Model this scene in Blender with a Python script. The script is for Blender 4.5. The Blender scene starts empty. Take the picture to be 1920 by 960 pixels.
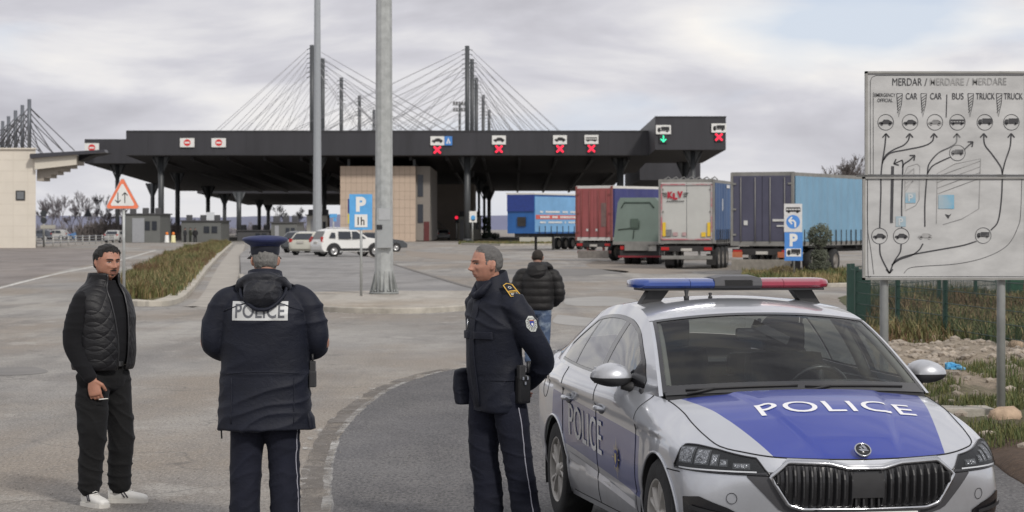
import bpy, bmesh, math, random
import numpy as np
from mathutils import Vector, Matrix, noise
from mathutils.bvhtree import BVHTree
from math import sin, cos, pi, radians, atan2, sqrt
random.seed(7); np.random.seed(7)
scn = bpy.context.scene
COL = scn.collection
# ---------------------------------------------------------------- camera
CAMH = 1.9; F = 4550.0; HOR = 425.0
cd = bpy.data.cameras.new('camera'); cam = bpy.data.objects.new('camera', cd); COL.objects.link(cam)
cam.location = (0, 0, CAMH); cam.rotation_euler = (pi/2, 0, 0)
cd.sensor_width = 36; cd.lens = F/1920*36; cd.shift_y = -(480-HOR)/1920
cd.clip_start = 0.5; cd.clip_end = 9000
cd.dof.use_dof = True; cd.dof.focus_distance = 14.6; cd.dof.aperture_fstop = 8.5
scn.camera = cam
# ---------------------------------------------------------------- world
SKYL1 = (3.3, 1.3, .35); SKYL2 = (6.1, 3.0, 1.6)
SUN_EL, SUN_AZ = 38, 152      # azimuth: compass-like from +Y clockwise (behind camera, to the right)
w = bpy.data.worlds.new('World'); scn.world = w; w.use_nodes = True
nt = w.node_tree; nt.nodes.clear()
def N(t, **k):
    n = nt.nodes.new(t)
    for a, b in k.items(): setattr(n, a, b)
    return n
L = nt.links.new
out = N('ShaderNodeOutputWorld'); bg = N('ShaderNodeBackground'); bg.inputs[1].default_value = 0.1
sky = N('ShaderNodeTexSky', sky_type='NISHITA'); sky.sun_disc = False
sky.sun_elevation = radians(SUN_EL); sky.sun_rotation = radians(SUN_AZ)
tc = N('ShaderNodeTexCoord'); mp = N('ShaderNodeMapping'); mp.inputs['Scale'].default_value = (6, 6, 24); mp.inputs['Location'].default_value = SKYL1
L(tc.outputs['Generated'], mp.inputs[0])
n1 = N('ShaderNodeTexNoise'); n1.inputs['Scale'].default_value = 1.0; n1.inputs['Detail'].default_value = 7; n1.inputs['Roughness'].default_value = .52; n1.inputs['Distortion'].default_value = .35
L(mp.outputs[0], n1.inputs['Vector'])
mp2 = N('ShaderNodeMapping'); mp2.inputs['Scale'].default_value = (4.5, 4.5, 15); mp2.inputs['Location'].default_value = SKYL2
L(tc.outputs['Generated'], mp2.inputs[0])
n2 = N('ShaderNodeTexNoise'); n2.inputs['Scale'].default_value = 1.0; n2.inputs['Detail'].default_value = 5; n2.inputs['Roughness'].default_value = .5
L(mp2.outputs[0], n2.inputs['Vector'])
# cloud brightness: dark mauve undersides to bright cream tops
ad = N('ShaderNodeMath', operation='MULTIPLY_ADD'); L(n1.outputs[0], ad.inputs[0]); ad.inputs[1].default_value = .72; 
m2 = N('ShaderNodeMath', operation='MULTIPLY'); L(n2.outputs[0], m2.inputs[0]); m2.inputs[1].default_value = .42; L(m2.outputs[0], ad.inputs[2])
cr = N('ShaderNodeValToRGB'); e = cr.color_ramp.elements
e[0].position = .43; e[0].color = (.45, .445, .485, 1); e[1].position = .68; e[1].color = (.90, .87, .83, 1)
x = cr.color_ramp.elements.new(.53); x.color = (.60, .595, .64, 1)
x = cr.color_ramp.elements.new(.59); x.color = (.74, .73, .745, 1)
L(ad.outputs[0], cr.inputs[0])
sc = N('ShaderNodeVectorMath', operation='SCALE'); L(cr.outputs[0], sc.inputs[0]); sc.inputs['Scale'].default_value = 10.8
# gaps of pale blue
gp = N('ShaderNodeMapRange'); L(n2.outputs[0], gp.inputs[0]); gp.inputs[1].default_value = .56; gp.inputs[2].default_value = .68; gp.inputs[3].default_value = 0; gp.inputs[4].default_value = .6
mx = N('ShaderNodeMix', data_type='RGBA'); L(gp.outputs[0], mx.inputs[0]); L(sc.outputs[0], mx.inputs[6]); bl = N('ShaderNodeMix', data_type='RGBA'); bl.inputs[0].default_value = .8; L(sky.outputs[0], bl.inputs[6]); bl.inputs[7].default_value = (4.6, 5.9, 8.2, 1); L(bl.outputs[2], mx.inputs[7])
sz = N('ShaderNodeSeparateXYZ'); L(tc.outputs['Generated'], sz.inputs[0])
hz = N('ShaderNodeMapRange'); L(sz.outputs[2], hz.inputs[0]); hz.inputs[1].default_value = 0; hz.inputs[2].default_value = .045; hz.inputs[3].default_value = .75; hz.inputs[4].default_value = 0
mh2 = N('ShaderNodeMix', data_type='RGBA'); L(hz.outputs[0], mh2.inputs[0]); L(mx.outputs[2], mh2.inputs[6]); mh2.inputs[7].default_value = (7.3, 7.3, 7.6, 1)
L(mh2.outputs[2], bg.inputs[0]); L(bg.outputs[0], out.inputs[0])
# ---------------------------------------------------------------- sun
sd = bpy.data.lights.new('sun', 'SUN'); sun = bpy.data.objects.new('sun', sd); COL.objects.link(sun)
sd.energy = 2.1; sd.angle = radians(6); sd.color = (1, .95, .88)
az = radians(SUN_AZ); el = radians(SUN_EL)
sdir = Vector((sin(az)*cos(el), cos(az)*cos(el), sin(el)))
sun.rotation_euler = sdir.to_track_quat('Z', 'Y').to_euler()
vs = scn.view_settings; vs.view_transform = 'Standard'; vs.look = 'None'; vs.exposure = 0; vs.gamma = 1; vs.use_curve_mapping = False
scn.render.engine = 'CYCLES'
scn.render.resolution_x = 1024; scn.render.resolution_y = 512

# ================================================================ helpers
def S(d): return F/d
def G(px, py):                       # ground point whose picture is there
    s = (py-HOR)/CAMH; return Vector(((px-960)/s, F/s, 0))
def W(px, py, d):
    return Vector(((px-960)*d/F, d, CAMH-(py-HOR)*d/F))
def srgb(r, g, b):
    f = lambda c: (c/255/12.92 if c/255 <= .04045 else ((c/255+.055)/1.055)**2.4)
    return (f(r), f(g), f(b))
MATS = {}
def pm(name, col, rough=.6, metal=0, var=.12, scale=6, bump=0, bscale=60, coat=0, spec=.5, emit=0, rvar=0, alpha=None, stretch=(1,1,1), col2=None, thr=(.45,.62), trans=0):
    if name in MATS: return MATS[name]
    m = bpy.data.materials.new(name); m.use_nodes = True; MATS[name] = m
    t = m.node_tree; b = t.nodes['Principled BSDF']; l = t.links.new
    b.inputs['Roughness'].default_value = rough; b.inputs['Metallic'].default_value = metal
    b.inputs['Coat Weight'].default_value = coat; b.inputs['Coat Roughness'].default_value = .05; b.inputs['Specular IOR Level'].default_value = spec
    b.inputs['Base Color'].default_value = (*col, 1)
    tcn = t.nodes.new('ShaderNodeTexCoord'); mpn = t.nodes.new('ShaderNodeMapping'); mpn.inputs['Scale'].default_value = stretch
    l(tcn.outputs['Object'], mpn.inputs[0])
    if var or col2:
        nn = t.nodes.new('ShaderNodeTexNoise'); nn.inputs['Scale'].default_value = scale; nn.inputs['Detail'].default_value = 6; nn.inputs['Roughness'].default_value = .6
        l(mpn.outputs[0], nn.inputs['Vector'])
        mr = t.nodes.new('ShaderNodeMapRange'); mr.inputs[1].default_value = thr[0] if col2 else .3; mr.inputs[2].default_value = thr[1] if col2 else .7
        l(nn.outputs[0], mr.inputs[0])
        mi = t.nodes.new('ShaderNodeMix'); mi.data_type = 'RGBA'
        c2 = col2 if col2 else tuple(min(1, c*(1+var)) for c in col); c1 = col if col2 else tuple(c*(1-var) for c in col)
        mi.inputs[6].default_value = (*c1, 1); mi.inputs[7].default_value = (*c2, 1)
        l(mr.outputs[0], mi.inputs[0]); l(mi.outputs[2], b.inputs['Base Color'])
        if rvar:
            r2 = t.nodes.new('ShaderNodeMapRange'); r2.inputs[1].default_value = .3; r2.inputs[2].default_value = .7
            r2.inputs[3].default_value = max(0, rough-rvar); r2.inputs[4].default_value = min(1, rough+rvar); l(nn.outputs[0], r2.inputs[0]); l(r2.outputs[0], b.inputs['Roughness'])
    if bump:
        bn = t.nodes.new('ShaderNodeTexNoise'); bn.inputs['Scale'].default_value = bscale; bn.inputs['Detail'].default_value = 5
        l(mpn.outputs[0], bn.inputs['Vector'])
        bb = t.nodes.new('ShaderNodeBump'); bb.inputs['Strength'].default_value = bump; bb.inputs['Distance'].default_value = .02
        l(bn.outputs[0], bb.inputs['Height']); l(bb.outputs[0], b.inputs['Normal'])
    if emit:
        b.inputs['Emission Color'].default_value = (*col, 1); b.inputs['Emission Strength'].default_value = emit
    if trans: b.inputs['Transmission Weight'].default_value = trans
    if alpha is not None: b.inputs['Alpha'].default_value = alpha
    return m

def mesh_obj(name, verts, faces, mat=None, parent=None, smooth=False):
    me = bpy.data.meshes.new(name); me.from_pydata([tuple(v) for v in verts], [], [tuple(f) for f in faces]); me.validate(); me.update()
    o = bpy.data.objects.new(name, me); COL.objects.link(o)
    if mat is not None:
        for mm in (mat if isinstance(mat, (list, tuple)) else [mat]): me.materials.append(mm)
    if smooth:
        me.shade_smooth()
    if parent is not None: o.parent = parent
    return o
def bobj(name, bm, mat=None, parent=None, smooth=False, fixn=True):
    if fixn: bmesh.ops.recalc_face_normals(bm, faces=bm.faces)
    me = bpy.data.meshes.new(name); bm.to_mesh(me); bm.free()
    o = bpy.data.objects.new(name, me); COL.objects.link(o)
    if mat is not None:
        for mm in (mat if isinstance(mat, (list, tuple)) else [mat]): me.materials.append(mm)
    if smooth: me.shade_smooth()
    if parent is not None: o.parent = parent
    return o
def autosmooth(o, ang=35):
    me = o.data; bm = bmesh.new(); bm.from_mesh(me)
    for f in bm.faces: f.smooth = True
    for e in bm.edges:
        if len(e.link_faces) == 2 and e.calc_face_angle(0) > radians(ang): e.smooth = False
    bm.to_mesh(me); bm.free(); return o
def tag(o, label=None, cat=None, group=None, kind=None):
    if label: o['label'] = label
    if cat: o['category'] = cat
    if group: o['group'] = group
    if kind: o['kind'] = kind
    return o
def thing(name, label, cat, loc=(0,0,0), rz=0, group=None):
    o = bpy.data.objects.new(name, None); COL.objects.link(o); o.empty_display_size = .2
    o.location = loc; o.rotation_euler = (0, 0, rz); tag(o, label, cat, group); return o
def copy_tree(o, parent=None):
    c = o.copy(); COL.objects.link(c); c.parent = parent
    for ch in list(o.children): copy_tree(ch, c)
    return c
def add_box(bm, c, s, rot=None, bevel=0, mi=0):
    r = bmesh.ops.create_cube(bm, size=1)
    vs_ = r['verts']; bmesh.ops.scale(bm, vec=s, verts=vs_)
    if bevel:
        ed = list({e for v in vs_ for e in v.link_edges})
        rr = bmesh.ops.bevel(bm, geom=ed, offset=bevel, segments=2, affect='EDGES', profile=.7)
        vs_ = list({v for f in rr['faces'] for v in f.verts} | {v for v in vs_ if v.is_valid})
    if rot is not None: bmesh.ops.rotate(bm, cent=(0,0,0), matrix=rot, verts=vs_)
    bmesh.ops.translate(bm, vec=c, verts=vs_)
    if mi:
        for f in {f for v in vs_ for f in v.link_faces}: f.material_index = mi
    return vs_
def boxo(name, c, s, mat, parent=None, bevel=0, rot=None):
    bm = bmesh.new(); add_box(bm, c, s, rot, bevel); return bobj(name, bm, mat, parent)
def add_tube(bm, pts, r, seg=10, caps=True, mi=0):
    pts = [Vector(p) for p in pts]; n = len(pts); rs = r if isinstance(r, (list, tuple)) else [r]*n
    rings = []; prev = None
    for i, p in enumerate(pts):
        t = (pts[min(i+1, n-1)]-pts[max(i-1, 0)]).normalized()
        a = prev if prev is not None else (Vector((0,0,1)) if abs(t.z) < .9 else Vector((1,0,0)))
        u = (a - t*a.dot(t)).normalized(); prev = u; v = t.cross(u)
        rings.append([bm.verts.new(p+(u*cos(2*pi*k/seg)+v*sin(2*pi*k/seg))*rs[i]) for k in range(seg)])
    for i in range(n-1):
        for k in range(seg):
            f = bm.faces.new((rings[i][k], rings[i][(k+1)%seg], rings[i+1][(k+1)%seg], rings[i+1][k])); f.smooth = True; f.material_index = mi
    if caps:
        for rg in (rings[0][::-1], rings[-1]):
            f = bm.faces.new(rg); f.material_index = mi
def tube(name, pts, r, mat, parent=None, seg=10):
    bm = bmesh.new(); add_tube(bm, pts, r, seg); return bobj(name, bm, mat, parent)
def add_lathe(bm, prof, seg=24, axis='Z', c=(0,0,0), mi=0, caps=True):
    c = Vector(c); rings = []
    for r, h in prof:
        ring = []
        for k in range(seg):
            a = 2*pi*k/seg
            p = {'Z': (r*cos(a), r*sin(a), h), 'Y': (r*cos(a), h, r*sin(a)), 'X': (h, r*cos(a), r*sin(a))}[axis]
            ring.append(bm.verts.new(c+Vector(p)))
        rings.append(ring)
    for i in range(len(prof)-1):
        for k in range(seg):
            f = bm.faces.new((rings[i][k], rings[i][(k+1)%seg], rings[i+1][(k+1)%seg], rings[i+1][k])); f.smooth = True; f.material_index = mi
    for rg in ((rings[0][::-1], rings[-1]) if caps else ()):
        if prof[0 if rg[0] in rings[0] else -1][0] > 1e-4:
            f = bm.faces.new(rg); f.material_index = mi
def add_prism(bm, poly, h0, h1, M=None, mi=0):       # poly in xy, extruded in z
    a = [bm.verts.new((x, y, h0)) for x, y in poly]; b = [bm.verts.new((x, y, h1)) for x, y in poly]
    n = len(poly); fs = [bm.faces.new(a[::-1]), bm.faces.new(b)]
    for i in range(n): fs.append(bm.faces.new((a[i], a[(i+1)%n], b[(i+1)%n], b[i])))
    for f in fs: f.material_index = mi
    if M is not None: bmesh.ops.transform(bm, matrix=M, verts=a+b)
    return a+b
def catmull(pts, n=12):
    P = [np.array(p, float) for p in pts]; P = [2*P[0]-P[1]]+P+[2*P[-1]-P[-2]]; o = []
    for i in range(1, len(P)-2):
        for k in range(n):
            t = k/n; o.append(.5*((2*P[i])+(-P[i-1]+P[i+1])*t+(2*P[i-1]-5*P[i]+4*P[i+1]-P[i+2])*t*t+(-P[i-1]+3*P[i]-3*P[i+1]+P[i+2])*t**3))
    o.append(P[-2]); return o
def ribbon(bm, pts, wid, f3, closed=False, mi=0):    # pts 2D; f3(x,y)->Vector
    P = [np.array(p[:2], float) for p in pts]; n = len(P); Lr = []
    for i in range(n):
        a = P[(i-1)%n] if closed else P[max(i-1, 0)]; b = P[(i+1)%n] if closed else P[min(i+1, n-1)]
        t = b-a; t = t/(np.linalg.norm(t)+1e-9); nn = np.array([-t[1], t[0]])
        w_ = wid[i] if isinstance(wid, (list, tuple)) else wid
        Lr.append((bm.verts.new(f3(*(P[i]+nn*w_/2))), bm.verts.new(f3(*(P[i]-nn*w_/2)))))
    for i in range(n if closed else n-1):
        a, b = Lr[i], Lr[(i+1)%n]; f = bm.faces.new((a[0], a[1], b[1], b[0])); f.material_index = mi
def text_verts(s, width=None, height=None, bold=0.0, font_space=1.0):
    cu = bpy.data.curves.new('t', 'FONT'); cu.body = s; cu.size = 1; cu.offset = bold; cu.resolution_u = 4; cu.space_character = font_space
    o = bpy.data.objects.new('t', cu); COL.objects.link(o); dg = bpy.context.evaluated_depsgraph_get(); dg.update()
    me = bpy.data.meshes.new_from_object(o.evaluated_get(dg)); bpy.data.objects.remove(o)
    V = np.array([v.co[:] for v in me.vertices])[:, :2]; Fc = [tuple(p.vertices) for p in me.polygons]; bpy.data.meshes.remove(me)
    mn = V.min(0); mxx = V.max(0); sz = mxx-mn; V = V-(mn+mxx)/2
    sx = width/sz[0] if width else (height/sz[1]); sy = height/sz[1] if height else (width/sz[0])
    return V*np.array([sx, sy]), Fc
def text_obj(name, s, f3, mat, parent, width=None, height=None, bold=0, grid=0, sp=1.0):
    V, Fc = text_verts(s, width, height, bold, sp)
    bm = bmesh.new(); vv = [bm.verts.new((a, b, 0)) for a, b in V]
    for f in Fc:
        try: bm.faces.new([vv[i] for i in f])
        except ValueError: pass
    if grid:
        for ax in (0, 1):
            lo, hi = V[:, ax].min(), V[:, ax].max(); k = lo+grid
            while k < hi:
                co = [0, 0, 0]; co[ax] = k; no = [0, 0, 0]; no[ax] = 1
                bmesh.ops.bisect_plane(bm, geom=bm.verts[:]+bm.edges[:]+bm.faces[:], plane_co=co, plane_no=no); k += grid
    for v in bm.verts: v.co = f3(v.co.x, v.co.y)
    return bobj(name, bm, mat, parent, fixn=False)
def plane_f3(o, xd, yd, off=(0,0,0)):
    o = Vector(o)+Vector(off); xd = Vector(xd); yd = Vector(yd)
    return lambda a, b: o+xd*a+yd*b

def worn_alpha(name, col, lo=.48, hi=.56, scale=3, stretch=(1,1,1)):
    if name in MATS: return MATS[name]
    m = pm(name, col, .85, var=.1, scale=9); t = m.node_tree; b = t.nodes['Principled BSDF']; l = t.links.new
    tcn = t.nodes.new('ShaderNodeTexCoord'); mpn = t.nodes.new('ShaderNodeMapping'); mpn.inputs['Scale'].default_value = stretch; l(tcn.outputs['Object'], mpn.inputs[0])
    n = t.nodes.new('ShaderNodeTexNoise'); n.inputs['Scale'].default_value = scale; n.inputs['Detail'].default_value = 9; n.inputs['Roughness'].default_value = .72; l(mpn.outputs[0], n.inputs['Vector'])
    r = t.nodes.new('ShaderNodeMapRange'); r.inputs[1].default_value = lo; r.inputs[2].default_value = hi; l(n.outputs[0], r.inputs[0]); l(r.outputs[0], b.inputs['Alpha']); return m
# ================================================================ ground
def ground_mat(name, base, dark, light, tint=None, speck=.5, big=.05, gloss=.75, patches=None, cracks=True):
    m = bpy.data.materials.new(name); m.use_nodes = True; t = m.node_tree; b = t.nodes['Principled BSDF']; l = t.links.new
    tcn = t.nodes.new('ShaderNodeTexCoord')
    def nz(scale, det, rough, sx=1, sy=1, loc=0):
        mpn = t.nodes.new('ShaderNodeMapping'); mpn.inputs['Scale'].default_value = (sx, sy, 1); mpn.inputs['Location'].default_value = (loc, loc*1.7, 0)
        l(tcn.outputs['Object'], mpn.inputs[0]); n = t.nodes.new('ShaderNodeTexNoise'); n.inputs['Scale'].default_value = scale; n.inputs['Detail'].default_value = det; n.inputs['Roughness'].default_value = rough
        l(mpn.outputs[0], n.inputs['Vector']); return n.outputs[0]
    def rng(x, a, bb, c, d):
        r = t.nodes.new('ShaderNodeMapRange'); r.inputs[1].default_value = a; r.inputs[2].default_value = bb; r.inputs[3].default_value = c; r.inputs[4].default_value = d; l(x, r.inputs[0]); return r.outputs[0]
    def mix(f, a, bb):
        mi = t.nodes.new('ShaderNodeMix'); mi.data_type = 'RGBA'
        for sck, v in ((0, f), (6, a), (7, bb)):
            if isinstance(v, tuple): mi.inputs[sck].default_value = (*v, 1)
            elif isinstance(v, float): mi.inputs[sck].default_value = v
            else: l(v, mi.inputs[sck])
        return mi.outputs[2]
    c = mix(rng(nz(big*2.2, 6, .62, 1, .55), .42, .56, 0, 1), base, light)
    c = mix(rng(nz(.55, 6, .65, 1.0, .28, 9), .49, .64, 0, .85), c, dark)
    if tint: c = mix(rng(nz(.16, 5, .6, 1, .35, 23), .44, .58, 0, .85), c, tint)
    c = mix(rng(nz(2.6, 5, .7, 1, .6, 3), .45, .7, 0, .35), c, dark)
    c = mix(rng(nz(1.1, 5, .6, 1, .035, 31), .53, .66, 0, .5), c, dark)      # tyre tracks
    c = mix(rng(nz(.9, 6, .7, 1, .5, 41), .57, .66, 0, .55), c, tuple(min(1, x*1.12) for x in light))
    c = mix(rng(nz(3.1, 4, .6, 1, .7, 51), .66, .72, 0, .55), c, tuple(x*.55 for x in dark))     # oil spots
    grit_ = nz(42, 3, .8, 1, .30, 61); c = mix(rng(grit_, .50, .62, 0, min(1, speck*1.3)), c, tuple(x*.42 for x in dark)); c = mix(rng(grit_, .34, .44, min(1, speck*1.2), 0), c, tuple(min(1, x*1.35) for x in light))
    fine = nz(85, 3, .7)
    c = mix(rng(fine, .50, .72, 0, speck), c, tuple(x*.35 for x in dark))
    c = mix(rng(nz(130, 2, .6, 1, 1, 5), .60, .74, 0, speck*.8), c, tuple(min(1, x*1.9) for x in light))
    if cracks:
        vo = t.nodes.new('ShaderNodeTexVoronoi'); vo.feature = 'DISTANCE_TO_EDGE'; vo.inputs['Scale'].default_value = .16
        ds = t.nodes.new('ShaderNodeVectorMath'); ds.operation = 'ADD'; nc = t.nodes.new('ShaderNodeTexNoise'); nc.inputs['Scale'].default_value = .8; nc.inputs['Detail'].default_value = 6
        l(tcn.outputs['Object'], nc.inputs['Vector']); s2 = t.nodes.new('ShaderNodeVectorMath'); s2.operation = 'SCALE'; s2.inputs['Scale'].default_value = 2.2
        l(nc.outputs['Color'], s2.inputs[0]); l(tcn.outputs['Object'], ds.inputs[0]); l(s2.outputs[0], ds.inputs[1]); l(ds.outputs[0], vo.inputs['Vector'])
        c = mix(rng(vo.outputs[0], .0, .006, .55, 0), c, tuple(x*.4 for x in dark))
    l(c, b.inputs['Base Color']); b.inputs['Roughness'].default_value = gloss
    l(rng(nz(.3, 4, .6, 1, .4, 14), .35, .65, gloss-.18, gloss+.1), b.inputs['Roughness'])
    bp = t.nodes.new('ShaderNodeBump'); bp.inputs['Strength'].default_value = .55; bp.inputs['Distance'].default_value = .008; l(fine, bp.inputs['Height']); l(bp.outputs[0], b.inputs['Normal'])
    return m
M_GROUND = ground_mat('worn_asphalt', (.245,.232,.215), (.150,.141,.134), (.37,.352,.32), tint=(.255,.212,.165), speck=.40)
M_DARK = ground_mat('new_asphalt_mat', (.098,.094,.096), (.060,.058,.060), (.135,.129,.126), speck=.75, big=.3, gloss=.7, cracks=False)
M_LOT = ground_mat('parking_asphalt', (.22,.213,.208), (.16,.155,.15), (.28,.27,.26), speck=.2)
M_PAVE = ground_mat('island_concrete', (.36,.33,.285), (.24,.215,.18), (.45,.42,.37), tint=(.33,.27,.20), speck=.3)
M_KERB = pm('kerb_stone', (.36,.335,.29), .85, var=.3, scale=2.5, bump=.4, bscale=30)
M_DUST = ground_mat('dusty_apron', (.19,.165,.15), (.14,.12,.11), (.25,.22,.20), speck=.3)
def sheet(name, pts, z, mat):
    from mathutils.geometry import tessellate_polygon
    bm = bmesh.new(); vv = [bm.verts.new((p[0], p[1], z)) for p in pts]
    for tri in tessellate_polygon([[Vector((p[0], p[1], 0)) for p in pts]]):
        try: f = bm.faces.new([vv[i] for i in tri])
        except ValueError: continue
        f.normal_update()
        if f.normal.z < 0: f.normal_flip()
    o = bobj(name, bm, mat, fixn=False); tag(o, kind='structure'); return o
gr = mesh_obj('ground', [(-3000,-30,0),(3000,-30,0),(3000,5000,0),(-3000,5000,0)], [(0,1,2,3)], M_GROUND); tag(gr, kind='structure')
# darker fresh asphalt round the police car
edge_px = [(600,1010),(618,960),(619,900),(624,860),(643,810),(684,765),(742,726),(812,702),(872,690),(955,675),(1062,652)]
edge = [G(*p) for p in edge_px]
edge_s = [Vector((a[0], a[1], 0)) for a in catmull([(p.x, p.y) for p in edge], 24)]
back = [G(1300,632), G(1560,622), G(1625,640)]
rt = [Vector((4.2,22,0)), Vector((3.75,17,0)), Vector((3.5,12,0)), Vector((3.4,4,0)), Vector((-1.6,4,0)), Vector((-1.2,10.5,0))]
rng_ = random.Random(3)
edge_j = [p+Vector((rng_.uniform(-.012,.012), rng_.uniform(-.03,.03), 0)) for p in edge_s]
sheet('new_asphalt', [(p.x,p.y) for p in edge_j+back+rt], .004, M_DARK)
# worn painted / concrete-dust band on the joint
mw = pm('worn_joint_paint', (.47,.455,.43), .8, var=0, scale=3.0, col2=(.225,.213,.2), thr=(.42,.50), stretch=(1,.5,1))
def ground_ribbon(name, pts, wd, z, mat, jit=0):
    bm = bmesh.new(); r = random.Random(1)
    w_ = [wd*(1+jit*1.6*noise.noise(Vector((p[1]*2.1, p[0]*2.1, 0)))) for p in pts]
    ribbon(bm, [(p[0], p[1]) for p in pts], w_, lambda x, y: Vector((x, y, z)))
    bmesh.ops.recalc_face_normals(bm, faces=bm.faces)
    if sum(f.normal.z for f in bm.faces) < 0: bmesh.ops.reverse_faces(bm, faces=bm.faces)
    o = bobj(name, bm, mat, fixn=False); tag(o, kind='structure'); return o
band_a = [p+Vector((-.11, .0, 0)) for p in edge_s[:190]]
ground_ribbon('joint_band', band_a, .20, .005, worn_alpha('joint_dust_dark', (.16,.145,.13), .36, .58, 1.6, (1,.6,1)), .2)
ground_ribbon('joint_paint', [p+Vector((-.02, .03, 0)) for p in edge_s[20:240]], .07, .0062, worn_alpha('seam_paint', (.44,.43,.41), .42, .66, 3.0, (1,.45,1)), .3)
ground_ribbon('joint_paint', [p+Vector((-.24, .08, 0)) for p in edge_s[6:170]], .11, .0058, worn_alpha('seam_paint_old', (.44,.425,.40), .54, .66, 4.0, (1,.45,1)), .3)
# drain / oil stain near the joint
# white lane line on the left road
line_px = [(-60,556),(0,540),(100,515),(178,499),(236,485),(292,469)]
wl = worn_alpha('worn_white_paint', (.60,.59,.56), .34, .48, 1.4)
ln = [Vector((a[0],a[1],0)) for a in catmull([(G(*p).x, G(*p).y) for p in line_px], 8)]
ground_ribbon('road_marking', ln, .17, .004, wl, .1)
# dusty apron left of that line
ap = [G(-200,545), G(0,536), G(95,512), G(175,494), G(205,481), G(190,468), G(60,463), G(-200,463)]
sheet('dusty_apron', [(p.x,p.y) for p in ap], .003, M_DUST)
# kerb runner
def kerb(name, pts, wd=.16, h=.12, mat=M_KERB):
    bm = bmesh.new(); P = [np.array(p[:2], float) for p in pts]; n = len(P); rows = []
    for i in range(n):
        t = P[min(i+1,n-1)]-P[max(i-1,0)]; t /= np.linalg.norm(t); nn = np.array([-t[1], t[0]])
        a = P[i]+nn*wd/2; b = P[i]-nn*wd/2; ai = P[i]+nn*(wd/2-.02); bi = P[i]-nn*(wd/2-.02)
        rows.append([bm.verts.new((*a, -.02)), bm.verts.new((*a, h-.02)), bm.verts.new((*ai, h)), bm.verts.new((*bi, h)), bm.verts.new((*b, h-.02)), bm.verts.new((*b, -.02))])
    for i in range(n-1):
        for k in range(5): bm.faces.new((rows[i][k], rows[i][k+1], rows[i+1][k+1], rows[i+1][k]))
    bm.faces.new(rows[0]); bm.faces.new(rows[-1][::-1])
    o = bobj(name, bm, mat); tag(o, kind='structure'); return o
# parking platform with mast (raised)
fr = [(452,520),(470,552),(520,572),(570,581),(640,586),(720,588),(800,587),(870,582),(925,573),(948,563),(930,556)]
dg_ = [(877,545),(810,524),(740,501),(700,487),(640,471),(600,463)]
plat = [G(*p) for p in fr+dg_+[(470,463),(450,480)]]
cf = catmull([(p.x,p.y) for p in plat[:len(fr)]], 5); cdg = catmull([(p.x,p.y) for p in plat[len(fr)-1:len(fr)+len(dg_)]], 4)
outline = [tuple(a) for a in cf]+[tuple(a) for a in cdg[1:]]+[(p.x,p.y) for p in plat[len(fr)+len(dg_):]]
sheet('parking_platform', outline, .11, M_LOT)
pv = [tuple(a) for a in cf[4:]]+[(G(870,553).x, G(870,553).y), (G(700,553).x, G(700,553).y), (G(560,556).x, G(560,556).y), (G(480,545).x, G(480,545).y)]
sheet('island_paving', pv, .114, M_PAVE)
kerb('kerb', cf, .2, .13); kerb('kerb', cdg, .16, .135, pm('kerb_shaded', (.15,.14,.13), .9, var=.3, bump=.3))  # diagonal kerb: shade of its face painted in as a darker stone colour
ground_ribbon('gutter_line', [(a[0]+.0, a[1]-.35) for a in cf[6:]], .06, .004, wl, .3)
# left planted island
li_r = [(243,572),(275,574),(312,571),(345,550),(388,500),(415,474),(433,458)]
li_l = [(424,455),(372,463),(318,480),(262,508),(232,540),(232,565)]
lr = catmull([(G(*p).x, G(*p).y) for p in li_r], 6); ll = catmull([(G(*p).x, G(*p).y) for p in li_l], 5)
M_SOIL = pm('island_soil', (.12,.095,.062), .95, var=.35, scale=1.2, bump=.6, bscale=8, col2=(.16,.15,.07))
sheet('planted_island', [tuple(a) for a in lr+ll], .10, M_SOIL)
kerb('kerb', lr, .42, .14, pm('wide_kerb', (.42,.39,.335), .9, var=.25, scale=1.1, bump=.3)); kerb('kerb', ll, .2, .12)
inner = [(a[0]+1.1, a[1]-.5) for a in lr[8:]]
ground_ribbon('gutter_strip', inner, 1.0, .004, pm('gutter_concrete', (.34,.315,.28), .9, var=.2, scale=.8))
# patches on roads and truck park: repair patches and stains
def patch(pxs, mat, name='asphalt_patch'):
    P = [G(*p) for p in pxs]; c = sum(P, Vector())/len(P)
    pts = catmull([(p.x,p.y) for p in P+[P[0]]], 6)[:-1]
    return sheet(name, [tuple(a) for a in pts], .0035, mat)
mp_l = pm('pale_patch', (.31,.302,.288), .85, var=.12, scale=.5); mp_d = pm('dark_patch', (.17,.163,.155), .85, var=.2, scale=.6); mp_b = pm('brown_patch', (.245,.21,.175), .88, var=.15, scale=.4)
patch([(1060,560),(1130,556),(1190,562),(1180,572),(1100,574),(1060,570)], mp_l)
patch([(1045,590),(1130,600),(1120,612),(1040,606)], mp_l)
patch([(920,512),(1060,518),(1180,510),(1100,504),(960,505)], mp_d)
patch([(900,530),(980,536),(1010,548),(900,545)], mp_l)
patch([(706,727),(745,724),(760,729),(735,733),(712,732)], mp_d)
patch([(1120,488),(1230,500),(1300,512),(1180,512),(1100,498)], mp_b)
patch([(760,470),(870,478),(960,486),(860,488),(770,480)], mp_b)
patch([(0,690),(60,688),(90,698),(30,704),(-30,702)], mp_d)
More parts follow.
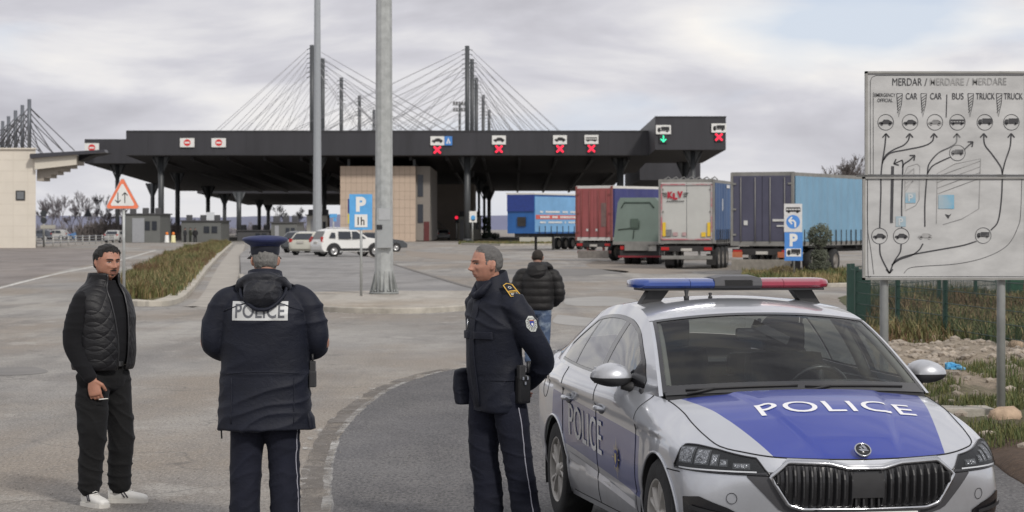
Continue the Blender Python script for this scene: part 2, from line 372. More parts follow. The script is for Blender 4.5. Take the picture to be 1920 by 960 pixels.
# right-hand rough verge: terrain relief
def verge():
    bm = bmesh.new(); nx, ny = 150, 150; rows = []
    xl = lambda y: np.interp(y, [8, 12, 15, 18, 22, 26, 31, 38, 48, 64], [3.1, 3.45, 3.62, 3.75, 4.0, 4.35, 4.75, 5.6, 6.9, 8.6])
    for j in range(ny+1):
        y = 8+56*(j/ny)**1.5; r = []; x0 = float(xl(y))
        for i in range(nx+1):
            x = x0+14*(i/nx)**1.6+ .12*noise.noise(Vector((0, y*.8, 3)))
            f = min(1, (i/nx)*14)
            h = .05*f+.10*f*(noise.fractal(Vector((x*.9, y*.6, 0)), .9, 2.1, 5))+.05*f*abs(noise.noise(Vector((x*4.5, y*3, 5))))
            ridge = math.exp(-((y-33)/4.0)**2)*.22*f; h += ridge*(.6+.8*noise.noise(Vector((x*.9, y*.5, 8))))
            r.append(bm.verts.new((x, y, max(.01, h) if i else -.01)))
        rows.append(r)
    for j in range(ny):
        for i in range(nx): bm.faces.new((rows[j][i], rows[j][i+1], rows[j+1][i+1], rows[j+1][i]))
    m = bpy.data.materials.new('verge_soil'); m.use_nodes = True; t = m.node_tree; b = t.nodes['Principled BSDF']; l = t.links.new
    tcn = t.nodes.new('ShaderNodeTexCoord'); sx = t.nodes.new('ShaderNodeSeparateXYZ'); l(tcn.outputs['Object'], sx.inputs[0])
    n = t.nodes.new('ShaderNodeTexNoise'); n.inputs['Scale'].default_value = 1.3; n.inputs['Detail'].default_value = 9; n.inputs['Roughness'].default_value = .7; l(tcn.outputs['Object'], n.inputs['Vector'])
    ad = t.nodes.new('ShaderNodeMath'); ad.operation = 'MULTIPLY_ADD'; l(n.outputs[0], ad.inputs[0]); ad.inputs[1].default_value = 7; l(sx.outputs['Y'], ad.inputs[2])
    mr = t.nodes.new('ShaderNodeMapRange'); mr.inputs[1].default_value = 15; mr.inputs[2].default_value = 55; l(ad.outputs[0], mr.inputs[0])
    cr = t.nodes.new('ShaderNodeValToRGB'); e = cr.color_ramp.elements; e[0].position = 0; e[0].color = (.085,.052,.034,1); e[1].position = 1; e[1].color = (.10,.105,.05,1)
    for p, c in ((.25,(.10,.065,.042)),(.30,(.10,.10,.045)),(.37,(.12,.11,.06)),(.41,(.29,.235,.175)),(.60,(.34,.285,.22)),(.68,(.12,.11,.06))):
        q = e.new(p); q.color = (*c, 1)
    l(mr.outputs[0], cr.inputs[0]); 
    n2_ = t.nodes.new('ShaderNodeTexNoise'); n2_.inputs['Scale'].default_value = 14; n2_.inputs['Detail'].default_value = 6; n2_.inputs['Roughness'].default_value = .75; l(tcn.outputs['Object'], n2_.inputs['Vector'])
    m2_ = t.nodes.new('ShaderNodeMapRange'); m2_.inputs[1].default_value = .3; m2_.inputs[2].default_value = .7; m2_.inputs[3].default_value = .45; m2_.inputs[4].default_value = 1.35; l(n2_.outputs[0], m2_.inputs[0])
    sc_ = t.nodes.new('ShaderNodeVectorMath'); sc_.operation = 'SCALE'; l(cr.outputs[0], sc_.inputs[0]); l(m2_.outputs[0], sc_.inputs['Scale']); l(sc_.outputs[0], b.inputs['Base Color'])
    b.inputs['Roughness'].default_value = .95
    bp = t.nodes.new('ShaderNodeBump'); bp.inputs['Strength'].default_value = .8; bp.inputs['Distance'].default_value = .05; l(n2_.outputs[0], bp.inputs['Height']); l(bp.outputs[0], b.inputs['Normal'])
    o = bobj('rough_verge', bm, m, smooth=True); tag(o, kind='structure'); return o
VERGE = verge()
bv = bmesh.new(); bv.from_mesh(VERGE.data); VB = BVHTree.FromBMesh(bv)
def vz(x, y):
    h = VB.ray_cast(Vector((x, y, 5)), Vector((0,0,-1)))[0]; return h.z if h else 0
# loose stones (uncountable) and separate larger ones
def add_rock(bm, c, r, rnd):
    vs_ = bmesh.ops.create_icosphere(bm, subdivisions=1, radius=r)['verts']
    off = Vector((rnd.random()*50, rnd.random()*50, 0))
    for v in vs_: v.co = Vector((v.co.x*1.3, v.co.y, v.co.z*.7))*(1+.35*noise.noise(v.co/r*1.3+off))
    bmesh.ops.rotate(bm, cent=(0,0,0), matrix=Matrix.Rotation(rnd.random()*6.3, 3, 'Z'), verts=vs_); bmesh.ops.translate(bm, vec=c, verts=vs_)
rnd = random.Random(11); bm = bmesh.new()
for i in range(900):
    y = rnd.gauss(33.5, 3.2) if i < 700 else rnd.uniform(13, 30); x0 = np.interp(y, [12,15,18,22,26,31,38,48], [3.6,3.75,3.9,4.2,4.5,4.9,5.8,7])
    x = x0+rnd.random()**1.3*5; r = rnd.choice([.02,.03,.04,.05,.07]); add_rock(bm, (x, y, vz(x,y)+r*.2), r, rnd)
tag(bobj('rubble_stones', bm, pm('rubble', (.33,.285,.235), .9, var=.4, scale=1.5, bump=.5)), 'pale broken stones and rubble scattered over the bare verge', 'rubble', kind='stuff')
for i, (px, py, r, lab) in enumerate([(1883,800,.13,'tan stone lying at the foot of the right post of the lane map board'),(1760,650,.13,'large tan stone in the rubble under the middle of the lane map board'),(1905,668,.12,'pale stone in the rubble right of the board post')]):
    g = G(px, py); bm = bmesh.new(); add_rock(bm, (0,0,0), r, random.Random(i+40)); bmesh.ops.subdivide_edges(bm, edges=bm.edges[:], cuts=1, use_grid_fill=True, smooth=.6)
    o = bobj('stone', bm, pm('stone_tan', (.42,.31,.22), .9, var=.3, scale=9, bump=.5), smooth=True); o.location = (g.x, g.y, vz(g.x,g.y)+.03); tag(o, lab, 'stone')
# concrete kerb slab by the right post
boxo('kerb_slab', (G(1755,784).x, G(1755,784).y, .06), (1.1,.5,.1), M_KERB, bevel=.02)['kind'] = 'structure'
# blue litter
g = G(1795,722); bm = bmesh.new()
for k in range(5): add_box(bm, (g.x+random.uniform(-.1,.1), g.y+random.uniform(-.1,.1), vz(g.x,g.y)+.04+k*.008), (.12,.08,.02), Matrix.Rotation(k, 3, 'Z') @ Matrix.Rotation(.4*k, 3, 'X'))
tag(bobj('plastic_litter', bm, pm('blue_plastic', (.12,.42,.75), .4, var=.5, scale=20)), 'crumpled light blue plastic litter on the verge beside the car mirror', 'litter')
# ---- grass
def blades(name, pts, h, wd, mats, label, cat, lean=.4, n_per=5):
    bm = bmesh.new(); r = random.Random(hash(len(pts)) % 999)
    for (x, y, z, hh) in pts:
        for k in range(n_per):
            a = r.random()*6.28; H = h*hh*r.uniform(.5, 1.15); dx, dy = cos(a), sin(a); ln_ = lean*H*r.uniform(.1, 1); ox, oy = r.gauss(0,.05), r.gauss(0,.05)
            px, py = -dy*wd/2, dx*wd/2
            p0 = Vector((x+ox, y+oy, z)); p1 = p0+Vector((dx*ln_*.35, dy*ln_*.35, H*.6)); p2 = p0+Vector((dx*ln_, dy*ln_, H)); q = Vector((px, py, 0))
            v = [bm.verts.new(p) for p in (p0-q, p0+q, p1+q*.8, p1-q*.8, p2)]
            m_ = min(len(mats)-1, max(0, int((.5+.9*noise.noise(Vector((x*.45, y*.16, 9)))+r.gauss(0,.22))*len(mats))))
            f = bm.faces.new(v[:4]); f.material_index = m_; f = bm.faces.new((v[3], v[2], v[4])); f.material_index = m_
    o = bobj(name, bm, mats, fixn=False); tag(o, label, cat, kind='stuff'); return o
MG = [pm('grass_green', (.075,.095,.03), .8, var=.3), pm('grass_dry', (.24,.19,.09), .85, var=.3), pm('grass_olive', (.13,.13,.045), .8, var=.3), pm('grass_brown', (.14,.085,.045), .85, var=.3)]
def inpoly(x, y, P):
    c = False; j = len(P)-1
    for i in range(len(P)):
        if ((P[i][1] > y) != (P[j][1] > y)) and x < (P[j][0]-P[i][0])*(y-P[i][1])/(P[j][1]-P[i][1])+P[i][0]: c = not c
        j = i
    return c
poly = [tuple(a) for a in lr+ll]; pts = []; r = random.Random(5)
ymin = min(p[1] for p in poly); ymax = max(p[1] for p in poly)
kr = np.array([(a[0], a[1]) for a in lr])
while len(pts) < 6500:
    y = ymin+(ymax-ymin)*r.random()**2; x = r.uniform(-50, -7)
    if inpoly(x, y, poly) and (np.hypot(kr[:,0]-x, kr[:,1]-y).min() > .55): pts.append((x, y, .1, .35+1.25*max(0, .45+noise.noise(Vector((x*.5, y*.14, 0))))))
blades('island_grass', pts, .33, .03, MG, 'dry green and brown weeds filling the kerbed island left of the back-turned officer', 'grass', .75, 6)
pts = []
while len(pts) < 9000:
    y = r.uniform(37.5, 64); x = r.uniform(0, 1)*9+np.interp(y, [37,48,64], [5.6,7.0,9.0])
    hh = .25+1.1*max(0, .5+noise.noise(Vector((x*.55, y*.3, 3)))); pts.append((x, y, max(0, vz(x, y)), hh))
blades('verge_weeds', pts, .30, .022, MG, 'tall brown and olive weeds behind the green mesh fence', 'grass', .9, 6)
pts = []
for i in range(5200):
    y = r.uniform(19, 30.5); x = np.interp(y, [12,18,22,26,31], [3.6,3.85,4.15,4.5,5])+r.random()**1.2*4.5
    if noise.noise(Vector((x*.9, y*.45, 6))) > -.12+.2*(abs(y-26)>3): pts.append((x, y, vz(x, y), .6+.6*r.random()))
blades('verge_grass', pts, .11, .012, [MG[0], MG[2], MG[0]], 'short green grass patches on the bare verge behind the police car', 'grass', .6, 6)

# loose grit on the near asphalt (uncountable)
rnd = random.Random(77); bm = bmesh.new()
for i in range(6000):
    y = 11+rnd.random()**1.4*16; x = rnd.uniform(-.215, .1)*y
    if inpoly(x, y, [(p.x,p.y) for p in edge_j+back+rt]) and rnd.random() < .9: continue
    r_ = rnd.choice([.003,.004,.005,.006,.009]); vs_ = [bm.verts.new((x+r_*a, y+r_*b, .006+r_*c)) for a, b, c in ((1,0,0),(-.6,.9,0),(-.5,-.9,0),(0,.1,1))]
    for f in ((0,1,3),(1,2,3),(2,0,3)): bm.faces.new([vs_[k] for k in f])
tag(bobj('loose_grit', bm, [pm('grit', (.20,.185,.165), .9, var=.5, scale=3)]), 'tiny loose grit scattered over the near asphalt', 'grit', kind='stuff')
# ================================================================ border post: canopy, buildings
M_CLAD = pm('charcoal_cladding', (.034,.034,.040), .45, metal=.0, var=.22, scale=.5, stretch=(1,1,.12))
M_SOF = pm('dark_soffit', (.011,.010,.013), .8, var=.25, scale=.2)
M_COLM = pm('column_paint', (.06,.065,.07), .45, var=.1, scale=.5)
M_CABLE = pm('cable_steel', (.38,.38,.40), .5, metal=.2, var=0)
M_STEEL = pm('galvanised_steel', (.40,.415,.41), .5, metal=.35, var=.18, scale=5, bump=.1, bscale=20)
def slab(parent, name, x0, x1, y0, y1, zt, zb0, zb1, seams=True):
    bm = bmesh.new()
    v = [bm.verts.new(p) for p in ((x0,y0,zb0),(x1,y0,zb0),(x1,y1,zb1),(x0,y1,zb1),(x0,y0,zt),(x1,y0,zt),(x1,y1,zt-.3),(x0,y1,zt-.3))]
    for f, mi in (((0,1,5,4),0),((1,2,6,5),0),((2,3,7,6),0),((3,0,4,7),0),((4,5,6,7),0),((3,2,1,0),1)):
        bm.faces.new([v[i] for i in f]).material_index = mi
    return bobj(name, bm, [M_CLAD, M_SOF], parent)
def px2x(px, d): return (px-960)*d/F
D0 = 310
can = thing('border_canopy', 'huge charcoal flat border crossing canopy on slim dark columns', 'canopy', (0, D0, 0))
def rel(o, par): o.location = -Vector(par.location); return o
def ch(o): rel(o, can); return o
ZB, ZT = 11.0, 14.15
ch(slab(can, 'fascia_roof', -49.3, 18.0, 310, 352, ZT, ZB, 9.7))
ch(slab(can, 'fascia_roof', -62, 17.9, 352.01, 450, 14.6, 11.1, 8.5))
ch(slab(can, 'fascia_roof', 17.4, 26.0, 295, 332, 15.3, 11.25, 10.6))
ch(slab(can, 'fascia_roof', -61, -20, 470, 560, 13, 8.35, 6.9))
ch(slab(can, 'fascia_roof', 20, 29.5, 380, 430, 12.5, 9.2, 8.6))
# soffit beams
bm = bmesh.new()
for k in range(14):
    x = -46+k*4.7; v0 = Vector((x, 313, 10.75)); v1 = Vector((x, 446, 8.45))
    n = (v1-v0); mid = (v0+v1)/2; add_box(bm, (0,0,0), (.35, n.length, .55), Matrix.Rotation(math.atan2(n.z, n.y), 3, 'X')); 
    for v in bm.verts[-8:]: v.co += mid
ch(bobj('soffit_beams', bm, pm('beam_paint', (.018,.018,.022), .6, var=.1), can))
# panel joints on fascia
bm = bmesh.new()
for k in range(16):
    x = -46.5+k*4.2; add_box(bm, (x, 309.99, (ZB+ZT)/2), (.05, .03, ZT-ZB-.1))
add_box(bm, (-15.6, 309.97, ZT-.05), (67.3, .1, .18)); add_box(bm, (-15.6, 309.97, ZB+.08), (67.3, .1, .12))
add_box(bm, (21.7, 294.97, 15.25), (8.7, .1, .16))
ch(bobj('fascia_trim', bm, pm('trim_dark', (.03,.03,.034), .5, var=0), can))
def column(px, d, wpx, top, py=None, brace=True):
    x = px2x(px, d); wd = wpx*d/F; bm = bmesh.new()
    add_tube(bm, [(x, d, 0), (x, d, top)], wd/2, 12)
    add_tube(bm, [(x, d, 0), (x, d, .35)], wd*.75, 12)
    if brace:
        for s_ in (-1, 1):
            add_tube(bm, [(x, d, top-2.6), (x+s_*1.15, d, top)], wd*.20, 8)
        v = [(x-wd/2, top-1.5), (x+wd/2, top-1.5), (x+1.0, top), (x-1.0, top)]
        add_prism(bm, v, -.08, .08, Matrix.Translation((0, d, 0)) @ Matrix.Rotation(pi/2, 4, 'X'))
    ch(bobj('column', bm, M_COLM, can))
for c in ((302,313,11,11.1),(597,313,12,11.1),(876,313,12,11.1),(1163,316,13,11.0),(220,356,8,11.2),(333,362,9,10.3),(286,420,8,9.4),(390,430,8,9.0),(608,360,9,10.2),(448,470,9,8.6),(421,474,7,8.4),(486,520,7,8.0),(503,560,7,7.5),(645,420,8,9.2),(1284,330,9,10.8),(1299,298,9,11.3),(898,400,5,9.6),(908,430,5,9),(917,445,7,8.9)):
    column(*c)
# masts and cable stays
def mast(gi, px, top, d, lx, rx):
    x = px2x(px, d); m_ = 13.2
    t = thing('cable_mast', gi, 'mast', (x, d, 9), 0, 'cable masts rising above the border canopy')
    bm = bmesh.new(); add_tube(bm, [(0,0,0), (0,0,top-9)], .30, 10); 
    for k in range(7): add_tube(bm, [(-.7,0,top-9.6-.62*k), (0,0,top-9.4-.62*k), (.7,0,top-9.6-.62*k)], .05, 5)
    bobj('pole', bm, M_COLM, t)
    bm = bmesh.new()
    for s_, e_ in ((-1, lx), (1, rx)):
        for k in range(5):
            h = top-9.6-.62*k; xe = s_*(e_*(1-.17*k))
            for dy in (-9, 9): add_tube(bm, [(s_*.6, 0, h), (xe, dy*(.2+.1*k), m_-8)], .028, 4)
    bobj('cable_stays', bm, M_CABLE, t)
lab = ['nearest', 'second', 'third', 'fourth', 'farthest']
for i, (px, d, tp) in enumerate(((585,322,26),(605,346,25.9),(640,392,26),(674,444,25.9),(701,500,26))):
    mast(f'dark cable mast of the left group on the canopy roof, {lab[i]} in its row', px, tp, d, 13.0, 20.0)
for i, (px, d, tp) in enumerate(((876,322,25.9),(885,346,25.8),(893,392,26),(906,444,26),(917,500,26))):
    mast(f'dark cable mast of the right group on the canopy roof, {lab[i]} in its row', px, tp, d, 24.0, 12.6)
# lane signs
M_WHT = pm('sign_white', (.72,.72,.70), .5, var=.06, scale=3); M_BLK = pm('sign_black', (.02,.02,.022), .5, var=0)
M_BLUE = pm('sign_blue', (.06,.22,.58), .45, var=.08, scale=3); M_RED = pm('sign_red', (.62,.03,.03), .45, var=.05)
M_LR = pm('led_red', (1,.02,.06), .4, var=0, emit=1.0); M_LG = pm('led_green', (.05,.9,.45), .4, var=0, emit=.9)
def flat(name, polys, f3, mat, parent, th=0):
    bm = bmesh.new()
    for P in polys:
        vv = [bm.verts.new(f3(a, b)) for a, b in P]
        try: bm.faces.new(vv)
        except ValueError: pass
    bmesh.ops.triangulate(bm, faces=bm.faces[:]); return bobj(name, bm, mat, parent, fixn=False)
def circ(cx, cy, r, n=24, a0=0, a1=2*pi): return [(cx+r*cos(a0+(a1-a0)*k/n), cy+r*sin(a0+(a1-a0)*k/n)) for k in range(n)]
def rect(x0, y0, x1, y1): return [(x0,y0),(x1,y0),(x1,y1),(x0,y1)]
def picto(kind, cx, cy, w_):
    u = w_/10; R = lambda a,b,c,d: rect(cx+a*u, cy+b*u, cx+c*u, cy+d*u)
    P = lambda *q: [(cx+a*u, cy+b*u) for a, b in q]
    if kind == 'car': return [P((-5,-.6),(-4.6,.5),(-2.6,.8),(-1.4,2.2),(1.8,2.2),(3.2,.8),(4.8,.4),(5,-.9),(-5,-.9)), circ(cx-2.8*u, cy-1*u, 1*u, 12), circ(cx+3*u, cy-1*u, 1*u, 12)]
    if kind == 'bus': return [R(-5,1.0,5,2.0), R(-5,-1.2,5,.1), *[R(-5+2*k-.15,0,-5+2*k+.15,1.1) for k in range(6)], circ(cx-3*u, cy-1.2*u, .9*u, 12), circ(cx+3*u, cy-1.2*u, .9*u, 12)]
    if kind == 'truck': return [R(-2,-.6,5,2.4), R(-5,-1.4,5,-.8), P((-5,-1),(-5,.6),(-4.2,1.7),(-2.4,1.7),(-2.4,-1)), circ(cx-3.6*u, cy-1.5*u, .9*u, 12), circ(cx+3*u, cy-1.5*u, .9*u, 12)]
    return []
def lane_sign(px, py, d, kind, label, wd=27, hh=17, extra=None, led=None):
    c = W(px, py, d-.25); t = thing('lane_sign', label, 'lane sign', c, 0, 'lane signs on the canopy fascia'); k = d/F; w_ = wd*k; h = hh*k
    boxo('sign_panel', (0, .05, 0), (w_, .1, h), M_WHT, t, .02)
    f3 = lambda a, b: Vector((a, -.01, b))
    if kind == 'no':
        flat('red_disc', [circ(0, 0, h*.38)], f3, M_RED, t); flat('white_bar', [rect(-h*.26, -h*.09, h*.26, h*.09)], lambda a,b: Vector((a,-.02,b)), M_WHT, t)
    else: flat('pictogram', picto(kind, 0, 0, w_*.8), f3, M_BLK, t)
    if extra:
        x = w_*.5+h*.45; boxo('blue_panel', (x, .05, 0), (h*.85, .1, h), M_BLUE, t, .02)
        flat('white_figure', [[(x-.3,-.35),(x+.3,-.35),(x,.4)]], f3, M_WHT, t); flat('blue_figure', [[(x-.08,-.3),(x+.08,-.3),(x,.1)]], lambda a,b: Vector((a,-.02,b)), M_BLUE, t)
    if led:
        y = -h*.5-8.5*k; r = 6.3*k
        boxo('signal_housing', (0, .03, y), (15*k, .06, 15*k), pm('housing', (.03,.03,.034), .5, var=0), t)
        bm = bmesh.new(); g = lambda a, b: Vector((a, -.03, b+y))
        if led == 'x':
            for s_ in (-1, 1): ribbon(bm, [(-r, -r*s_), (r, r*s_)], 3.4*k, (g if s_ > 0 else (lambda a,b: Vector((a,-.04,b+y)))))
            bobj('red_cross_light', bm, M_LR, t, fixn=False)
        else:
            ribbon(bm, [(0, r), (0, -r*.8)], 2.2*k, g); ribbon(bm, [(-r*.8, -r*.1), (0, -r*.95), (r*.8, -r*.1)][:3], 2.2*k, lambda a,b: Vector((a,-.04,b+y)))
            bobj('green_arrow_light', bm, M_LG, t, fixn=False)
for px, lab_ in ((351,'white no entry sign, first from the left end of the long canopy fascia'),(410,'white no entry sign, second along the long canopy fascia')): lane_sign(px, 267.5, 310, 'no', lab_)
lane_sign(172, 277, 350, 'no', 'white no entry sign half hidden on the set back left canopy fascia')
lane_sign(820, 264, 310, 'car', 'white car lane sign with blue panel beside it over a red cross light', 26, 17, True, 'x')
lane_sign(935.5, 262.5, 310, 'car', 'white car lane sign over a red cross, next one right of the blue panel', 26, 17, None, 'x')
lane_sign(1050, 262, 310, 'car', 'white car lane sign over a red cross just left of the bus lane sign', 26, 17, None, 'x')
lane_sign(1109, 261.5, 310, 'bus', 'white bus lane sign over a red cross near the right end of the fascia', 26, 17, None, 'x')
lane_sign(1244, 243, 295, 'truck', 'white truck lane sign over a green arrow light', 28, 17, None, 'g')
lane_sign(1348, 240, 295, 'truck', 'white truck lane sign over a red cross at the canopy\'s right end', 28, 17, None, 'x')
# ---------- beige office block under the canopy
M_TILE = pm('beige_cladding', (.50,.395,.31), .6, var=.06, scale=.8); M_TILE2 = pm('joint_line', (.27,.215,.17), .8, var=0)
D1 = 313
off = thing('office_block', 'beige tiled two storey office block under the middle of the canopy', 'building', (px2x(709, D1), D1, 0))
x0, x1 = px2x(638, D1)-off.location.x, px2x(779, D1)-off.location.x; Hh = 9.7
bm = bmesh.new(); add_box(bm, ((x0+x1)/2, 20, Hh/2), (x1-x0, 40, Hh)); bobj('wall', bm, M_TILE, off)
bm = bmesh.new()
for k in range(1, 14): add_box(bm, (x0+(x1-x0)*k/14, -.005, Hh/2), (.03, .02, Hh-.1))
for k in range(1, 9): add_box(bm, ((x0+x1)/2, -.006, Hh*k/9), (x1-x0-.1, .02, .03))
bobj('tile_joints', bm, M_TILE2, off)
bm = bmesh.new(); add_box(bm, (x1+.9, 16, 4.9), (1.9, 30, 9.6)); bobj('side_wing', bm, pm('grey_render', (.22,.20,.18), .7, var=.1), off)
for k, (yy, zz, hh) in enumerate(((.98,7.2,2.8),(.98,3.6,2.4))): boxo('window', (x1+.6, yy-.02, zz), (.7, .1, hh), pm('dark_glass', (.03,.035,.045), .1, var=0), off)
boxo('door', (x1+1.4, .96, 1.3), (.7, .08, 2.5), pm('maroon_door', (.10,.02,.02), .5, var=.1), off)
for k in (0, 1): boxo('pillar', (px2x(1161 if k else 653, D1)-off.location.x if not k else x0+9.5, 1, Hh+.45), (.35,.35,.95), M_COLM, off)
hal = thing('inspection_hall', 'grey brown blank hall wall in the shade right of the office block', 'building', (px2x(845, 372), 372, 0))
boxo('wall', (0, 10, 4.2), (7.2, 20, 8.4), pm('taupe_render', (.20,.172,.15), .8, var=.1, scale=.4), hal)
bm = bmesh.new()
for k in range(9): add_box(bm, (-3.4+k*.35, -.4-.02*k, 2.9-k*.33), (.35, .8, .12))
add_tube(bm, [(-3.5,-.9,4.2),(-.5,-.9,1.3)], .06, 6); bobj('outside_stair', bm, pm('stair_grey', (.10,.10,.10), .7, var=.1), hal)
# ---------- left beige building
D2 = 216
lb = thing('gate_building', 'tall beige building with a small square window at the left picture edge', 'building', (px2x(67, D2), D2, 0))
M_CREAM = pm('cream_wall', (.66,.61,.53), .7, var=.05, scale=.5)
bm = bmesh.new(); add_prism(bm, [(-14,0),(0,0),(-4.6,20),(-18,20)], 0, 8.8); bobj('wall', bm, M_CREAM, lb)
bm = bmesh.new()
for k in range(1, 9): add_box(bm, (-7, -.004, k*.98), (14, .012, .025))
for k in range(10): add_box(bm, (-.7-k*1.3, -.005, 4.4), (.025, .012, 8.7))
bobj('panel_joints', bm, pm('cream_joint', (.58,.535,.46), .8, var=0), lb)
wn = boxo('window', (-1.35, -.03, 4.68), (.82, .1, .86), M_BLK, lb); boxo('pane', (-1.35, -.09, 4.68), (.62, .04, .66), pm('window_grey', (.16,.17,.18), .15, var=.1), wn)
boxo('parapet', (-7, -.05, 8.85), (14.1, .3, .12), M_CREAM, lb)
# its own side canopy with stepped soffit
lc = thing('side_canopy', 'cream stepped side canopy with black edge beam jutting from the beige building', 'canopy', (px2x(67, D2), D2, 0))
bm = bmesh.new(); e = lambda px, py: ((px-67)*D2/F, CAMH-(py-HOR)*D2/F)
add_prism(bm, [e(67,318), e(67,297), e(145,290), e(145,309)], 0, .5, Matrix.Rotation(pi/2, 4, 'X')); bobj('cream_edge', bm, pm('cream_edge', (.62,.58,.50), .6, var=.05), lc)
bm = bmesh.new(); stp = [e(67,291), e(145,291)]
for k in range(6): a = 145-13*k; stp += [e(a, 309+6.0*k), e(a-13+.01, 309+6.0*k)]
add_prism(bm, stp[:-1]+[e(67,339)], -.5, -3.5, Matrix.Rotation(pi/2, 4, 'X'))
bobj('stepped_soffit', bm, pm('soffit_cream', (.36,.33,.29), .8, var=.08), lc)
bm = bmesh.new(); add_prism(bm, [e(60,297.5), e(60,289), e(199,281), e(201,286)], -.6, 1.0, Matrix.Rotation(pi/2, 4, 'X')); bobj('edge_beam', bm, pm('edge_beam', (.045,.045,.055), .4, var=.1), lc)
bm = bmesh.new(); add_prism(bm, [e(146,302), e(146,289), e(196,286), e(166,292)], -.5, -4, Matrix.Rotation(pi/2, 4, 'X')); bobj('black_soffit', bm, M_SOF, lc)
# masts on the left building
for i, (px, py, d) in enumerate(((55,186,232),(42,197,242),(29,207,252),(16,218,262),(5,227,272))):
    top = CAMH-(py-HOR)*d/F; x = px2x(px, d)
    t = thing('roof_mast', f'grey roof mast above the beige building, {["nearest and tallest","second","third","fourth","fifth"][i]} of the row', 'mast', (x, d, 8.8), 0, 'masts on the left building roof')
    bm = bmesh.new(); add_tube(bm, [(0,0,0),(0,0,top-8.8)], .19, 10); bobj('pole', bm, pm('mast_grey', (.13,.14,.16), .4, metal=.2, var=.1), t)
    bm = bmesh.new(); h = top-8.8
    for k in range(4):
        add_tube(bm, [(.15, 0, h-.9-.5*k), (5.4-1.1*k, -6, .2)], .05, 5); add_tube(bm, [(-.15, 0, h-.9-.5*k), (-5+1.0*k, 6, .2)], .05, 5)
    add_tube(bm, [(0,0,h-.75),(-.6*10/F*0-1.0, 10, h-1.3)], .07, 5)
    bobj('cable_stays', bm, pm('stay_dark', (.08,.08,.09), .5, var=0), t)
# ---------- booths
M_BOOTH = pm('booth_grey', (.13,.135,.13), .6, var=.1, scale=.6); M_BOOTH2 = pm('booth_dark', (.07,.07,.075), .6, var=.1)
def booth(px0, px1, pyt, pyb, label, mat=M_BOOTH, depth=9, door=(.2,.55), split=.5, cat='booth'):
    s = (pyb-HOR)/CAMH; d = F/s; xa, xb = px2x(px0, d), px2x(px1, d); H = CAMH-(pyt-HOR)*d/F
    t = thing('control_booth', label, cat, ((xa+xb)/2, d, 0), 0, 'booths round the border canopy'); w_ = xb-xa
    bm = bmesh.new(); add_box(bm, (0, depth/2, H/2), (w_, depth, H), bevel=.03); bobj('wall', bm, mat, t)
    boxo('roof', (0, depth/2, H+.06), (w_+.4, depth+.4, .14), M_BOOTH2, t)
    if door: boxo('door', (w_*((door[0]+door[1])/2-.5), -.04, H*.44), (w_*(door[1]-door[0]), .08, H*.86), pm('booth_panel', (.30,.31,.33), .4, var=.08), t)
    for k in range(2): boxo('window', (w_*(.64+.2*k-.5)+0, -.04, H*.6), (w_*.14, .08, H*.32), pm('dark_glass', (.03,.035,.045), .1, var=0), t)
    for k in range(3): boxo('roof_vent', (w_*(-.35+.33*k), 2+k, H+.45), (.7,.7,.7), M_BOOTH2, t, .08)
    return t
booth(235, 300, 402, 455, 'dark grey booth with pale door standing right of the triangular warning sign')
booth(340, 414, 415, 454, 'grey booth behind the small group of people under the canopy', door=None)
booth(508, 557, 418, 457, 'grey booth behind the back-turned officer\'s cap peak and parked cars', door=(.15,.3))
booth(575, 614, 404, 452, 'white kiosk booth half hidden behind the parked cars', pm('kiosk_white', (.42,.41,.37), .6, var=.06), 4)
booth(859, 902, 406, 449, 'white kiosk with dark window beside the slim canopy column', pm('kiosk_white', (.42,.41,.37), .6, var=.06), 3, (.08,.4))
booth(445, 505, 433, 452, 'low dark building seen between the canopy columns', M_BOOTH2, 6, None)
booth(30, 38, 450, 452, 'x', M_BOOTH2, 1, None) if False else None
# ---------- tall lighting masts
def lmast(px, py, wb, wt, label, box=False, d=None):
    d = d or F/((py-HOR)/CAMH); x = px2x(px, d); Ht = CAMH+(HOR+60)*d/F
    t = thing('lighting_mast', label, 'mast', (x, d, .11 if box else 0))
    bm = bmesh.new(); r0 = wb*d/F/2; r1 = wt*d/F/2; k = 12; rings = []
    for z, r in ((0.0, r0), (Ht*.25, r0+(r1-r0)*.35), (Ht*.5, r0+(r1-r0)*.6), (Ht, r1)):
        rings.append([bm.verts.new((r*cos(2*pi*(q+.5)/k), r*sin(2*pi*(q+.5)/k), z)) for q in range(k)])
    for a in range(3):
        for q in range(k): bm.faces.new((rings[a][q], rings[a][(q+1)%k], rings[a+1][(q+1)%k], rings[a+1][q]))
    bm.faces.new(rings[0][::-1]); bm.faces.new(rings[-1]); bobj('pole', bm, M_STEEL if box else pm('mast_paint', (.34,.36,.38), .4, metal=.3, var=.08), t)
    if box:
        bm = bmesh.new(); add_lathe(bm, [(r0*1.55, 0), (r0*1.55, .06)], 24); 
        for q in range(12):
            a = 2*pi*(q+.25)/12; M = Matrix.Rotation(a, 4, 'Z') @ Matrix.Rotation(pi/2, 4, 'X')
            add_prism(bm, [(r0*.9, .06), (r0*1.5, .06), (r0*.95, .62)], -.015, .015, M)
            add_lathe(bm, [(.03, .06), (.03, .12)], 6, c=(r0*1.38*cos(a+.26), r0*1.38*sin(a+.26), 0))
        bobj('base_flange', bm, pm('flange_steel', (.26,.27,.265), .6, metal=.3, var=.2, scale=4), t)
        bb = boxo('cable_box', (.03, -r0-.03, 1.75), (.40, .20, 1.05), pm('box_grey', (.33,.345,.35), .5, var=.06), t, .02)
        boxo('lock_plate', (-.10, -r0-.14, 1.78), (.15, .03, .12), M_BLK, bb); bb2 = boxo('door_panel', (.03, -r0-.135, 2.12), (.3, .012, .3), pm('box_light', (.40,.41,.42), .5, var=.06), bb)
    return t
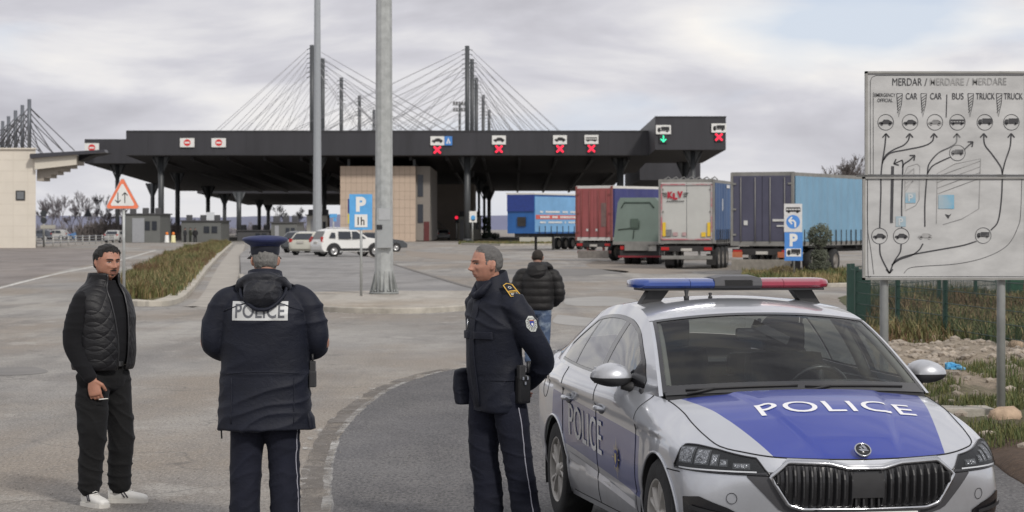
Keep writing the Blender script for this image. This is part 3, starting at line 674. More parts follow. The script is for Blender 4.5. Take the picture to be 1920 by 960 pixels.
MAST = lmast(720, 559, 36, 30, 'thick galvanised lighting mast with grey cable box on the paved island', True)
lmast(595, 462, 18, 11, 'slim grey lighting mast rising behind the parked cars', False)
# floodlight cluster far behind
fl = thing('floodlight_mast', 'distant floodlight mast with lamp clusters among the right cable masts', 'mast', (px2x(862, 560), 560, 0))
tube('pole', [(0,0,0),(0,0,CAMH+(HOR-193)*560/F)], .3, M_COLM, fl); zt = CAMH+(HOR-205)*560/F
for k in range(2):
    bm = bmesh.new()
    for q in range(5): add_box(bm, (-1.3+.62*q, 0, zt+.9*k*1.6), (.5,.5,.7), bevel=.1)
    add_box(bm, (0, 0, zt-.45+1.44*k), (3.4,.3,.14)); bobj('lamp_cluster', bm, pm('lamp_head', (.12,.12,.12), .5, var=.1), fl)
# ---------- hills, far blue wall, tree lines
def hill(name, d, x0, x1, hfun, mat):
    bm = bmesh.new(); n = 160; a = []; 
    for i in range(n+1):
        x = x0+(x1-x0)*i/n; h = hfun(x); a.append((bm.verts.new((x, d-60, -1)), bm.verts.new((x, d, h)), bm.verts.new((x, d+300, -1))))
    for i in range(n):
        for k in (0, 1): bm.faces.new((a[i][k], a[i][k+1], a[i+1][k+1], a[i+1][k]))
    o = bobj(name, bm, mat, smooth=True); tag(o, kind='structure')
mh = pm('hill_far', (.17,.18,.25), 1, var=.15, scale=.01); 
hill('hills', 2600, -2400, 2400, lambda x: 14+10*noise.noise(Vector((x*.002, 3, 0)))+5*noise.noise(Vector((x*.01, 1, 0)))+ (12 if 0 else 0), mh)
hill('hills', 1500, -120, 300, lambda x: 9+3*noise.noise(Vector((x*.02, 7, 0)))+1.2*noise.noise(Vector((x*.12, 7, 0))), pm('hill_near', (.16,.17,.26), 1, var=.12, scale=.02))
# ================================================================ bare trees
M_BARK = pm('bare_bark', (.115,.10,.095), .9, var=.25, scale=4)
def bare_tree(loc, H, seed, label, mat=None, spread=.5, levels=5, group='bare winter trees beyond the border post', cat='tree', twig=.012):
    r = random.Random(seed); t = thing('bare_tree', label, cat, loc, r.random()*6, group)
    bt = bmesh.new(); bc = bmesh.new(); mat = mat or M_BARK
    def grow(p, d, ln, rad, lv):
        q = p+d*ln*.5+Vector((r.uniform(-1,1), r.uniform(-1,1), 0))*ln*.05; e = p+d*ln
        add_tube(bt if lv == 0 else bc, [p, q, e], [rad, rad*.85, rad*.68], 6 if lv < 2 else 3, caps=False)
        if lv >= levels: return
        nb = 3 if lv < 2 else r.choice((3,4))
        for k in range(nb):
            a = r.random()*6.28; tilt = r.uniform(.35, 1.0)*spread*(1 if k else .5)
            side = Vector((cos(a), sin(a), 0)); nd = (d+side*tilt*1.3+Vector((0,0,.12))).normalized()
            st = p+d*ln*r.uniform(.55, 1) if k else e
            grow(st, nd, ln*r.uniform(.6, .82), max(twig, rad*.55), lv+1)
    grow(Vector((0,0,0)), Vector((0,0,1)), H*.3, H*.018, 0)
    bobj('trunk', bt, mat, t); bobj('crown', bc, mat, t); return t
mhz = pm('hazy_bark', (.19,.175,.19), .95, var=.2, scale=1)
def tr(px, pyt, d, seed, label, **k):
    H = CAMH-(pyt-HOR)*d/F; return bare_tree((px2x(px, d), d, 0), H*.97, seed, label, **k)
specs = [(82,362,'bare tree at the beige building corner above the round road signs'),(98,372,'bare tree just right of the round road signs'),(116,352,'bushy bare tree left of the dark triangular sign'),(134,380,'low bare tree between the round and triangular signs'),(150,345,'tallest bare tree directly behind the dark triangular sign'),(172,372,'bare tree touching the triangular sign on its right'),(190,356,'bare tree above the distant silver car'),(205,384,'low bare tree behind the distant silver car'),(228,372,'bare tree behind the post of the red triangle sign')]
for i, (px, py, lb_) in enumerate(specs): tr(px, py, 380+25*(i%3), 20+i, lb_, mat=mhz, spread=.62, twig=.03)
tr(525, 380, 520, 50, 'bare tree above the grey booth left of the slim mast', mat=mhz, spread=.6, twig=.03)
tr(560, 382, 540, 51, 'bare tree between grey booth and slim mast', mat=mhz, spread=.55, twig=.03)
for i, (px, py, d, lb_) in enumerate(((1580,276,210,'bare brown tree above the light blue trailer by the lane map board'),(1612,270,205,'dense bare brown tree half hidden by the lane map board'),(1494,306,300,'faint bare tree over the roof of the light blue trailer'),(1560,290,230,'thin bare tree over the light blue trailer roof'))):
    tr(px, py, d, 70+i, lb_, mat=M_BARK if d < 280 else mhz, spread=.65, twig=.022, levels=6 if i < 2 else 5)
# low scrub behind the fences left
def scrub(name, x0, x1, d, h, label, mat, n=1400, seed=1, cat='scrub'):
    r = random.Random(seed); bm = bmesh.new()
    for i in range(n):
        x = r.uniform(x0, x1); y = d+r.uniform(0, 8); hh = h*(.5+.7*abs(noise.noise(Vector((x*.35, y*.2, seed)))))*r.uniform(.3, 1.1)
        for k in range(3):
            a = r.random()*6.28; p = Vector((x, y, 0)); q = p+Vector((cos(a)*hh*.3, sin(a)*hh*.3, hh)); sd_ = Vector((.05+.04*h, 0, 0))
            v = [bm.verts.new(z) for z in (p-sd_, p+sd_, q)]; bm.faces.new(v)
            c = p.lerp(q, r.uniform(.4, 1)); s_ = .16*h/2; v = [bm.verts.new(c+Vector((r.uniform(-s_,s_), r.uniform(-s_,s_), r.uniform(-s_,s_)))) for _ in range(3)]; bm.faces.new(v)
    o = bobj(name, bm, mat, fixn=False); tag(o, label, cat, kind='stuff')
scrub('scrub', px2x(66,300), px2x(300,300), 330, 3.4, 'tangled grey brown winter scrub behind the left fence', pm('scrub_brown', (.12,.105,.10), .95, var=.3, scale=.5), 1500, 3)
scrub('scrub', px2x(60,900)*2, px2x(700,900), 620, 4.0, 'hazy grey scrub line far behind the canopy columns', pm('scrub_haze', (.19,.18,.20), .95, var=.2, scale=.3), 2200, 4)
scrub('scrub', px2x(1380,300), px2x(1990,300), 240, 4.0, 'brown hedge line behind the parked trailers', pm('scrub_brown', (.12,.105,.10), .95, var=.3, scale=.5), 1500, 5)
# ---- leafy clipped plants
def leaf_ball(bm, c, rx, rz, n, r, ls):
    for i in range(n):
        v = Vector((r.gauss(0,1), r.gauss(0,1), r.gauss(0,1))).normalized(); rad = r.uniform(.55, 1.06)*(1+.18*noise.noise(v*3+Vector(c)))
        p = Vector(c)+Vector((v.x*rx*rad, v.y*rx*rad, v.z*rz*rad)); a = Vector((r.gauss(0,1), r.gauss(0,1), r.gauss(0,1))).normalized(); b = a.orthogonal().normalized()
        f = [bm.verts.new(p+a*ls), bm.verts.new(p+b*ls*.5), bm.verts.new(p-a*ls), bm.verts.new(p-b*ls*.5)]; bm.faces.new(f)
M_OLIVE = pm('olive_leaf', (.085,.095,.065), .75, var=.35, scale=3); M_OLD = pm('dark_leaf', (.03,.045,.028), .8, var=.3, scale=2)
def plant(name, px, py, parts, label, cat, d=None, mat=M_OLIVE, trunk=None, z0=0, group=None, ls=.05):
    d = d or F/((py-HOR)/CAMH); t = thing(name, label, cat, (px2x(px, d), d, z0), 0, group); k = d/F; r = random.Random(int(px)); bm = bmesh.new()
    top = 0
    for (dy, rx, rz, n) in parts: leaf_ball(bm, (0,0,(py-dy)*k), rx*k, rz*k, n, r, ls); top = max(top, (py-dy)*k)
    bobj('crown', bm, mat, t, fixn=False)
    bm = bmesh.new(); add_tube(bm, [(0,0,0), (.03,0,top*.5), (0,0,top)], [.05,.04,.03], 8)
    for a in range(5): add_tube(bm, [(0,0,top*.6), (cos(a*1.3)*parts[0][1]*k*.6, sin(a*1.3)*parts[0][1]*k*.6, top*1.0)], .015, 5)
    bobj('trunk', bm, M_BARK, t); return t
plant('clipped_olive_tree', 1537, 518, [(442,23,22,1500),(480,17,15,600),(498,20,12,700)], 'clipped olive tree with round head in front of the light blue trailer', 'tree', mat=M_OLIVE)
plant('low_shrub', 1468, 520, [(508,24,10,700)], 'low brown rounded shrub left of the truck parking sign', 'shrub', mat=pm('brown_leaf', (.11,.085,.04), .85, var=.3))
plant('tiered_shrub', 912, 449, [(414,8,7,260),(428,9,6,260),(441,10,6,260)], 'dark green tiered topiary shrub right of the white kiosk', 'shrub', mat=M_OLD, ls=.16)
plant('low_shrub', 928, 450, [(442,9,6,200)], 'low dark shrub right of the tiered topiary', 'shrub', mat=M_OLD, ls=.16)
pts = []; r = random.Random(9)
for i in range(1500):
    px = r.uniform(1395, 1600); py = r.uniform(512, 532); g = G(px, py); pts.append((g.x, g.y, 0, r.uniform(.4,1.2)))
blades('strip_grass', pts, .3, .05, [MG[0], MG[2], MG[1]], 'short grass strip round the truck parking sign and olive tree', 'grass', .5, 5)
pts = []
for i in range(900):
    px = r.uniform(860, 1080); py = 455+r.uniform(-1.5,3.5)-abs(px-880)*.0; g = G(px, py); pts.append((g.x, g.y, 0, r.uniform(.2,.8)))
blades('strip_grass', pts, .35, .09, [MG[0], MG[2], MG[1]], 'thin green verge below the tiered shrub and far trailer', 'grass', .5, 4)
def isl(name, pxs, z=.05, mat=M_PAVE):
    P = [G(*p) for p in pxs]; return sheet(name, [(p.x, p.y) for p in P], z, mat)
isl('truck_park_verge', [(1385,536),(1600,536),(1600,512),(1400,512)], .02, M_SOIL)
k_ = [G(*p) for p in ((1375,540),(1450,541),(1600,537))]; kerb('kerb', [(p.x,p.y) for p in k_], .25, .12)
k_ = [G(*p) for p in ((868,459),(940,461),(1080,460),(1180,462))]; kerb('kerb', [(p.x,p.y) for p in k_], .4, .2)
isl('far_verge', [(862,458),(1180,461),(1180,452),(890,453)], .02, M_SOIL)
# ================================================================ signs, map board, fence
M_PANEL = pm('board_aluminium', (.49,.49,.485), .5, metal=0, var=.16, scale=2.4, rvar=.1, stretch=(1,1,2.2))
def worn(name, dark, bright, x0, x1):      # print that has weathered away towards one side and in spots
    m = bpy.data.materials.new(name); m.use_nodes = True; t = m.node_tree; b = t.nodes['Principled BSDF']; l = t.links.new
    tcn = t.nodes.new('ShaderNodeTexCoord'); n = t.nodes.new('ShaderNodeTexNoise'); n.inputs['Scale'].default_value = 3.2; n.inputs['Detail'].default_value = 7; l(tcn.outputs['Object'], n.inputs['Vector'])
    mr = t.nodes.new('ShaderNodeMapRange'); mr.inputs[1].default_value = x0; mr.inputs[2].default_value = x1; l(n.outputs[0], mr.inputs[0])
    mi = t.nodes.new('ShaderNodeMix'); mi.data_type = 'RGBA'; mi.inputs[6].default_value = (*dark, 1); mi.inputs[7].default_value = (*bright, 1); l(mr.outputs[0], mi.inputs[0]); l(mi.outputs[2], b.inputs['Base Color']); b.inputs['Roughness'].default_value = .6; return m
M_PR = worn('worn_print', (.05,.05,.055), (.32,.32,.32), .56, .80); M_PR2 = worn('fainter_print', (.20,.20,.20), (.40,.395,.39), .35, .62)
M_PBL = worn('faded_blue', (.17,.40,.56), (.40,.45,.47), .36, .62)
DB = 23.6; kB = DB/F
bt_ = thing('lane_map_board', 'large weathered grey board with lane map drawing on two steel posts', 'sign board', (px2x(1773, DB), DB, 0))
bx = bt_.location.x
def Z5(zx, zy, off=-.004):     # drawing coordinates of the board face
    return Vector(((1580+zx/2.232-960)*kB-bx, off, CAMH-(110+zy/2.232-HOR)*kB))
def zb(zx0, zy0, zx1, zy1, name, th=.035, mat=M_PANEL, y=0, bevel=.006):
    a = Z5(zx0, zy0); b = Z5(zx1, zy1); return boxo(name, ((a.x+b.x)/2, y+th/2, (a.z+b.z)/2), (abs(b.x-a.x), th, abs(a.z-b.z)), mat, bt_, bevel)
up = zb(98, 58, 768, 485, 'upper_panel'); lo = zb(88, 497, 768, 922, 'lower_panel')
M_EDGE = pm('board_edge', (.30,.295,.28), .5, metal=.2, var=.2, scale=5)
fr_ = bmesh.new()
for (a, b, c, d_) in ((94,53,772,62),(94,53,104,488),(764,53,772,488),(84,495,772,503),(84,495,94,926),(84,917,772,926),(764,495,772,926)):
    p = Z5(a, b); q = Z5(c, d_); add_box(fr_, ((p.x+q.x)/2, .012, (p.z+q.z)/2), (abs(q.x-p.x), .06, abs(p.z-q.z)))
bobj('rim', fr_, M_EDGE, bt_)
zb(60, 486, 775, 494, 'cross_rail', .05, pm('rail_dark', (.10,.10,.10), .5, var=.1), -.01, 0)
for px, lab_ in ((1660, 0), (1880, 0)):
    p = (px-960)*kB-bx; tube('post', [(p, .08, -.1), (p, .08, 3.3)], .043, M_STEEL, bt_, 14)
def bz(name, strokes, wd, mat, smooth=True, off=-.004, closed=False):
    if name in ('arrow_head', 'hatched_island') and len(strokes) > 9:
        n_ = 2 if name == 'arrow_head' else 7
        for i in range(0, len(strokes), n_): bz(name, strokes[i:i+n_], wd, mat, smooth, off-.0004*(i%3), closed)
        return
    bm = bmesh.new()
    for st in strokes:
        P = [tuple(a) for a in catmull(st, 8)] if smooth and len(st) > 2 else st
        ribbon(bm, P, wd, lambda a, b: Z5(a, b, off), closed)
    return bobj(name, bm, mat, bt_, fixn=False)
bz('border_line', [[(757,70),(140,70),(122,78),(116,95),(116,485)]], 2.0, M_PR, False)
bz('border_line', [[(130,902),(118,800),(104,700),(104,502)],[(104,502),(106,890),(118,910),(140,912),(757,912)],[(128,140),(128,484)],[(750,502),(745,640),(735,700),(690,780),(600,830),(480,858),(340,868),(280,876),(256,898)]], 2.0, M_PR)
bz('lane_arrow', [[(196,898),(170,850),(157,815),(155,775)],[(155,708),(160,560),(160,500),(165,440),(176,370),(181,315)],[(165,440),(180,405),(215,380),(255,362),(275,340),(280,315)],[(170,425),(200,395),(270,380),(340,365),(375,345),(382,315)],[(196,898),(215,850),(240,810),(245,776)],[(247,708),(247,600),(250,500),(252,440),(248,424)],[(250,455),(258,440),(280,425),(300,407)],[(344,703),(344,610),(350,520),(355,480),(362,440),(400,395),(450,370),(475,350),(478,315)],[(355,480),(375,450),(410,430),(450,412)],[(510,380),(525,365),(543,350)],[(668,480),(660,450),(625,400),(595,360),(590,315)],[(668,480),(680,430),(700,370),(705,315)],[(620,718),(650,680),(664,590),(669,480)],[(206,865),(230,840),(280,822),(400,800),(500,782),(560,764)],[(206,862),(240,840),(290,822),(320,800),(336,774)]], 5.6, M_PR)
heads = []
for x, y, a in ((181,313,90),(280,313,90),(382,313,90),(478,313,90),(590,313,90),(705,313,90),(196,898,-90),(302,405,40),(545,348,40),(214,440,205)):
    for s_ in (140, -140):
        an = radians(a+s_); heads.append([(x, y), (x+22*cos(an), y-22*sin(an))])
bz('arrow_head', heads, 5.6, M_PR, False)
bz('arrow_stub', [[(250,424),(214,440)]], 4.6, M_PR, False)
bz('wide_bar', [[(209,450),(204,688)]], 12, M_PR, False)
bz('lane_divider', [[(436,150),(433,246)]], 4, M_PR, False)
hs = []
for x0 in (226, 327, 524, 643):
    hs.append([(x0,146),(x0+24,146),(x0+20,190),(x0+8,244),(x0+3,190),(x0,146)])
    for k in range(6): hs.append([(x0+2, 166+12*k), (x0+22-2*k, 152+12*k)])
bz('hatched_island', hs, 2.8, M_PR, False)
hs = [[(262,628),(260,480),(272,452),(312,440),(323,450),(320,590),(305,615),(262,636)],[(262,520),(268,480),(298,458),(298,505),(262,556)]]
for k in range(4): hs.append([(264, 490+16*k), (297, 462+16*k)])
hs += [[(392,690),(396,480),(470,440),(577,418),(570,628),(500,670),(420,694)]]
for k in range(4): hs.append([(395, 494+24*k), (575, 428+24*k)])
bz('parking_outline', hs, 2.8, M_PR2, False)
bz('circle_symbol', [[(x+33*cos(a*.2618), y+33*sin(a*.2618)) for a in range(25)] for x, y in ((180,266),(282,266),(386,266),(480,266),(595,266),(706,266),(480,394),(154,742),(245,742),(588,740))], 2.2, M_PR, False)
for kind, x, y, w_, mt in (('car',180,268,58,M_PR),('car',282,268,56,M_PR),('car',386,268,56,M_PR2),('bus',480,266,58,M_PR),('truck',596,264,58,M_PR),('truck',706,264,58,M_PR),('truck',480,392,50,M_PR),('car',154,744,54,M_PR),('car',245,744,54,M_PR),('truck',588,738,52,M_PR),('car',345,744,60,M_PR2)):
    flat('vehicle_symbol', [[(x+(a-x), y-(b-y)) for a, b in P] for P in picto(kind, x, y, w_)], lambda a, b: Z5(a, b, -.006), mt, bt_)
def btx(s, zx, zy, wz, hz, mat=M_PR, bold=.006):
    c = Z5(zx, zy, -.006); text_obj('lettering', s, plane_f3(c, (1,0,0), (0,0,1)), mat, bt_, wz/2.232*kB, hz/2.232*kB, bold)
btx('MERDAR', 270, 97, 124, 31, M_PR, .0); btx('/', 348, 98, 12, 32, M_PR); btx('MERDARE', 437, 96, 142, 30, M_PR2); btx('/', 524, 96, 12, 32, M_PR2); btx('MERDARE', 614, 95, 142, 30, M_PR2)
btx('EMERGENCY', 177, 152, 88, 15); btx('OFFICIAL', 177, 174, 64, 15)
for s, x, w_ in (('CAR',288,48),('CAR',390,48),('BUS',482,48),('TRUCK',597,80),('TRUCK',714,80)): btx(s, x, 157, w_, 27)
for x0, y0, x1, y1 in ((262,560,305,604),(222,660,264,703),(400,570,466,628)):
    flat('blue_field', [rect(x0, y0, x1, y1)], lambda a, b: Z5(a, b, -.005), M_PBL, bt_)
M_FW = pm('faded_white', (.52,.55,.56), .6, var=.1)
for x, y, w_ in ((284,582,20),(243,682,20)): text_obj('lettering', 'P', plane_f3(Z5(x, y, -.008), (1,0,0), (0,0,1)), M_FW, bt_, w_/2.232*kB, 30/2.232*kB, .03)
flat('bird_mark', [[(428,650),(445,655),(456,648),(446,662),(442,670),(436,660)]], lambda a, b: Z5(a, b, -.006), M_PR, bt_)
# ---------- warning triangle
def tri_sign():
    g = G(232, 572); d = 58.5; t = thing('warning_sign', 'red bordered triangular two-way traffic sign on grey post behind the standing civilian', 'road sign', (px2x(230, d), d, 0)); k = d/F
    H = lambda py: CAMH-(py-HOR)*k; X = lambda px: (px-230)*k
    tube('post', [(X(232),.05,0),(X(231),.05,H(345))], .036, M_STEEL, t, 12)
    def tri(s_, cy=0): 
        P = [(X(198), H(391)), (X(262), H(391)), (X(230), H(332))]; c = (sum(p[0] for p in P)/3, sum(p[1] for p in P)/3)
        o = []
        for i in range(3):      # rounded corners
            p = P[i]; a = P[i-1]; b = P[(i+1)%3]
            for q in (a, b):
                o.append((p[0]+(q[0]-p[0])*.07, p[1]+(q[1]-p[1])*.07))
        return [(c[0]+(x-c[0])*s_, c[1]+(y-c[1])*s_) for x, y in o]
    bm = bmesh.new(); add_prism(bm, tri(1.04), -.01, .02, Matrix.Rotation(pi/2, 4, 'X')); bobj('backing_plate', bm, pm('sign_back', (.5,.5,.5), .5, metal=.3, var=.1), t)
    flat('red_border', [tri(1.0)], lambda a, b: Vector((a, -.026, b)), pm('faded_sign_red', (.78,.20,.10), .5, var=.12, scale=6), t)
    flat('white_field', [tri(.74)], lambda a, b: Vector((a, -.030, b)), M_WHT, t)
    f3 = lambda a, b: Vector((X(a), -.034, H(b)))
    for x, s_ in ((221.5, 1), (234.5, -1)):
        bm = bmesh.new(); ribbon(bm, [(x, 361), (x, 380.5)], 1.6, f3); yy = 380.5 if s_ > 0 else 361
        for q in (-1, 1): ribbon(bm, [(x, yy), (x+q*5, yy-s_*5.5)], 1.6, lambda a, b: f3(a, b)+Vector((0,-.001*(2+q),0)))
        bobj('arrow', bm, M_BLK, t, fixn=False)
tri_sign()
# ---------- parking sign 1h
def plate_sign(px, pyb, x0, y0, x1, y1, label, name='parking_sign'):
    d = F/((pyb-HOR)/CAMH); t = thing(name, label, 'road sign', (px2x(px, d), d, .11 if px < 700 else 0)); k = d/F; zo = t.location.z
    X = lambda a: (a-px)*k; H = lambda b: CAMH-(b-HOR)*k-zo
    tube('post', [(0,.04,0),(0,.04,H(y0+4))], .034, M_STEEL, t, 12)
    return t, X, H
t, X, H = plate_sign(677, 563, 655, 365, 698, 431, 'blue parking sign reading P 1h on a thin post left of the thick mast')
def pl(name, x0, y0, x1, y1, mat, yy=0, th=.02): return boxo(name, ((X(x0)+X(x1))/2, yy, (H(y0)+H(y1))/2), (abs(X(x1)-X(x0)), th, abs(H(y0)-H(y1))), mat, t, .004)
M_SKY = pm('sign_sky_blue', (.10,.36,.70), .4, var=.12, scale=5)
pl('blue_plate', 655, 364, 698, 431, M_SKY); pl('white_field', 665, 402, 689, 426, M_WHT, -.016, .012)
text_obj('lettering', 'P', plane_f3((X(677), -.014, H(383)), (1,0,0), (0,0,1)), M_WHT, t, 19*abs(X(678)-X(677)), 28*abs(X(678)-X(677)), .05)
text_obj('lettering', '1h', plane_f3((X(677), -.024, H(414.5)), (1,0,0), (0,0,1)), M_BLK, t, 13*abs(X(678)-X(677)), 15*abs(X(678)-X(677)), .02)
# blue-yellow panel behind it
t = thing('notice_panel', 'narrow dark blue and yellow panel peeking out left of the blue parking sign', 'sign', G(655, 470)); d = t.location.y; k = d/F
for y0, y1, mm in ((373, 400, pm('navy_panel', (.015,.03,.16), .5, var=.1)), (401, 419, pm('yellow_panel', (.62,.52,.05), .5, var=.1))):
    boxo('coloured_plate', (0, 0, CAMH-((y0+y1)/2-HOR)*k), (5.5*k, .08, (y1-y0)*k), mm, t)
tube('post', [(0,.08,0),(0,.08,4.2)], .06, M_STEEL, t)
# ---------- truck parking sign (stacked)
t, X, H = plate_sign(1489, 524, 0, 382, 0, 0, 'tall stacked sign of bus, left turn arrow and truck parking before the trailers', 'stacked_sign')
pl('grey_plate', 1470, 382, 1504, 435, pm('plate_grey', (.60,.60,.60), .5, var=.08)); pl('blue_plate', 1471, 435.5, 1505, 489, M_BLUE2 := pm('sign_blue2', (.07,.24,.62), .45, var=.1, scale=4)); pl('white_field', 1474, 466, 1502, 481, M_WHT, -.016, .012)
u = abs(X(1490)-X(1489)); f3 = lambda yy: (lambda a, b: Vector((X(a), yy, H(b))))
def upf(P, cy): return [[(a, 2*cy-b) for a, b in Q] for Q in P]
flat('bus_symbol', upf(picto('bus', 1487, 394, 27), 394), f3(-.014), M_BLK, t)
flat('blue_disc', [circ(1487, 416, 13)], f3(-.014), M_BLUE2, t)
bm = bmesh.new(); ribbon(bm, [(1491,426),(1491,417),(1488,413.5),(1480,413.5)], 3.4, f3(-.017)); ribbon(bm, [(1485,407),(1479,413.5),(1485,420)], 3.2, f3(-.019)); bobj('turn_arrow', bm, M_WHT, t, fixn=False)
text_obj('lettering', 'P', plane_f3((X(1488), -.014, H(450)), (1,0,0), (0,0,1)), M_WHT, t, 15*u, 24*u, .05)
flat('truck_symbol', upf(picto('truck', 1488, 473, 25), 473), f3(-.024), M_BLK, t)
# ---------- signs seen from behind, small far ones
def back_sign(px, pyb, shapes, label, name='road_sign', mat=None, front=False, wd=.09):
    d = F/((pyb-HOR)/CAMH); t = thing(name, label, 'road sign', (px2x(px, d), d, 0)); k = d/F; X = lambda a: (a-px)*k; H = lambda b: CAMH-(b-HOR)*k
    top = min(s_[2] for s_ in shapes); tube('post', [(0,.06,0),(0,.06,H(top))], wd, M_STEEL, t, 8)
    for kind, cx, y0, y1, r, mm in shapes:
        bm = bmesh.new()
        if kind == 'c': add_prism(bm, circ(X(cx), H((y0+y1)/2), r*k, 24), 0, .05, Matrix.Rotation(pi/2, 4, 'X'))
        elif kind == 't': add_prism(bm, [(X(cx)-r*k, H(y1)), (X(cx)+r*k, H(y1)), (X(cx), H(y0))], 0, .05, Matrix.Rotation(pi/2, 4, 'X'))
        else: add_prism(bm, [(X(cx)-r*k, H(y1)), (X(cx)+r*k, H(y1)), (X(cx)+r*k, H(y0)), (X(cx)-r*k, H(y0))], 0, .05, Matrix.Rotation(pi/2, 4, 'X'))
        bobj('sign_plate', bm, mm, t)
    return t
MDK = pm('sign_back_dark', (.035,.04,.05), .6, var=.1)
back_sign(82, 463, [('c',82,394,406,6,MDK),('c',82,407,420,6,MDK),('r',90,422,429,14,pm('kiosk_white', (.42,.41,.37)))], 'post with two dark round sign backs and a small white board, far left')
back_sign(165, 448, [('t',165,390,406,8,MDK)], 'dark back of a distant triangular sign in front of the bare trees')
back_sign(395, 453, [('r',394,398,421,8,pm('plate_pale', (.62,.64,.66), .5, var=.05))], 'small pale square sign board standing at the far tip of the grassy island')
back_sign(886, 455, [('r',887,396,417,7,M_WHT),('c',887,407,414,4,M_SKY)], 'white sign with small blue disc in front of the white kiosk').children[1]
g = [o for o in bpy.data.objects if o.get('label','').startswith('white sign with small blue')][0]; k = g.location.y/F
flat('blue_symbol', [circ(1*k, CAMH-(408-HOR)*k, 4.2*k)], lambda a, b: Vector((a, -.08, b)), M_SKY, g)
t = back_sign(856, 450, [('r',857,404,418,3.4,MDK)], 'small traffic light glowing red at the left edge of the white kiosk', 'traffic_light'); k = t.location.y/F
flat('red_light', [circ(0, CAMH-(408-HOR)*k, 3.0*k)], lambda a, b: Vector((a, -.09, b)), M_LR, t); t['category'] = 'traffic light'
back_sign(625, 456, [('r',625,401,408,7,M_SKY),('r',628,409,415,3,M_SKY)], 'small blue sign cluster between the slim mast and the office block')
# ---------- far-left railing
rl = thing('guard_railing', 'low grey railing with pale posts running from the beige building', 'railing', G(140, 464)); o = rl.location
bm = bmesh.new(); a = G(68, 463)-o; b = G(214, 456)-o
for z in (.35, .62, .9): add_tube(bm, [a+Vector((0,0,z)), b+Vector((0,0,z))], .05, 6)
bobj('rail', bm, pm('rail_grey', (.20,.21,.23), .5, var=.1), rl)
for i in range(12):
    p = a.lerp(b, i/11); tube('post', [p, p+Vector((0,0,1.0))], .07, pm('post_pale', (.5,.5,.48), .6, var=.1), rl, 8)
# bollards
for px, col, lb_ in ((313,(.68,.68,.66),'white'),(325,(.66,.62,.35),'cream yellow')):
    g = G(px, 455); t = thing('barrier_drum', f'{lb_} traffic drum with orange band between the canopy columns', 'traffic drum', g, 0, 'traffic drums under the canopy')
    bm = bmesh.new(); add_lathe(bm, [(.32,0),(.32,.1),(.27,.12),(.24,.85),(.18,.9)], 16); bobj('body', bm, pm('drum_'+lb_.split()[0], col, .5, var=.05), t)
    bm = bmesh.new(); add_lathe(bm, [(.05,.9),(.16,.95),(.17,1.15),(.1,1.25)], 12); bobj('top', bm, pm('orange_top', (.8,.22,.03), .5, var=.05), t)
# ---------- green mesh fence
M_GF = pm('fence_green', (.008,.036,.027), .5, var=.15, scale=4)
def fence(p0, p1, n, h, label, dense=0):
    t = thing('mesh_fence', label, 'fence', p0); p0 = Vector(p0); p1 = Vector(p1); v = p1-p0; zz = lambda p: vz(p.x, p.y)
    bm = bmesh.new(); L_ = v.length; m_ = int(L_/.07)
    for i in range(m_+1):
        q = v*(i/m_); z = 0; add_tube(bm, [q+Vector((0,0,z+.03)), q+Vector((0,0,h))], .004 if not dense else .008, 3, caps=False)
    for k in range(6): z = .06+(h-.08)*k/5; add_tube(bm, [Vector((0,0,z)), v+Vector((0,0,z))], .007, 4, caps=False)
    bobj('wire_mesh', bm, M_GF, t)
    for i in range(n+1):
        q = v*(i/n); bm = bmesh.new(); add_box(bm, (q.x, q.y, h/2), (.075, .075, h+.1), bevel=.005); bobj('post', bm, M_GF, t)
fence((6.42, 45.2, 0), (7.75, 29.6, 0), 5, 1.1, 'green wire mesh fence running toward the lane map board')
fence((6.95, 49.5, 0), (14.0, 64.5, 0), 5, 1.1, 'farther green wire mesh fence slanting away behind the weeds')
t = thing('green_gate', 'solid dark green metal gate leaf left of the lane map board', 'gate', (px2x(1610, 46), 46, 0)); 
boxo('gate_panel', (0, 0, .57), (.33, .05, 1.05), M_GF, t, .01); 
for s_ in (-1, 1): boxo('post', (s_*.19, 0, .6), (.07, .07, 1.2), M_GF, t, .005)
# bin and red barrier behind
g = G(1893, 558); t = thing('waste_bin', 'dark green wheeled waste bin behind the mesh fence at right', 'bin', g)
bm = bmesh.new(); add_prism(bm, [(-.3,0),(.3,0),(.36,.95),(-.36,.95)], -.3, .3, Matrix.Rotation(pi/2, 4, 'X')); bobj('body', bm, pm('bin_green', (.02,.10,.05), .5, var=.1), t)
bm = bmesh.new(); add_box(bm, (0,0,1.0), (.76,.7,.09), bevel=.03); bobj('lid', bm, pm('bin_lid', (.015,.07,.04), .5, var=.1), t)
for s_ in (-1, 1): bm = bmesh.new(); add_lathe(bm, [(.09,-.03),(.09,.03)], 14, 'X', (s_*.3, .3, .09)); bobj('wheel', bm, M_BLK, t)
g = G(1916, 556); t = thing('red_barrier', 'red plastic road barrier at the right edge behind the bin', 'barrier', g)
bm = bmesh.new(); add_prism(bm, [(-.35,0),(-.35,.12),(-.15,.25),(-.1,.95),(.1,.95),(.15,.25),(.35,.12),(.35,0)], -.5, .5, Matrix.Rotation(pi/2, 4, 'X')); bobj('body', bm, pm('red_plastic', (.5,.03,.03), .45, var=.1), t)
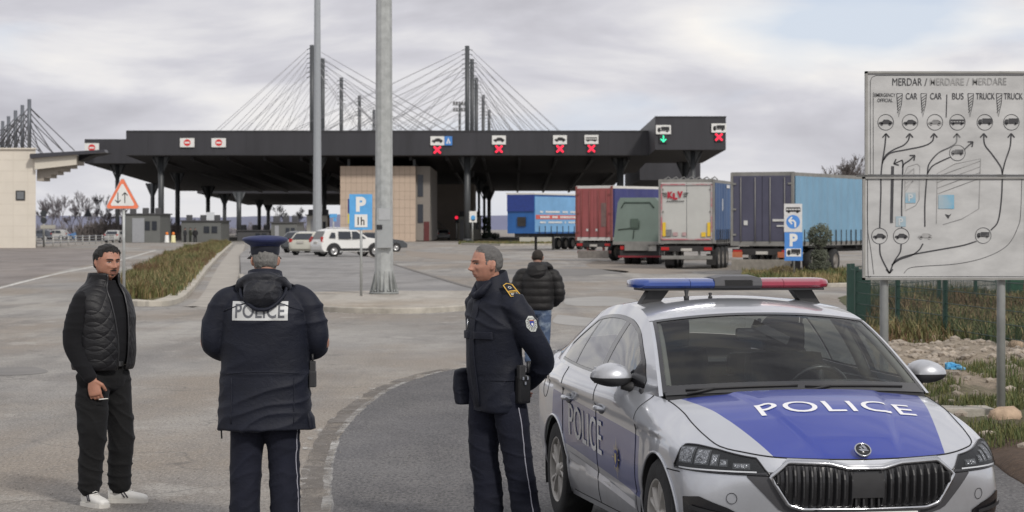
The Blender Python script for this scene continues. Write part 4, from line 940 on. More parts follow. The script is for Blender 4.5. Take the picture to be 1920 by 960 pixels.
# ================================================================ trailers and parked cars
M_TYRE = pm('tyre_rubber', (.022,.022,.023), .85, var=.25, scale=6, bump=.2); M_RIM = pm('dusty_rim', (.22,.20,.18), .55, metal=.3, var=.3, scale=4)
M_CHAS = pm('chassis', (.03,.028,.028), .7, var=.3, scale=2); M_GALV = pm('dirty_rail', (.24,.235,.22), .55, metal=.2, var=.25, scale=1.5)
M_TLR = pm('tail_lamp', (.45,.015,.015), .25, var=.05); M_TLO = pm('amber_lamp', (.62,.28,.02), .3, var=.05); M_YEL = pm('reflector_yellow', (.75,.50,.04), .5, var=.05)
def wheel_obj(par, x, y, z, r, wd, axis='X', rim=M_RIM, side=1):
    w_ = bpy.data.objects.new('wheel', None); COL.objects.link(w_); w_.parent = par; w_.location = (x, y, z)
    bm = bmesh.new(); add_lathe(bm, [(r*.62,-wd/2),(r*.93,-wd/2),(r,-wd*.36),(r,wd*.36),(r*.93,wd/2),(r*.62,wd/2)], 28, axis, caps=False); bobj('tyre', bm, M_TYRE, w_)
    bm = bmesh.new(); s_ = side*wd/2; add_lathe(bm, [(r*.66, -s_*.9),(r*.66, s_*.9),(r*.60, s_*.95),(r*.50, s_*.62),(r*.30, s_*.60),(r*.22, s_*.9),(r*.10, s_*.95),(.001, s_*.95)], 24, axis); bobj('rim', bm, rim, w_)
    return w_
def trailer(px, d, yaw, wd, ht, ln, label, rear, side, roofc, bed=1.15, wheels=3, frame=M_GALV, doors=True, curtain=True, rearmark=None, bars=True, group='parked truck trailers', wheel_y=(1.6,2.95,4.3), front_face=False):
    t = thing('truck_trailer', label, 'trailer', (px2x(px, d), d, 0), -yaw, group)   # origin: left rear bottom corner; body goes +Y, width +X
    box = boxo('box_body', (wd/2, ln/2, (bed+ht)/2), (wd-.06, ln-.1, ht-bed), side, t, .02)
    bm = bmesh.new()
    for x in (.04, wd-.04):
        add_box(bm, (x, ln/2, ht-.06), (.10, ln, .14)); add_box(bm, (x, ln/2, bed+.07), (.12, ln, .16))
    add_box(bm, (wd/2, .03, ht-.05), (wd+.02, .12, .16)); add_box(bm, (wd/2, .02, bed+.08), (wd+.02, .14, .18))
    bobj('roof_rails', bm, roofc, t)
    if curtain:
        bm = bmesh.new(); r = random.Random(int(px))
        for s_ in (0, wd):
            n = int(ln/.12); pr = []
            for i in range(n+1):
                y = .15+(ln-.3)*i/n; off = .018*sin(i*.9)+.012*r.uniform(-1,1)
                x = s_+(off+.02)*(1 if s_ else -1); pr.append((bm.verts.new((x, y, bed+.16)), bm.verts.new((x, y, ht-.13))))
            for i in range(n): f = bm.faces.new((pr[i][0], pr[i+1][0], pr[i+1][1], pr[i][1])); f.smooth = True
        bobj('curtain', bm, side, t)
        for k in range(int(ln/.62)):
            for x in (wd+.04,):
                bm = bmesh.new(); add_box(bm, (x, .5+.62*k, bed+.32), (.03, .05, .62)); add_box(bm, (x+.01, .5+.62*k, bed+.12), (.05, .08, .14)); bobj('strap_buckle', bm, M_CHAS, t)
    if doors:
        for i in (0, 1):
            x0, x1 = (.08, wd/2-.01) if i == 0 else (wd/2+.01, wd-.08)
            dr = boxo('rear_door', ((x0+x1)/2, -.02, (bed+ht)/2+.03), (x1-x0, .06, ht-bed-.3), rear, t, .01)
            for fx in ((.28, .78) if bars else ()):
                xx = x0+(x1-x0)*fx; tube('lock_bar', [(xx, -.09, bed+.12), (xx, -.09, ht-.18)], .018, frame, dr, 8)
            for zz in (.15, .5, .85): boxo('hinge', ((x0 if i == 0 else x1)+(.05 if i == 0 else -.05), -.07, bed+(ht-bed)*zz), (.16, .05, .07), frame, dr)
        for x in (.03, wd-.03): boxo('rear_frame', (x, -.03, (bed+ht)/2), (.10, .1, ht-bed), frame, t)
    # underside
    bm = bmesh.new(); 
    for x in (wd*.3, wd*.7): add_box(bm, (x, ln/2, bed-.14), (.14, ln-.2, .28))
    for k in range(6): add_box(bm, (wd/2, .5+k*(ln-1)/5, bed-.1), (wd-.3, .12, .14))
    bobj('chassis', bm, M_CHAS, t)
    if wheels:
        for y in wheel_y[:wheels]:
            for x, s_ in ((.2, -1), (wd-.2, 1)): wheel_obj(t, x, y, .5, .5, .34, 'X', M_RIM, s_)
        boxo('mudguard', (wd/2, (wheel_y[0]+wheel_y[wheels-1])/2, bed-.06), (wd-.1, wheel_y[wheels-1]-wheel_y[0]+1.3, .06), M_CHAS, t)
        bm = bmesh.new(); add_box(bm, (wd/2, -.02, .52), (wd-.2, .1, .16), bevel=.02)
        for x in (wd*.28, wd*.72): add_box(bm, (x, .12, .75), (.1, .1, .5))
        bobj('under_run_bar', bm, frame, t)
        boxo('lamp_board', (wd/2, -.03, bed-.24), (wd-.1, .06, .24), M_CHAS, t)
        for x in (.28, wd-.28): boxo('tail_light', (x, -.08, bed-.24), (.36, .05, .14), M_TLR, t, .01)
        boxo('number_plate', (wd/2, -.08, bed-.28), (.5, .03, .12), pm('plate_dirty', (.5,.48,.44), .5, var=.15, scale=8), t)
        for x in (.3, wd-.3): boxo('mud_flap', (x, 1.0, .42), (.42, .03, .5), M_CHAS, t)
    else: pass
    return t
# A: light blue curtain trailer
A = trailer(1372, 96, radians(27), 2.6, 4.02, 13.4, 'grey blue trailer with light blue curtain side, nearest to the map board', pm('faded_navy', (.075,.075,.115), .6, var=.16, scale=1.2), pm('light_blue_tarp', (.17,.325,.46), .5, var=.16, scale=.7, stretch=(1,.6,.5)), M_GALV, wheel_y=(2.4,3.7,5.0), wheels=3)
for x, z, w_, h in ((.62, 2.05, .16, .18),(2.0,2.15,.5,.09),(2.1,1.93,.35,.06)): boxo('white_sticker', (x, -.075, z), (w_, .02, h), pm('sticker', (.6,.6,.58), .5, var=.1), A)
boxo('rear_bumper', (1.27, -.12, .40), (2.45, .08, .42), pm('beige_bumper', (.24,.22,.19), .8, var=.2), A, .02)
for x in (.3, 2.2): boxo('orange_board', (x, -.15, .80), (.42, .02, .22), pm('orange_board_m', (.42,.13,.06), .6, var=.2, scale=10), A)
# B: white rear, red frame, deep blue curtain
B = trailer(1236, 109, radians(13), 2.5, 4.0, 13.4, 'white backed trailer with red and yellow rear marks and deep blue curtain side', pm('dirty_white', (.50,.50,.475), .55, var=.06, scale=1.2), pm('deep_blue_tarp', (.014,.075,.21), .45, var=.2, scale=.6), M_GALV, wheel_y=(1.7,3.0,4.3), bars=False)
bm = bmesh.new(); 
for a, b, c, d_ in ((.09,1.3,.15,3.82),(2.35,1.3,2.41,3.82),(.09,3.76,2.41,3.82),(.09,1.3,2.41,1.36)): add_box(bm, ((a+c)/2, -.09, (b+d_)/2), (abs(c-a), .02, abs(d_-b)))
bobj('red_marking_tape', bm, pm('tape_red', (.46,.16,.18), .6, var=0, scale=3.5, col2=(.42,.38,.37), thr=(.45,.6)), B)
for x in (.24, 2.26): boxo('yellow_reflector', (x, -.10, 1.78), (.14, .02, .62), M_YEL, B); 
for s, x, z, w_, h, mm in (('K', .52, 3.32, .26, .30, 1), ('L', .74, 3.26, .22, .30, 1), ('V', .96, 3.34, .26, .30, 1)):
    text_obj('lettering', s, plane_f3((x, -.105, z), (1,0,0), (0,0,1)), pm('logo_red', (.42,.02,.04), .5, var=0), B, w_, h, .08)
for s_, x0 in ((-1, .36), (1, 1.12)):
    bm = bmesh.new()
    for k in range(3): ribbon(bm, [(x0, 3.40-.075*k), (x0+s_*(.22-.04*k), 3.40-.075*k)], .04, lambda a, b: Vector((a, -.105, b)))
    bobj('wing_mark', bm, M_BLK, B, fixn=False)
bm = bmesh.new()
for k in range(9): ribbon(bm, [(.36+.09*k, 3.04), (.42+.09*k, 3.04)], .05, lambda a, b: Vector((a, -.105, b)))
bobj('small_print', bm, M_BLK, B, fixn=False)
for x, z, w_, h, mm in ((.45,1.62,.26,.3,pm('grey_sticker',(.2,.2,.2),.5,var=.3,scale=20)),(2.02,1.55,.2,.2,M_YEL),(.75,1.57,.2,.16,pm('pink_sticker',(.45,.30,.30),.5,var=.3,scale=20)),(1.15,1.57,.18,.16,MATS['pink_sticker'])): boxo('sticker', (x, -.10, z), (w_, .02, h), mm, B)
boxo('vertical_stripe', (2.56, 2.2, 2.9), (.02, .10, .55), M_WHT, B); boxo('side_marker', (2.56, 4.0, 3.75), (.02, .9, .14), M_WHT, B)
bm = bmesh.new()
for k in range(7): add_tube(bm, [(.2+.35*k, .2, 4.02), (.35+.35*k, .5, 4.14), (.5+.35*k, .2, 4.02)], .03, 5)
bobj('tarp_edge', bm, M_GALV, B)
# C: red rear, navy curtain with white top
C_ = trailer(1081, 134, radians(40), 2.5, 4.12, 13.4, 'red backed trailer with navy curtain and white top rail', pm('faded_red', (.33,.088,.088), .6, var=.14, scale=1.0), pm('navy_tarp', (.045,.05,.17), .5, var=.18, scale=.6), pm('white_rail', (.62,.61,.58), .5, var=.05), wheel_y=(3.2,4.5,5.8), frame=pm('red_frame', (.22,.07,.06), .6, var=.2))
boxo('grey_patch', (1.95, -.06, 2.55), (.36, .02, 1.3), pm('worn_patch', (.19,.12,.11), .7, var=.25, scale=4), C_)
for x in (.8, 1.45): boxo('white_sticker', (x, -.06, 1.72), (.13, .02, .13), MATS['sticker'], C_)
boxo('rear_bumper', (1.25, -.1, .38), (2.1, .08, .42), pm('grey_bumper', (.22,.20,.18), .8, var=.2), C_, .02)
# D: green tarpaulin truck
D_ = thing('tarpaulin_truck', 'green tarpaulin truck with sloped back parked between the red and the white trailers', 'truck', (px2x(1150, 122), 122, 0), -radians(8))
bm = bmesh.new(); v0 = [(0,1.15),(2.35,1.15),(2.35,3.1),(2.1,3.36),(.35,3.36),(.22,3.1)]
add_prism(bm, v0, 0, -7, Matrix.Rotation(pi/2, 4, 'X')); bobj('tarpaulin', bm, pm('green_tarp', (.155,.20,.175), .65, var=.12, scale=.8), D_)
bm = bmesh.new(); add_tube(bm, [(.42,-.03,2.85),(.55,-.04,3.12),(1.85,-.04,3.12),(2.05,-.03,2.85)], .03, 6); add_tube(bm, [(.25,-.03,1.75),(.8,-.04,1.82),(1.3,-.04,1.8)], .025, 6); add_tube(bm, [(1.0,-.03,1.3),(1.05,-.03,1.8),(1.3,-.04,1.85),(1.32,-.04,2.2)], .022, 6); add_prism(bm, rect(.88,1.86,1.25,2.3), .02, .06, Matrix.Rotation(pi/2, 4, 'X'))
bobj('tarp_ropes', bm, pm('rope_dark', (.07,.10,.08), .8, var=.2), D_)
bm = bmesh.new(); add_box(bm, (1.18, 3.4, 1.08), (2.4, 7.0, .16)); add_box(bm, (1.18, 3.4, .85), (1.2, 7, .3)); bobj('bed_frame', bm, M_GALV, D_)
bm = bmesh.new(); add_box(bm, (1.3, .1, .72), (1.95, .1, .62)); bobj('tail_board', bm, M_CHAS, D_); boxo('red_bar', (1.35, -.02, .40), (2.2, .08, .09), pm('bar_red', (.22,.02,.03), .5, var=.1), D_)
boxo('number_plate', (1.95, .02, .85), (.42, .04, .34), MATS['plate_dirty'], D_)
boxo('tail_light', (.45, .02, .85), (.2, .05, .2), M_TLR, D_)
for y in (1.2, 2.5): 
    for x, s_ in ((.62,-1),(1.02,-1),(2.1,1),(1.75,1)): wheel_obj(D_, x, y, .48, .48, .3, 'X', M_RIM, s_)
wheel_obj(D_, .45, 6.2, .48, .48, .3, 'X', M_RIM, -1); wheel_obj(D_, 1.95, 6.2, .48, .48, .3, 'X', M_RIM, 1)
bm = bmesh.new(); add_box(bm, (1.18, 8.1, 1.75), (2.3, 1.9, 2.2), bevel=.15); bobj('cab', bm, MATS['green_tarp'], D_)
# E: far blue trailer with light curtain, front end towards us
E_ = thing('truck_trailer', 'far blue trailer with dark blue front and light blue side lettered in white and red', 'trailer', (px2x(950.5, 196), 196, 0), -radians(28), 'parked truck trailers')
hb, ht = 1.35, 4.55; m1 = pm('vivid_blue', (.02,.11,.34), .45, var=.2, scale=.5); m2_ = pm('pale_blue_tarp', (.17,.37,.62), .5, var=.14, scale=.5)
boxo('box_body', (1.25, 6.7, (hb+ht)/2), (2.46, 13.3, ht-hb), m1, E_, .02); boxo('curtain', (2.49, 6.7, (hb+ht)/2-.05), (.06, 13.2, ht-hb-.35), m2_, E_, .01)
boxo('top_rail', (1.25, 6.7, ht), (2.6, 13.5, .14), MATS['white_rail'], E_, .01); boxo('navy_band', (1.25, -.02, ht-.75), (2.44, .06, 1.35), pm('navy_band', (.02,.045,.22), .5, var=.15), E_)
boxo('front_hatch', (1.35, -.03, 2.3), (.75, .08, .75), M_CHAS, E_)
boxo('red_stripe', (2.53, 6.7, 2.68), (.03, 13.0, .34), pm('stripe_red', (.55,.10,.08), .5, var=.1), E_)
fx = lambda yy, zz: plane_f3((2.56, yy, zz), (0,1,0), (0,0,1))
bm = bmesh.new(); r = random.Random(2)
for z, h in ((3.1,.16),(2.68,.17),(2.25,.14)):
    y = .9
    while y < 12:
        l_ = r.uniform(.12,.30); ribbon(bm, [(y, z), (y+l_, z)], h, lambda a, b: Vector((2.56, a, b))); y += l_+(.06 if r.random() > .12 else .5)
bobj('blurred_lettering', bm, M_WHT, E_, fixn=False)
for k in range(12): boxo('strap_buckle', (2.54, .8+1.05*k, hb+.3), (.04, .07, .6), M_CHAS, E_)
for x in (.5, 2.1): boxo('landing_leg', (x, 4.1, .65), (.16, .16, 1.3), M_CHAS, E_)
boxo('chassis', (1.25, 6.7, hb-.15), (1.3, 13, .3), M_CHAS, E_)
for y in (8.6, 9.9, 11.2):
    for x, s_ in ((.2,-1),(2.3,1)): wheel_obj(E_, x, y, .5, .5, .34, 'X', M_RIM, s_)
# pale low block & small car behind far trailer
t = thing('concrete_block', 'long pale concrete block under the far blue trailer', 'concrete block', G(1012, 454)); bm = bmesh.new(); add_box(bm, (0,0,.75), (5, 1, 1.5), bevel=.05); bobj('body', bm, pm('pale_block', (.42,.41,.36), .8, var=.1), t)
# ---------------------------------------------------------------- passenger cars far off
def far_car(px, d, yaw, prof, belt, wd, mat, label, wheels, wr, windows, trim=None, cladding=False, rails=False, lights=None, rearwin=None, plate=True, z0=0.0, group='cars parked under and before the canopy'):
    t = thing('parked_car', label, 'car', (px2x(px, d), d, z0), yaw, group)     # +X forward
    bm = bmesh.new(); ys = [-1, -.93, -.6, 0, .6, .93, 1]; rows = []
    zc = lambda x, z, s_: z
    for q in ys:
        row = []
        for x, z in prof:
            y = q*wd/2*(1-.20*max(0, z-belt)/(.6))
            k = 1-(.012 if abs(q) == 1 else 0)*2
            cx, cz = sum(p[0] for p in prof)/len(prof), .8
            row.append(bm.verts.new((cx+(x-cx)*(k if abs(q) == 1 else 1)-0, y, cz+(z-cz)*(.96 if abs(q) == 1 else (.99 if abs(q) == .93 else 1)))))
        rows.append(row)
    n = len(prof)
    for i in range(len(ys)-1):
        for k in range(n): f = bm.faces.new((rows[i][k], rows[i][(k+1)%n], rows[i+1][(k+1)%n], rows[i+1][k])); f.smooth = True
    bm.faces.new(rows[0][::-1]); bm.faces.new(rows[-1])
    o = bobj('body', bm, mat, t); autosmooth(o, 40)
    mg = pm('dark_glass', (.03,.035,.045), .1, var=0)
    def sidef(s_, off): return lambda a, b: Vector((a, s_*(wd/2*(1-.20*max(0, b-belt)/.6)*.995+off), b))
    for s_ in (-1, 1):
        for wv in windows: flat('side_window', [wv], sidef(s_, .012), mg, t)
        if cladding:
            bm = bmesh.new()
            for cx, r in wheels: ribbon(bm, [(cx+(wr+.08)*cos(a*pi/12), wr+(wr+.08)*sin(a*pi/12)) for a in range(13)], .12, sidef(s_, .02))
            ribbon(bm, [(wheels[0][0]+wr+.1, .42), (wheels[1][0]-wr-.1, .42)], .16, sidef(s_, .02)); bobj('cladding', bm, trim, t)
        for cx, r in wheels:
            flat('wheel_arch', [circ(cx, wr+.02, wr+.055, 20)], sidef(s_, .006), M_BLK, t)
            wheel_obj(t, cx, s_*(wd/2-.05), wr, wr, .22, 'Y', pm('alloy', (.45,.45,.45), .35, metal=.7, var=.1), s_)
        if rails: tube('roof_rail', [(.9, s_*wd*.36, prof_top-.02), (1.1, s_*wd*.36, prof_top+.07), (2.5, s_*wd*.36, prof_top+.06), (2.8, s_*wd*.36, prof_top-.05)], .03, pm('rail_silver', (.5,.5,.5), .4, metal=.5, var=0), t, 6)
    for s_ in (-1, 1):
        if lights: boxo('tail_light', (lights[0], s_*(wd/2-.12), lights[1]), (.10, .2, lights[2]), M_TLR, t, .02)
    if rearwin:
        f = lambda a, b: Vector((rearwin[0]+(rearwin[2]-rearwin[0])*(b)-.03, a, rearwin[1]+(rearwin[3]-rearwin[1])*b)); flat('rear_window', [[(-wd*.40,0),(wd*.40,0),(wd*.34,1),(-wd*.34,1)]], f, mg, t)
    if plate: boxo('number_plate', (prof[0][0]-.02, 0, .82), (.05, .5, .14), MATS['plate_dirty'], t)
    return t
prof_top = 1.66
suv = [(.04,.42),(.0,.75),(.10,1.05),(.42,1.56),(.75,1.66),(1.6,1.68),(2.35,1.62),(3.05,1.15),(3.95,1.02),(4.22,.80),(4.28,.45),(4.1,.28),(.2,.28)]
wsuv = [[(.52,1.12),(.95,1.10),(.95,1.42),(.72,1.45)],[(1.15,1.06),(1.95,1.06),(1.95,1.50),(1.15,1.50)],[(2.03,1.06),(2.92,1.08),(2.35,1.50),(2.03,1.50)]]
far_car(591, 145, radians(27), suv, 1.05, 1.82, pm('white_paint', (.72,.72,.70), .25, coat=.6, var=.03), 'white station SUV with black wheel arches parked beside the thick mast', [(.82,0),(3.49,0)], .345, wsuv, pm('cladding_dark', (.03,.03,.032), .6, var=.1), True, True, (.10,1.02,.34), (.10,1.08,.38,1.52), z0=.11)
hat = [(.0,.40),(.0,.80),(.15,1.0),(.55,1.40),(1.0,1.48),(2.0,1.45),(2.9,.98),(3.8,.85),(4.1,.60),(4.1,.3),(.15,.26)]
what = [[(.75,1.0),(1.6,1.0),(1.6,1.36),(.95,1.34)],[(1.68,1.0),(2.6,1.0),(2.1,1.34),(1.68,1.36)]]
prof_top = 1.46
far_car(563, 152, radians(62), hat, .95, 1.75, pm('beige_paint', (.50,.49,.42), .3, coat=.5, var=.03), 'dusty cream hatchback seen from behind, left of the white SUV', [(.75,0),(3.25,0)], .31, what, None, False, False, (.05,.92,.22), (.13,1.0,.52,1.36), z0=.11)
far_car(546, 166, radians(62), hat, .95, 1.75, pm('dark_paint', (.05,.055,.06), .25, coat=.5, var=.03), 'dark grey hatchback half hidden behind the cream one', [(.75,0),(3.25,0)], .31, what, None, False, False, (.05,.92,.22), (.13,1.0,.52,1.36), z0=.11)
far_car(662, 185, radians(5), hat, .95, 1.75, pm('dark_paint', (.05,.055,.06), .25, coat=.5), 'dark hatchback mostly hidden behind the white SUV bonnet', [(.75,0),(3.25,0)], .31, what, None, False, False, (.05,.92,.22), None)
far_car(208, 286, radians(80), hat, .95, 1.78, pm('silver_paint', (.42,.42,.41), .3, coat=.5, var=.03), 'distant silver car seen from behind near the dark booth', [(.75,0),(3.25,0)], .31, what, None, False, False, (.03,.92,.18), (.13,1.0,.52,1.36))
far_car(832, 352, radians(94), hat, .95, 1.78, pm('grey_paint', (.25,.26,.27), .3, coat=.5, var=.03), 'small grey car parked in the shade beside the inspection hall', [(.75,0),(3.25,0)], .31, what, None, False, False, (.03,.92,.18), (.13,1.0,.52,1.36))
for i, (px, c, lb_) in enumerate(((100,(.07,.08,.10),'dark car far left behind the railing near the beige building'),(128,(.45,.45,.44),'pale car far left behind the middle of the railing'),(178,(.08,.20,.42),'blue car far left behind the right end of the railing'))):
    far_car(px, 340, radians(170), hat, .95, 1.78, pm(f'paint_{i}', c, .3, coat=.5, var=.03), lb_, [(.75,0),(3.25,0)], .31, what, None, False, False, (.03,.92,.18), None)
# ================================================================ police car (x_car = -u, y, z); u measured back from the nose
def cr1(P, t):      # catmull-rom on list of arrays at float index
    n = len(P); i = min(int(t), n-2); f = t-i
    a = P[i-1] if i > 0 else 2*P[0]-P[1]; b = P[i]; c = P[i+1]; d = P[i+2] if i+2 < n else 2*P[-1]-P[-2]
    return .5*((2*b)+(-a+c)*f+(2*a-5*b+4*c-d)*f*f+(-a+3*b-3*c+d)*f**3)
def ST(z, y, u): 
    z = [z]*6 if np.isscalar(z) else z; y = [y]*6 if np.isscalar(y) else y; u = [u]*6 if np.isscalar(u) else u
    return np.array([[y[i], u[i], z[i]] for i in range(6)], float)
BELT = [
 ST([.20,.33,.45,.57,.65,.70], 0, [.12,.05,.015,.0,.01,.04]),
 ST([.20,.33,.45,.57,.65,.705], .25, [.13,.06,.03,.012,.022,.055]),
 ST([.20,.33,.45,.57,.655,.715], .46, [.17,.10,.075,.06,.07,.10]),
 ST([.20,.33,.45,.58,.665,.735], [.60,.62,.62,.62,.615,.60], [.22,.17,.145,.135,.15,.185]),
 ST([.20,.33,.46,.59,.68,.755], [.71,.74,.75,.745,.725,.69], [.29,.24,.22,.225,.25,.31]),
 ST([.20,.33,.47,.60,.71,.80], [.785,.825,.84,.835,.81,.725], [.42,.36,.34,.36,.40,.50]),
 ST([.20,.34,.48,.62,.75,.85], [.825,.865,.88,.88,.86,.74], [.60,.56,.55,.57,.61,.70]),
 ST([.20,.35,.50,.65,.79,.895], [.84,.89,.905,.905,.885,.745], .87),
 ST([.20,.35,.50,.66,.83,.935], [.84,.885,.90,.90,.885,.755], 1.15),
 ST([.20,.34,.50,.68,.86,.955], [.845,.885,.895,.895,.895,.80], 1.45),
 ST([.20,.33,.50,.69,.875,.975], [.85,.88,.89,.895,.905,.868], 1.8),
 ST([.20,.33,.50,.70,.885,.985], [.85,.88,.89,.898,.91,.872], 2.4),
 ST([.20,.33,.50,.71,.90,.995], [.85,.88,.89,.90,.912,.868], 3.0),
 ST([.20,.35,.50,.71,.905,1.015], [.84,.89,.91,.912,.905,.85], 3.556),
 ST([.22,.36,.52,.71,.90,1.03], [.82,.88,.90,.905,.89,.80], 3.95),
 ST([.24,.38,.54,.72,.90,1.04], [.77,.84,.86,.865,.85,.75], 4.28),
 ST([.26,.38,.54,.72,.90,1.05], [.66,.72,.74,.74,.72,.66], [4.52,4.57,4.59,4.58,4.55,4.47]),
 ST([.28,.38,.54,.72,.90,1.06], .38, [4.60,4.66,4.68,4.66,4.63,4.55]),
 ST([.28,.38,.54,.72,.90,1.065], 0, [4.62,4.68,4.70,4.68,4.65,4.57])]
def belt(s, v):     # v 0..1 bottom to top
    col = cr1(BELT, s); return crease(cr1(list(col), v*5), s)
def crease(p, s):      # shoulder line and lower door scallop pressed into the flank
    if s < 6.2 or s > 15.6: return p
    f = min(1, (s-6.2)/.8)*min(1, (15.6-s)/1.0); u, z = p[1], p[2]; zc = .775+.045*(u-.9)
    p = p.copy(); d = zc-z
    if d > 0: p[0] -= f*.016*math.exp(-d/.09)*min(1, d/.012)
    else: p[0] += f*.004*math.exp(d/.05)
    d2 = z-.40
    p[0] -= f*.012*math.exp(-(d2/.06)**2)*(1 if d2 > 0 else .3)
    return p
def beltcol(s):
    c = cr1(BELT, s); return c
def belt_z(s, z):   # by height
    c = beltcol(s); lo, hi = 0., 1.
    for _ in range(22):
        m = (lo+hi)/2
        if cr1(list(c), m*5)[2] < z: lo = m
        else: hi = m
    return crease(cr1(list(c), (lo+hi)/2*5), s)
_cs = np.linspace(4, 15.5, 400); _cu = np.array([beltcol(s)[3][1] for s in _cs]); _ct = np.array([beltcol(s)[5] for s in _cs])
_cut = _ct[:, 1]
def s_of_u(u): return float(np.interp(u, _cu, _cs))
def btop(u): return np.array([np.interp(u, _cut, _ct[:, 0]), u, np.interp(u, _cut, _ct[:, 2])])
_fy = np.linspace(0, 5, 200); _fyy = np.array([beltcol(s)[3][0] for s in _fy])
def s_of_y(y): return float(np.interp(abs(y), _fyy, _fy))
RAIL = [(1.22,.790,.955),(1.5,.740,1.115),(1.75,.695,1.245),(2.0,.655,1.345),(2.3,.628,1.40),(2.7,.615,1.418),(3.1,.608,1.40),(3.5,.605,1.345),(3.85,.62,1.245),(4.15,.645,1.13),(4.45,.68,1.05)]
ru = np.array([r[0] for r in RAIL])
def rail(u):
    i = float(np.interp(u, ru, range(len(RAIL)))); p = cr1([np.array(r) for r in RAIL], i); return np.array([p[1], u, p[2]])
def bow(u): return float(np.interp(u, [1.22,2.0,2.6,3.3,3.6,4.15,4.45], [.15,.075,.0,-.03,-.06,-.09,-.10]))
def crown(u): return float(np.interp(u, [1.22,1.7,2.0,2.7,3.5,4.15,4.45], [.03,.045,.050,.055,.05,.03,.012]))
def topS(u, q):
    r = rail(u); k = 1-abs(q)**2.2; return np.array([q*r[0], u-bow(u)*k, r[2]+crown(u)*k])
_ue = [beltcol(s)[5] for s in np.linspace(4, 8, 60)]; _uy = np.array([p[0] for p in _ue]); _uu = np.array([p[1] for p in _ue]); _uz = np.array([p[2] for p in _ue])
_fe = [beltcol(s)[5] for s in np.linspace(0, 4, 60)]; _fey = np.array([p[0] for p in _fe]); _feu = np.array([p[1] for p in _fe]); _fez = np.array([p[2] for p in _fe])
def hoodS(q, t):
    ue = _uu[0]+(1.15-_uu[0])*t; ys = np.interp(ue, _uu, _uy); zs = np.interp(ue, _uu, _uz); a = abs(q)
    yf = a*_fey[-1]; uf = np.interp(yf, _fey, _feu); zf = np.interp(yf, _fey, _fez); ur = 1.15-.13*(1-a*a)
    u = uf+(ur-uf)*t; y = a*ys
    cr_ = .052*min(1, t*2.2)**.8+.0*t
    z = zs+(zf-_fez[-1])*(1-t)**2.4+cr_*(1-a**2.3)
    yc = .20+.22*t; z += .011*min(1, t*5)/(1+math.exp((y-yc)/.008))*1.0
    return np.array([y*(1 if q >= 0 else -1), u, z])
def C3(p, s_=1): return Vector((-p[1], s_*p[0], p[2]))      # s_=+1 car left, -1 car right
car = thing('police_car', 'silver and blue police patrol car with red and blue roof light bar', 'police car', (0,0,0))
CAR_YAW = radians(-90+10.6)
nose = Vector((1.82, 12.46, 0)); car.location = nose; car.rotation_euler = (0, 0, CAR_YAW)
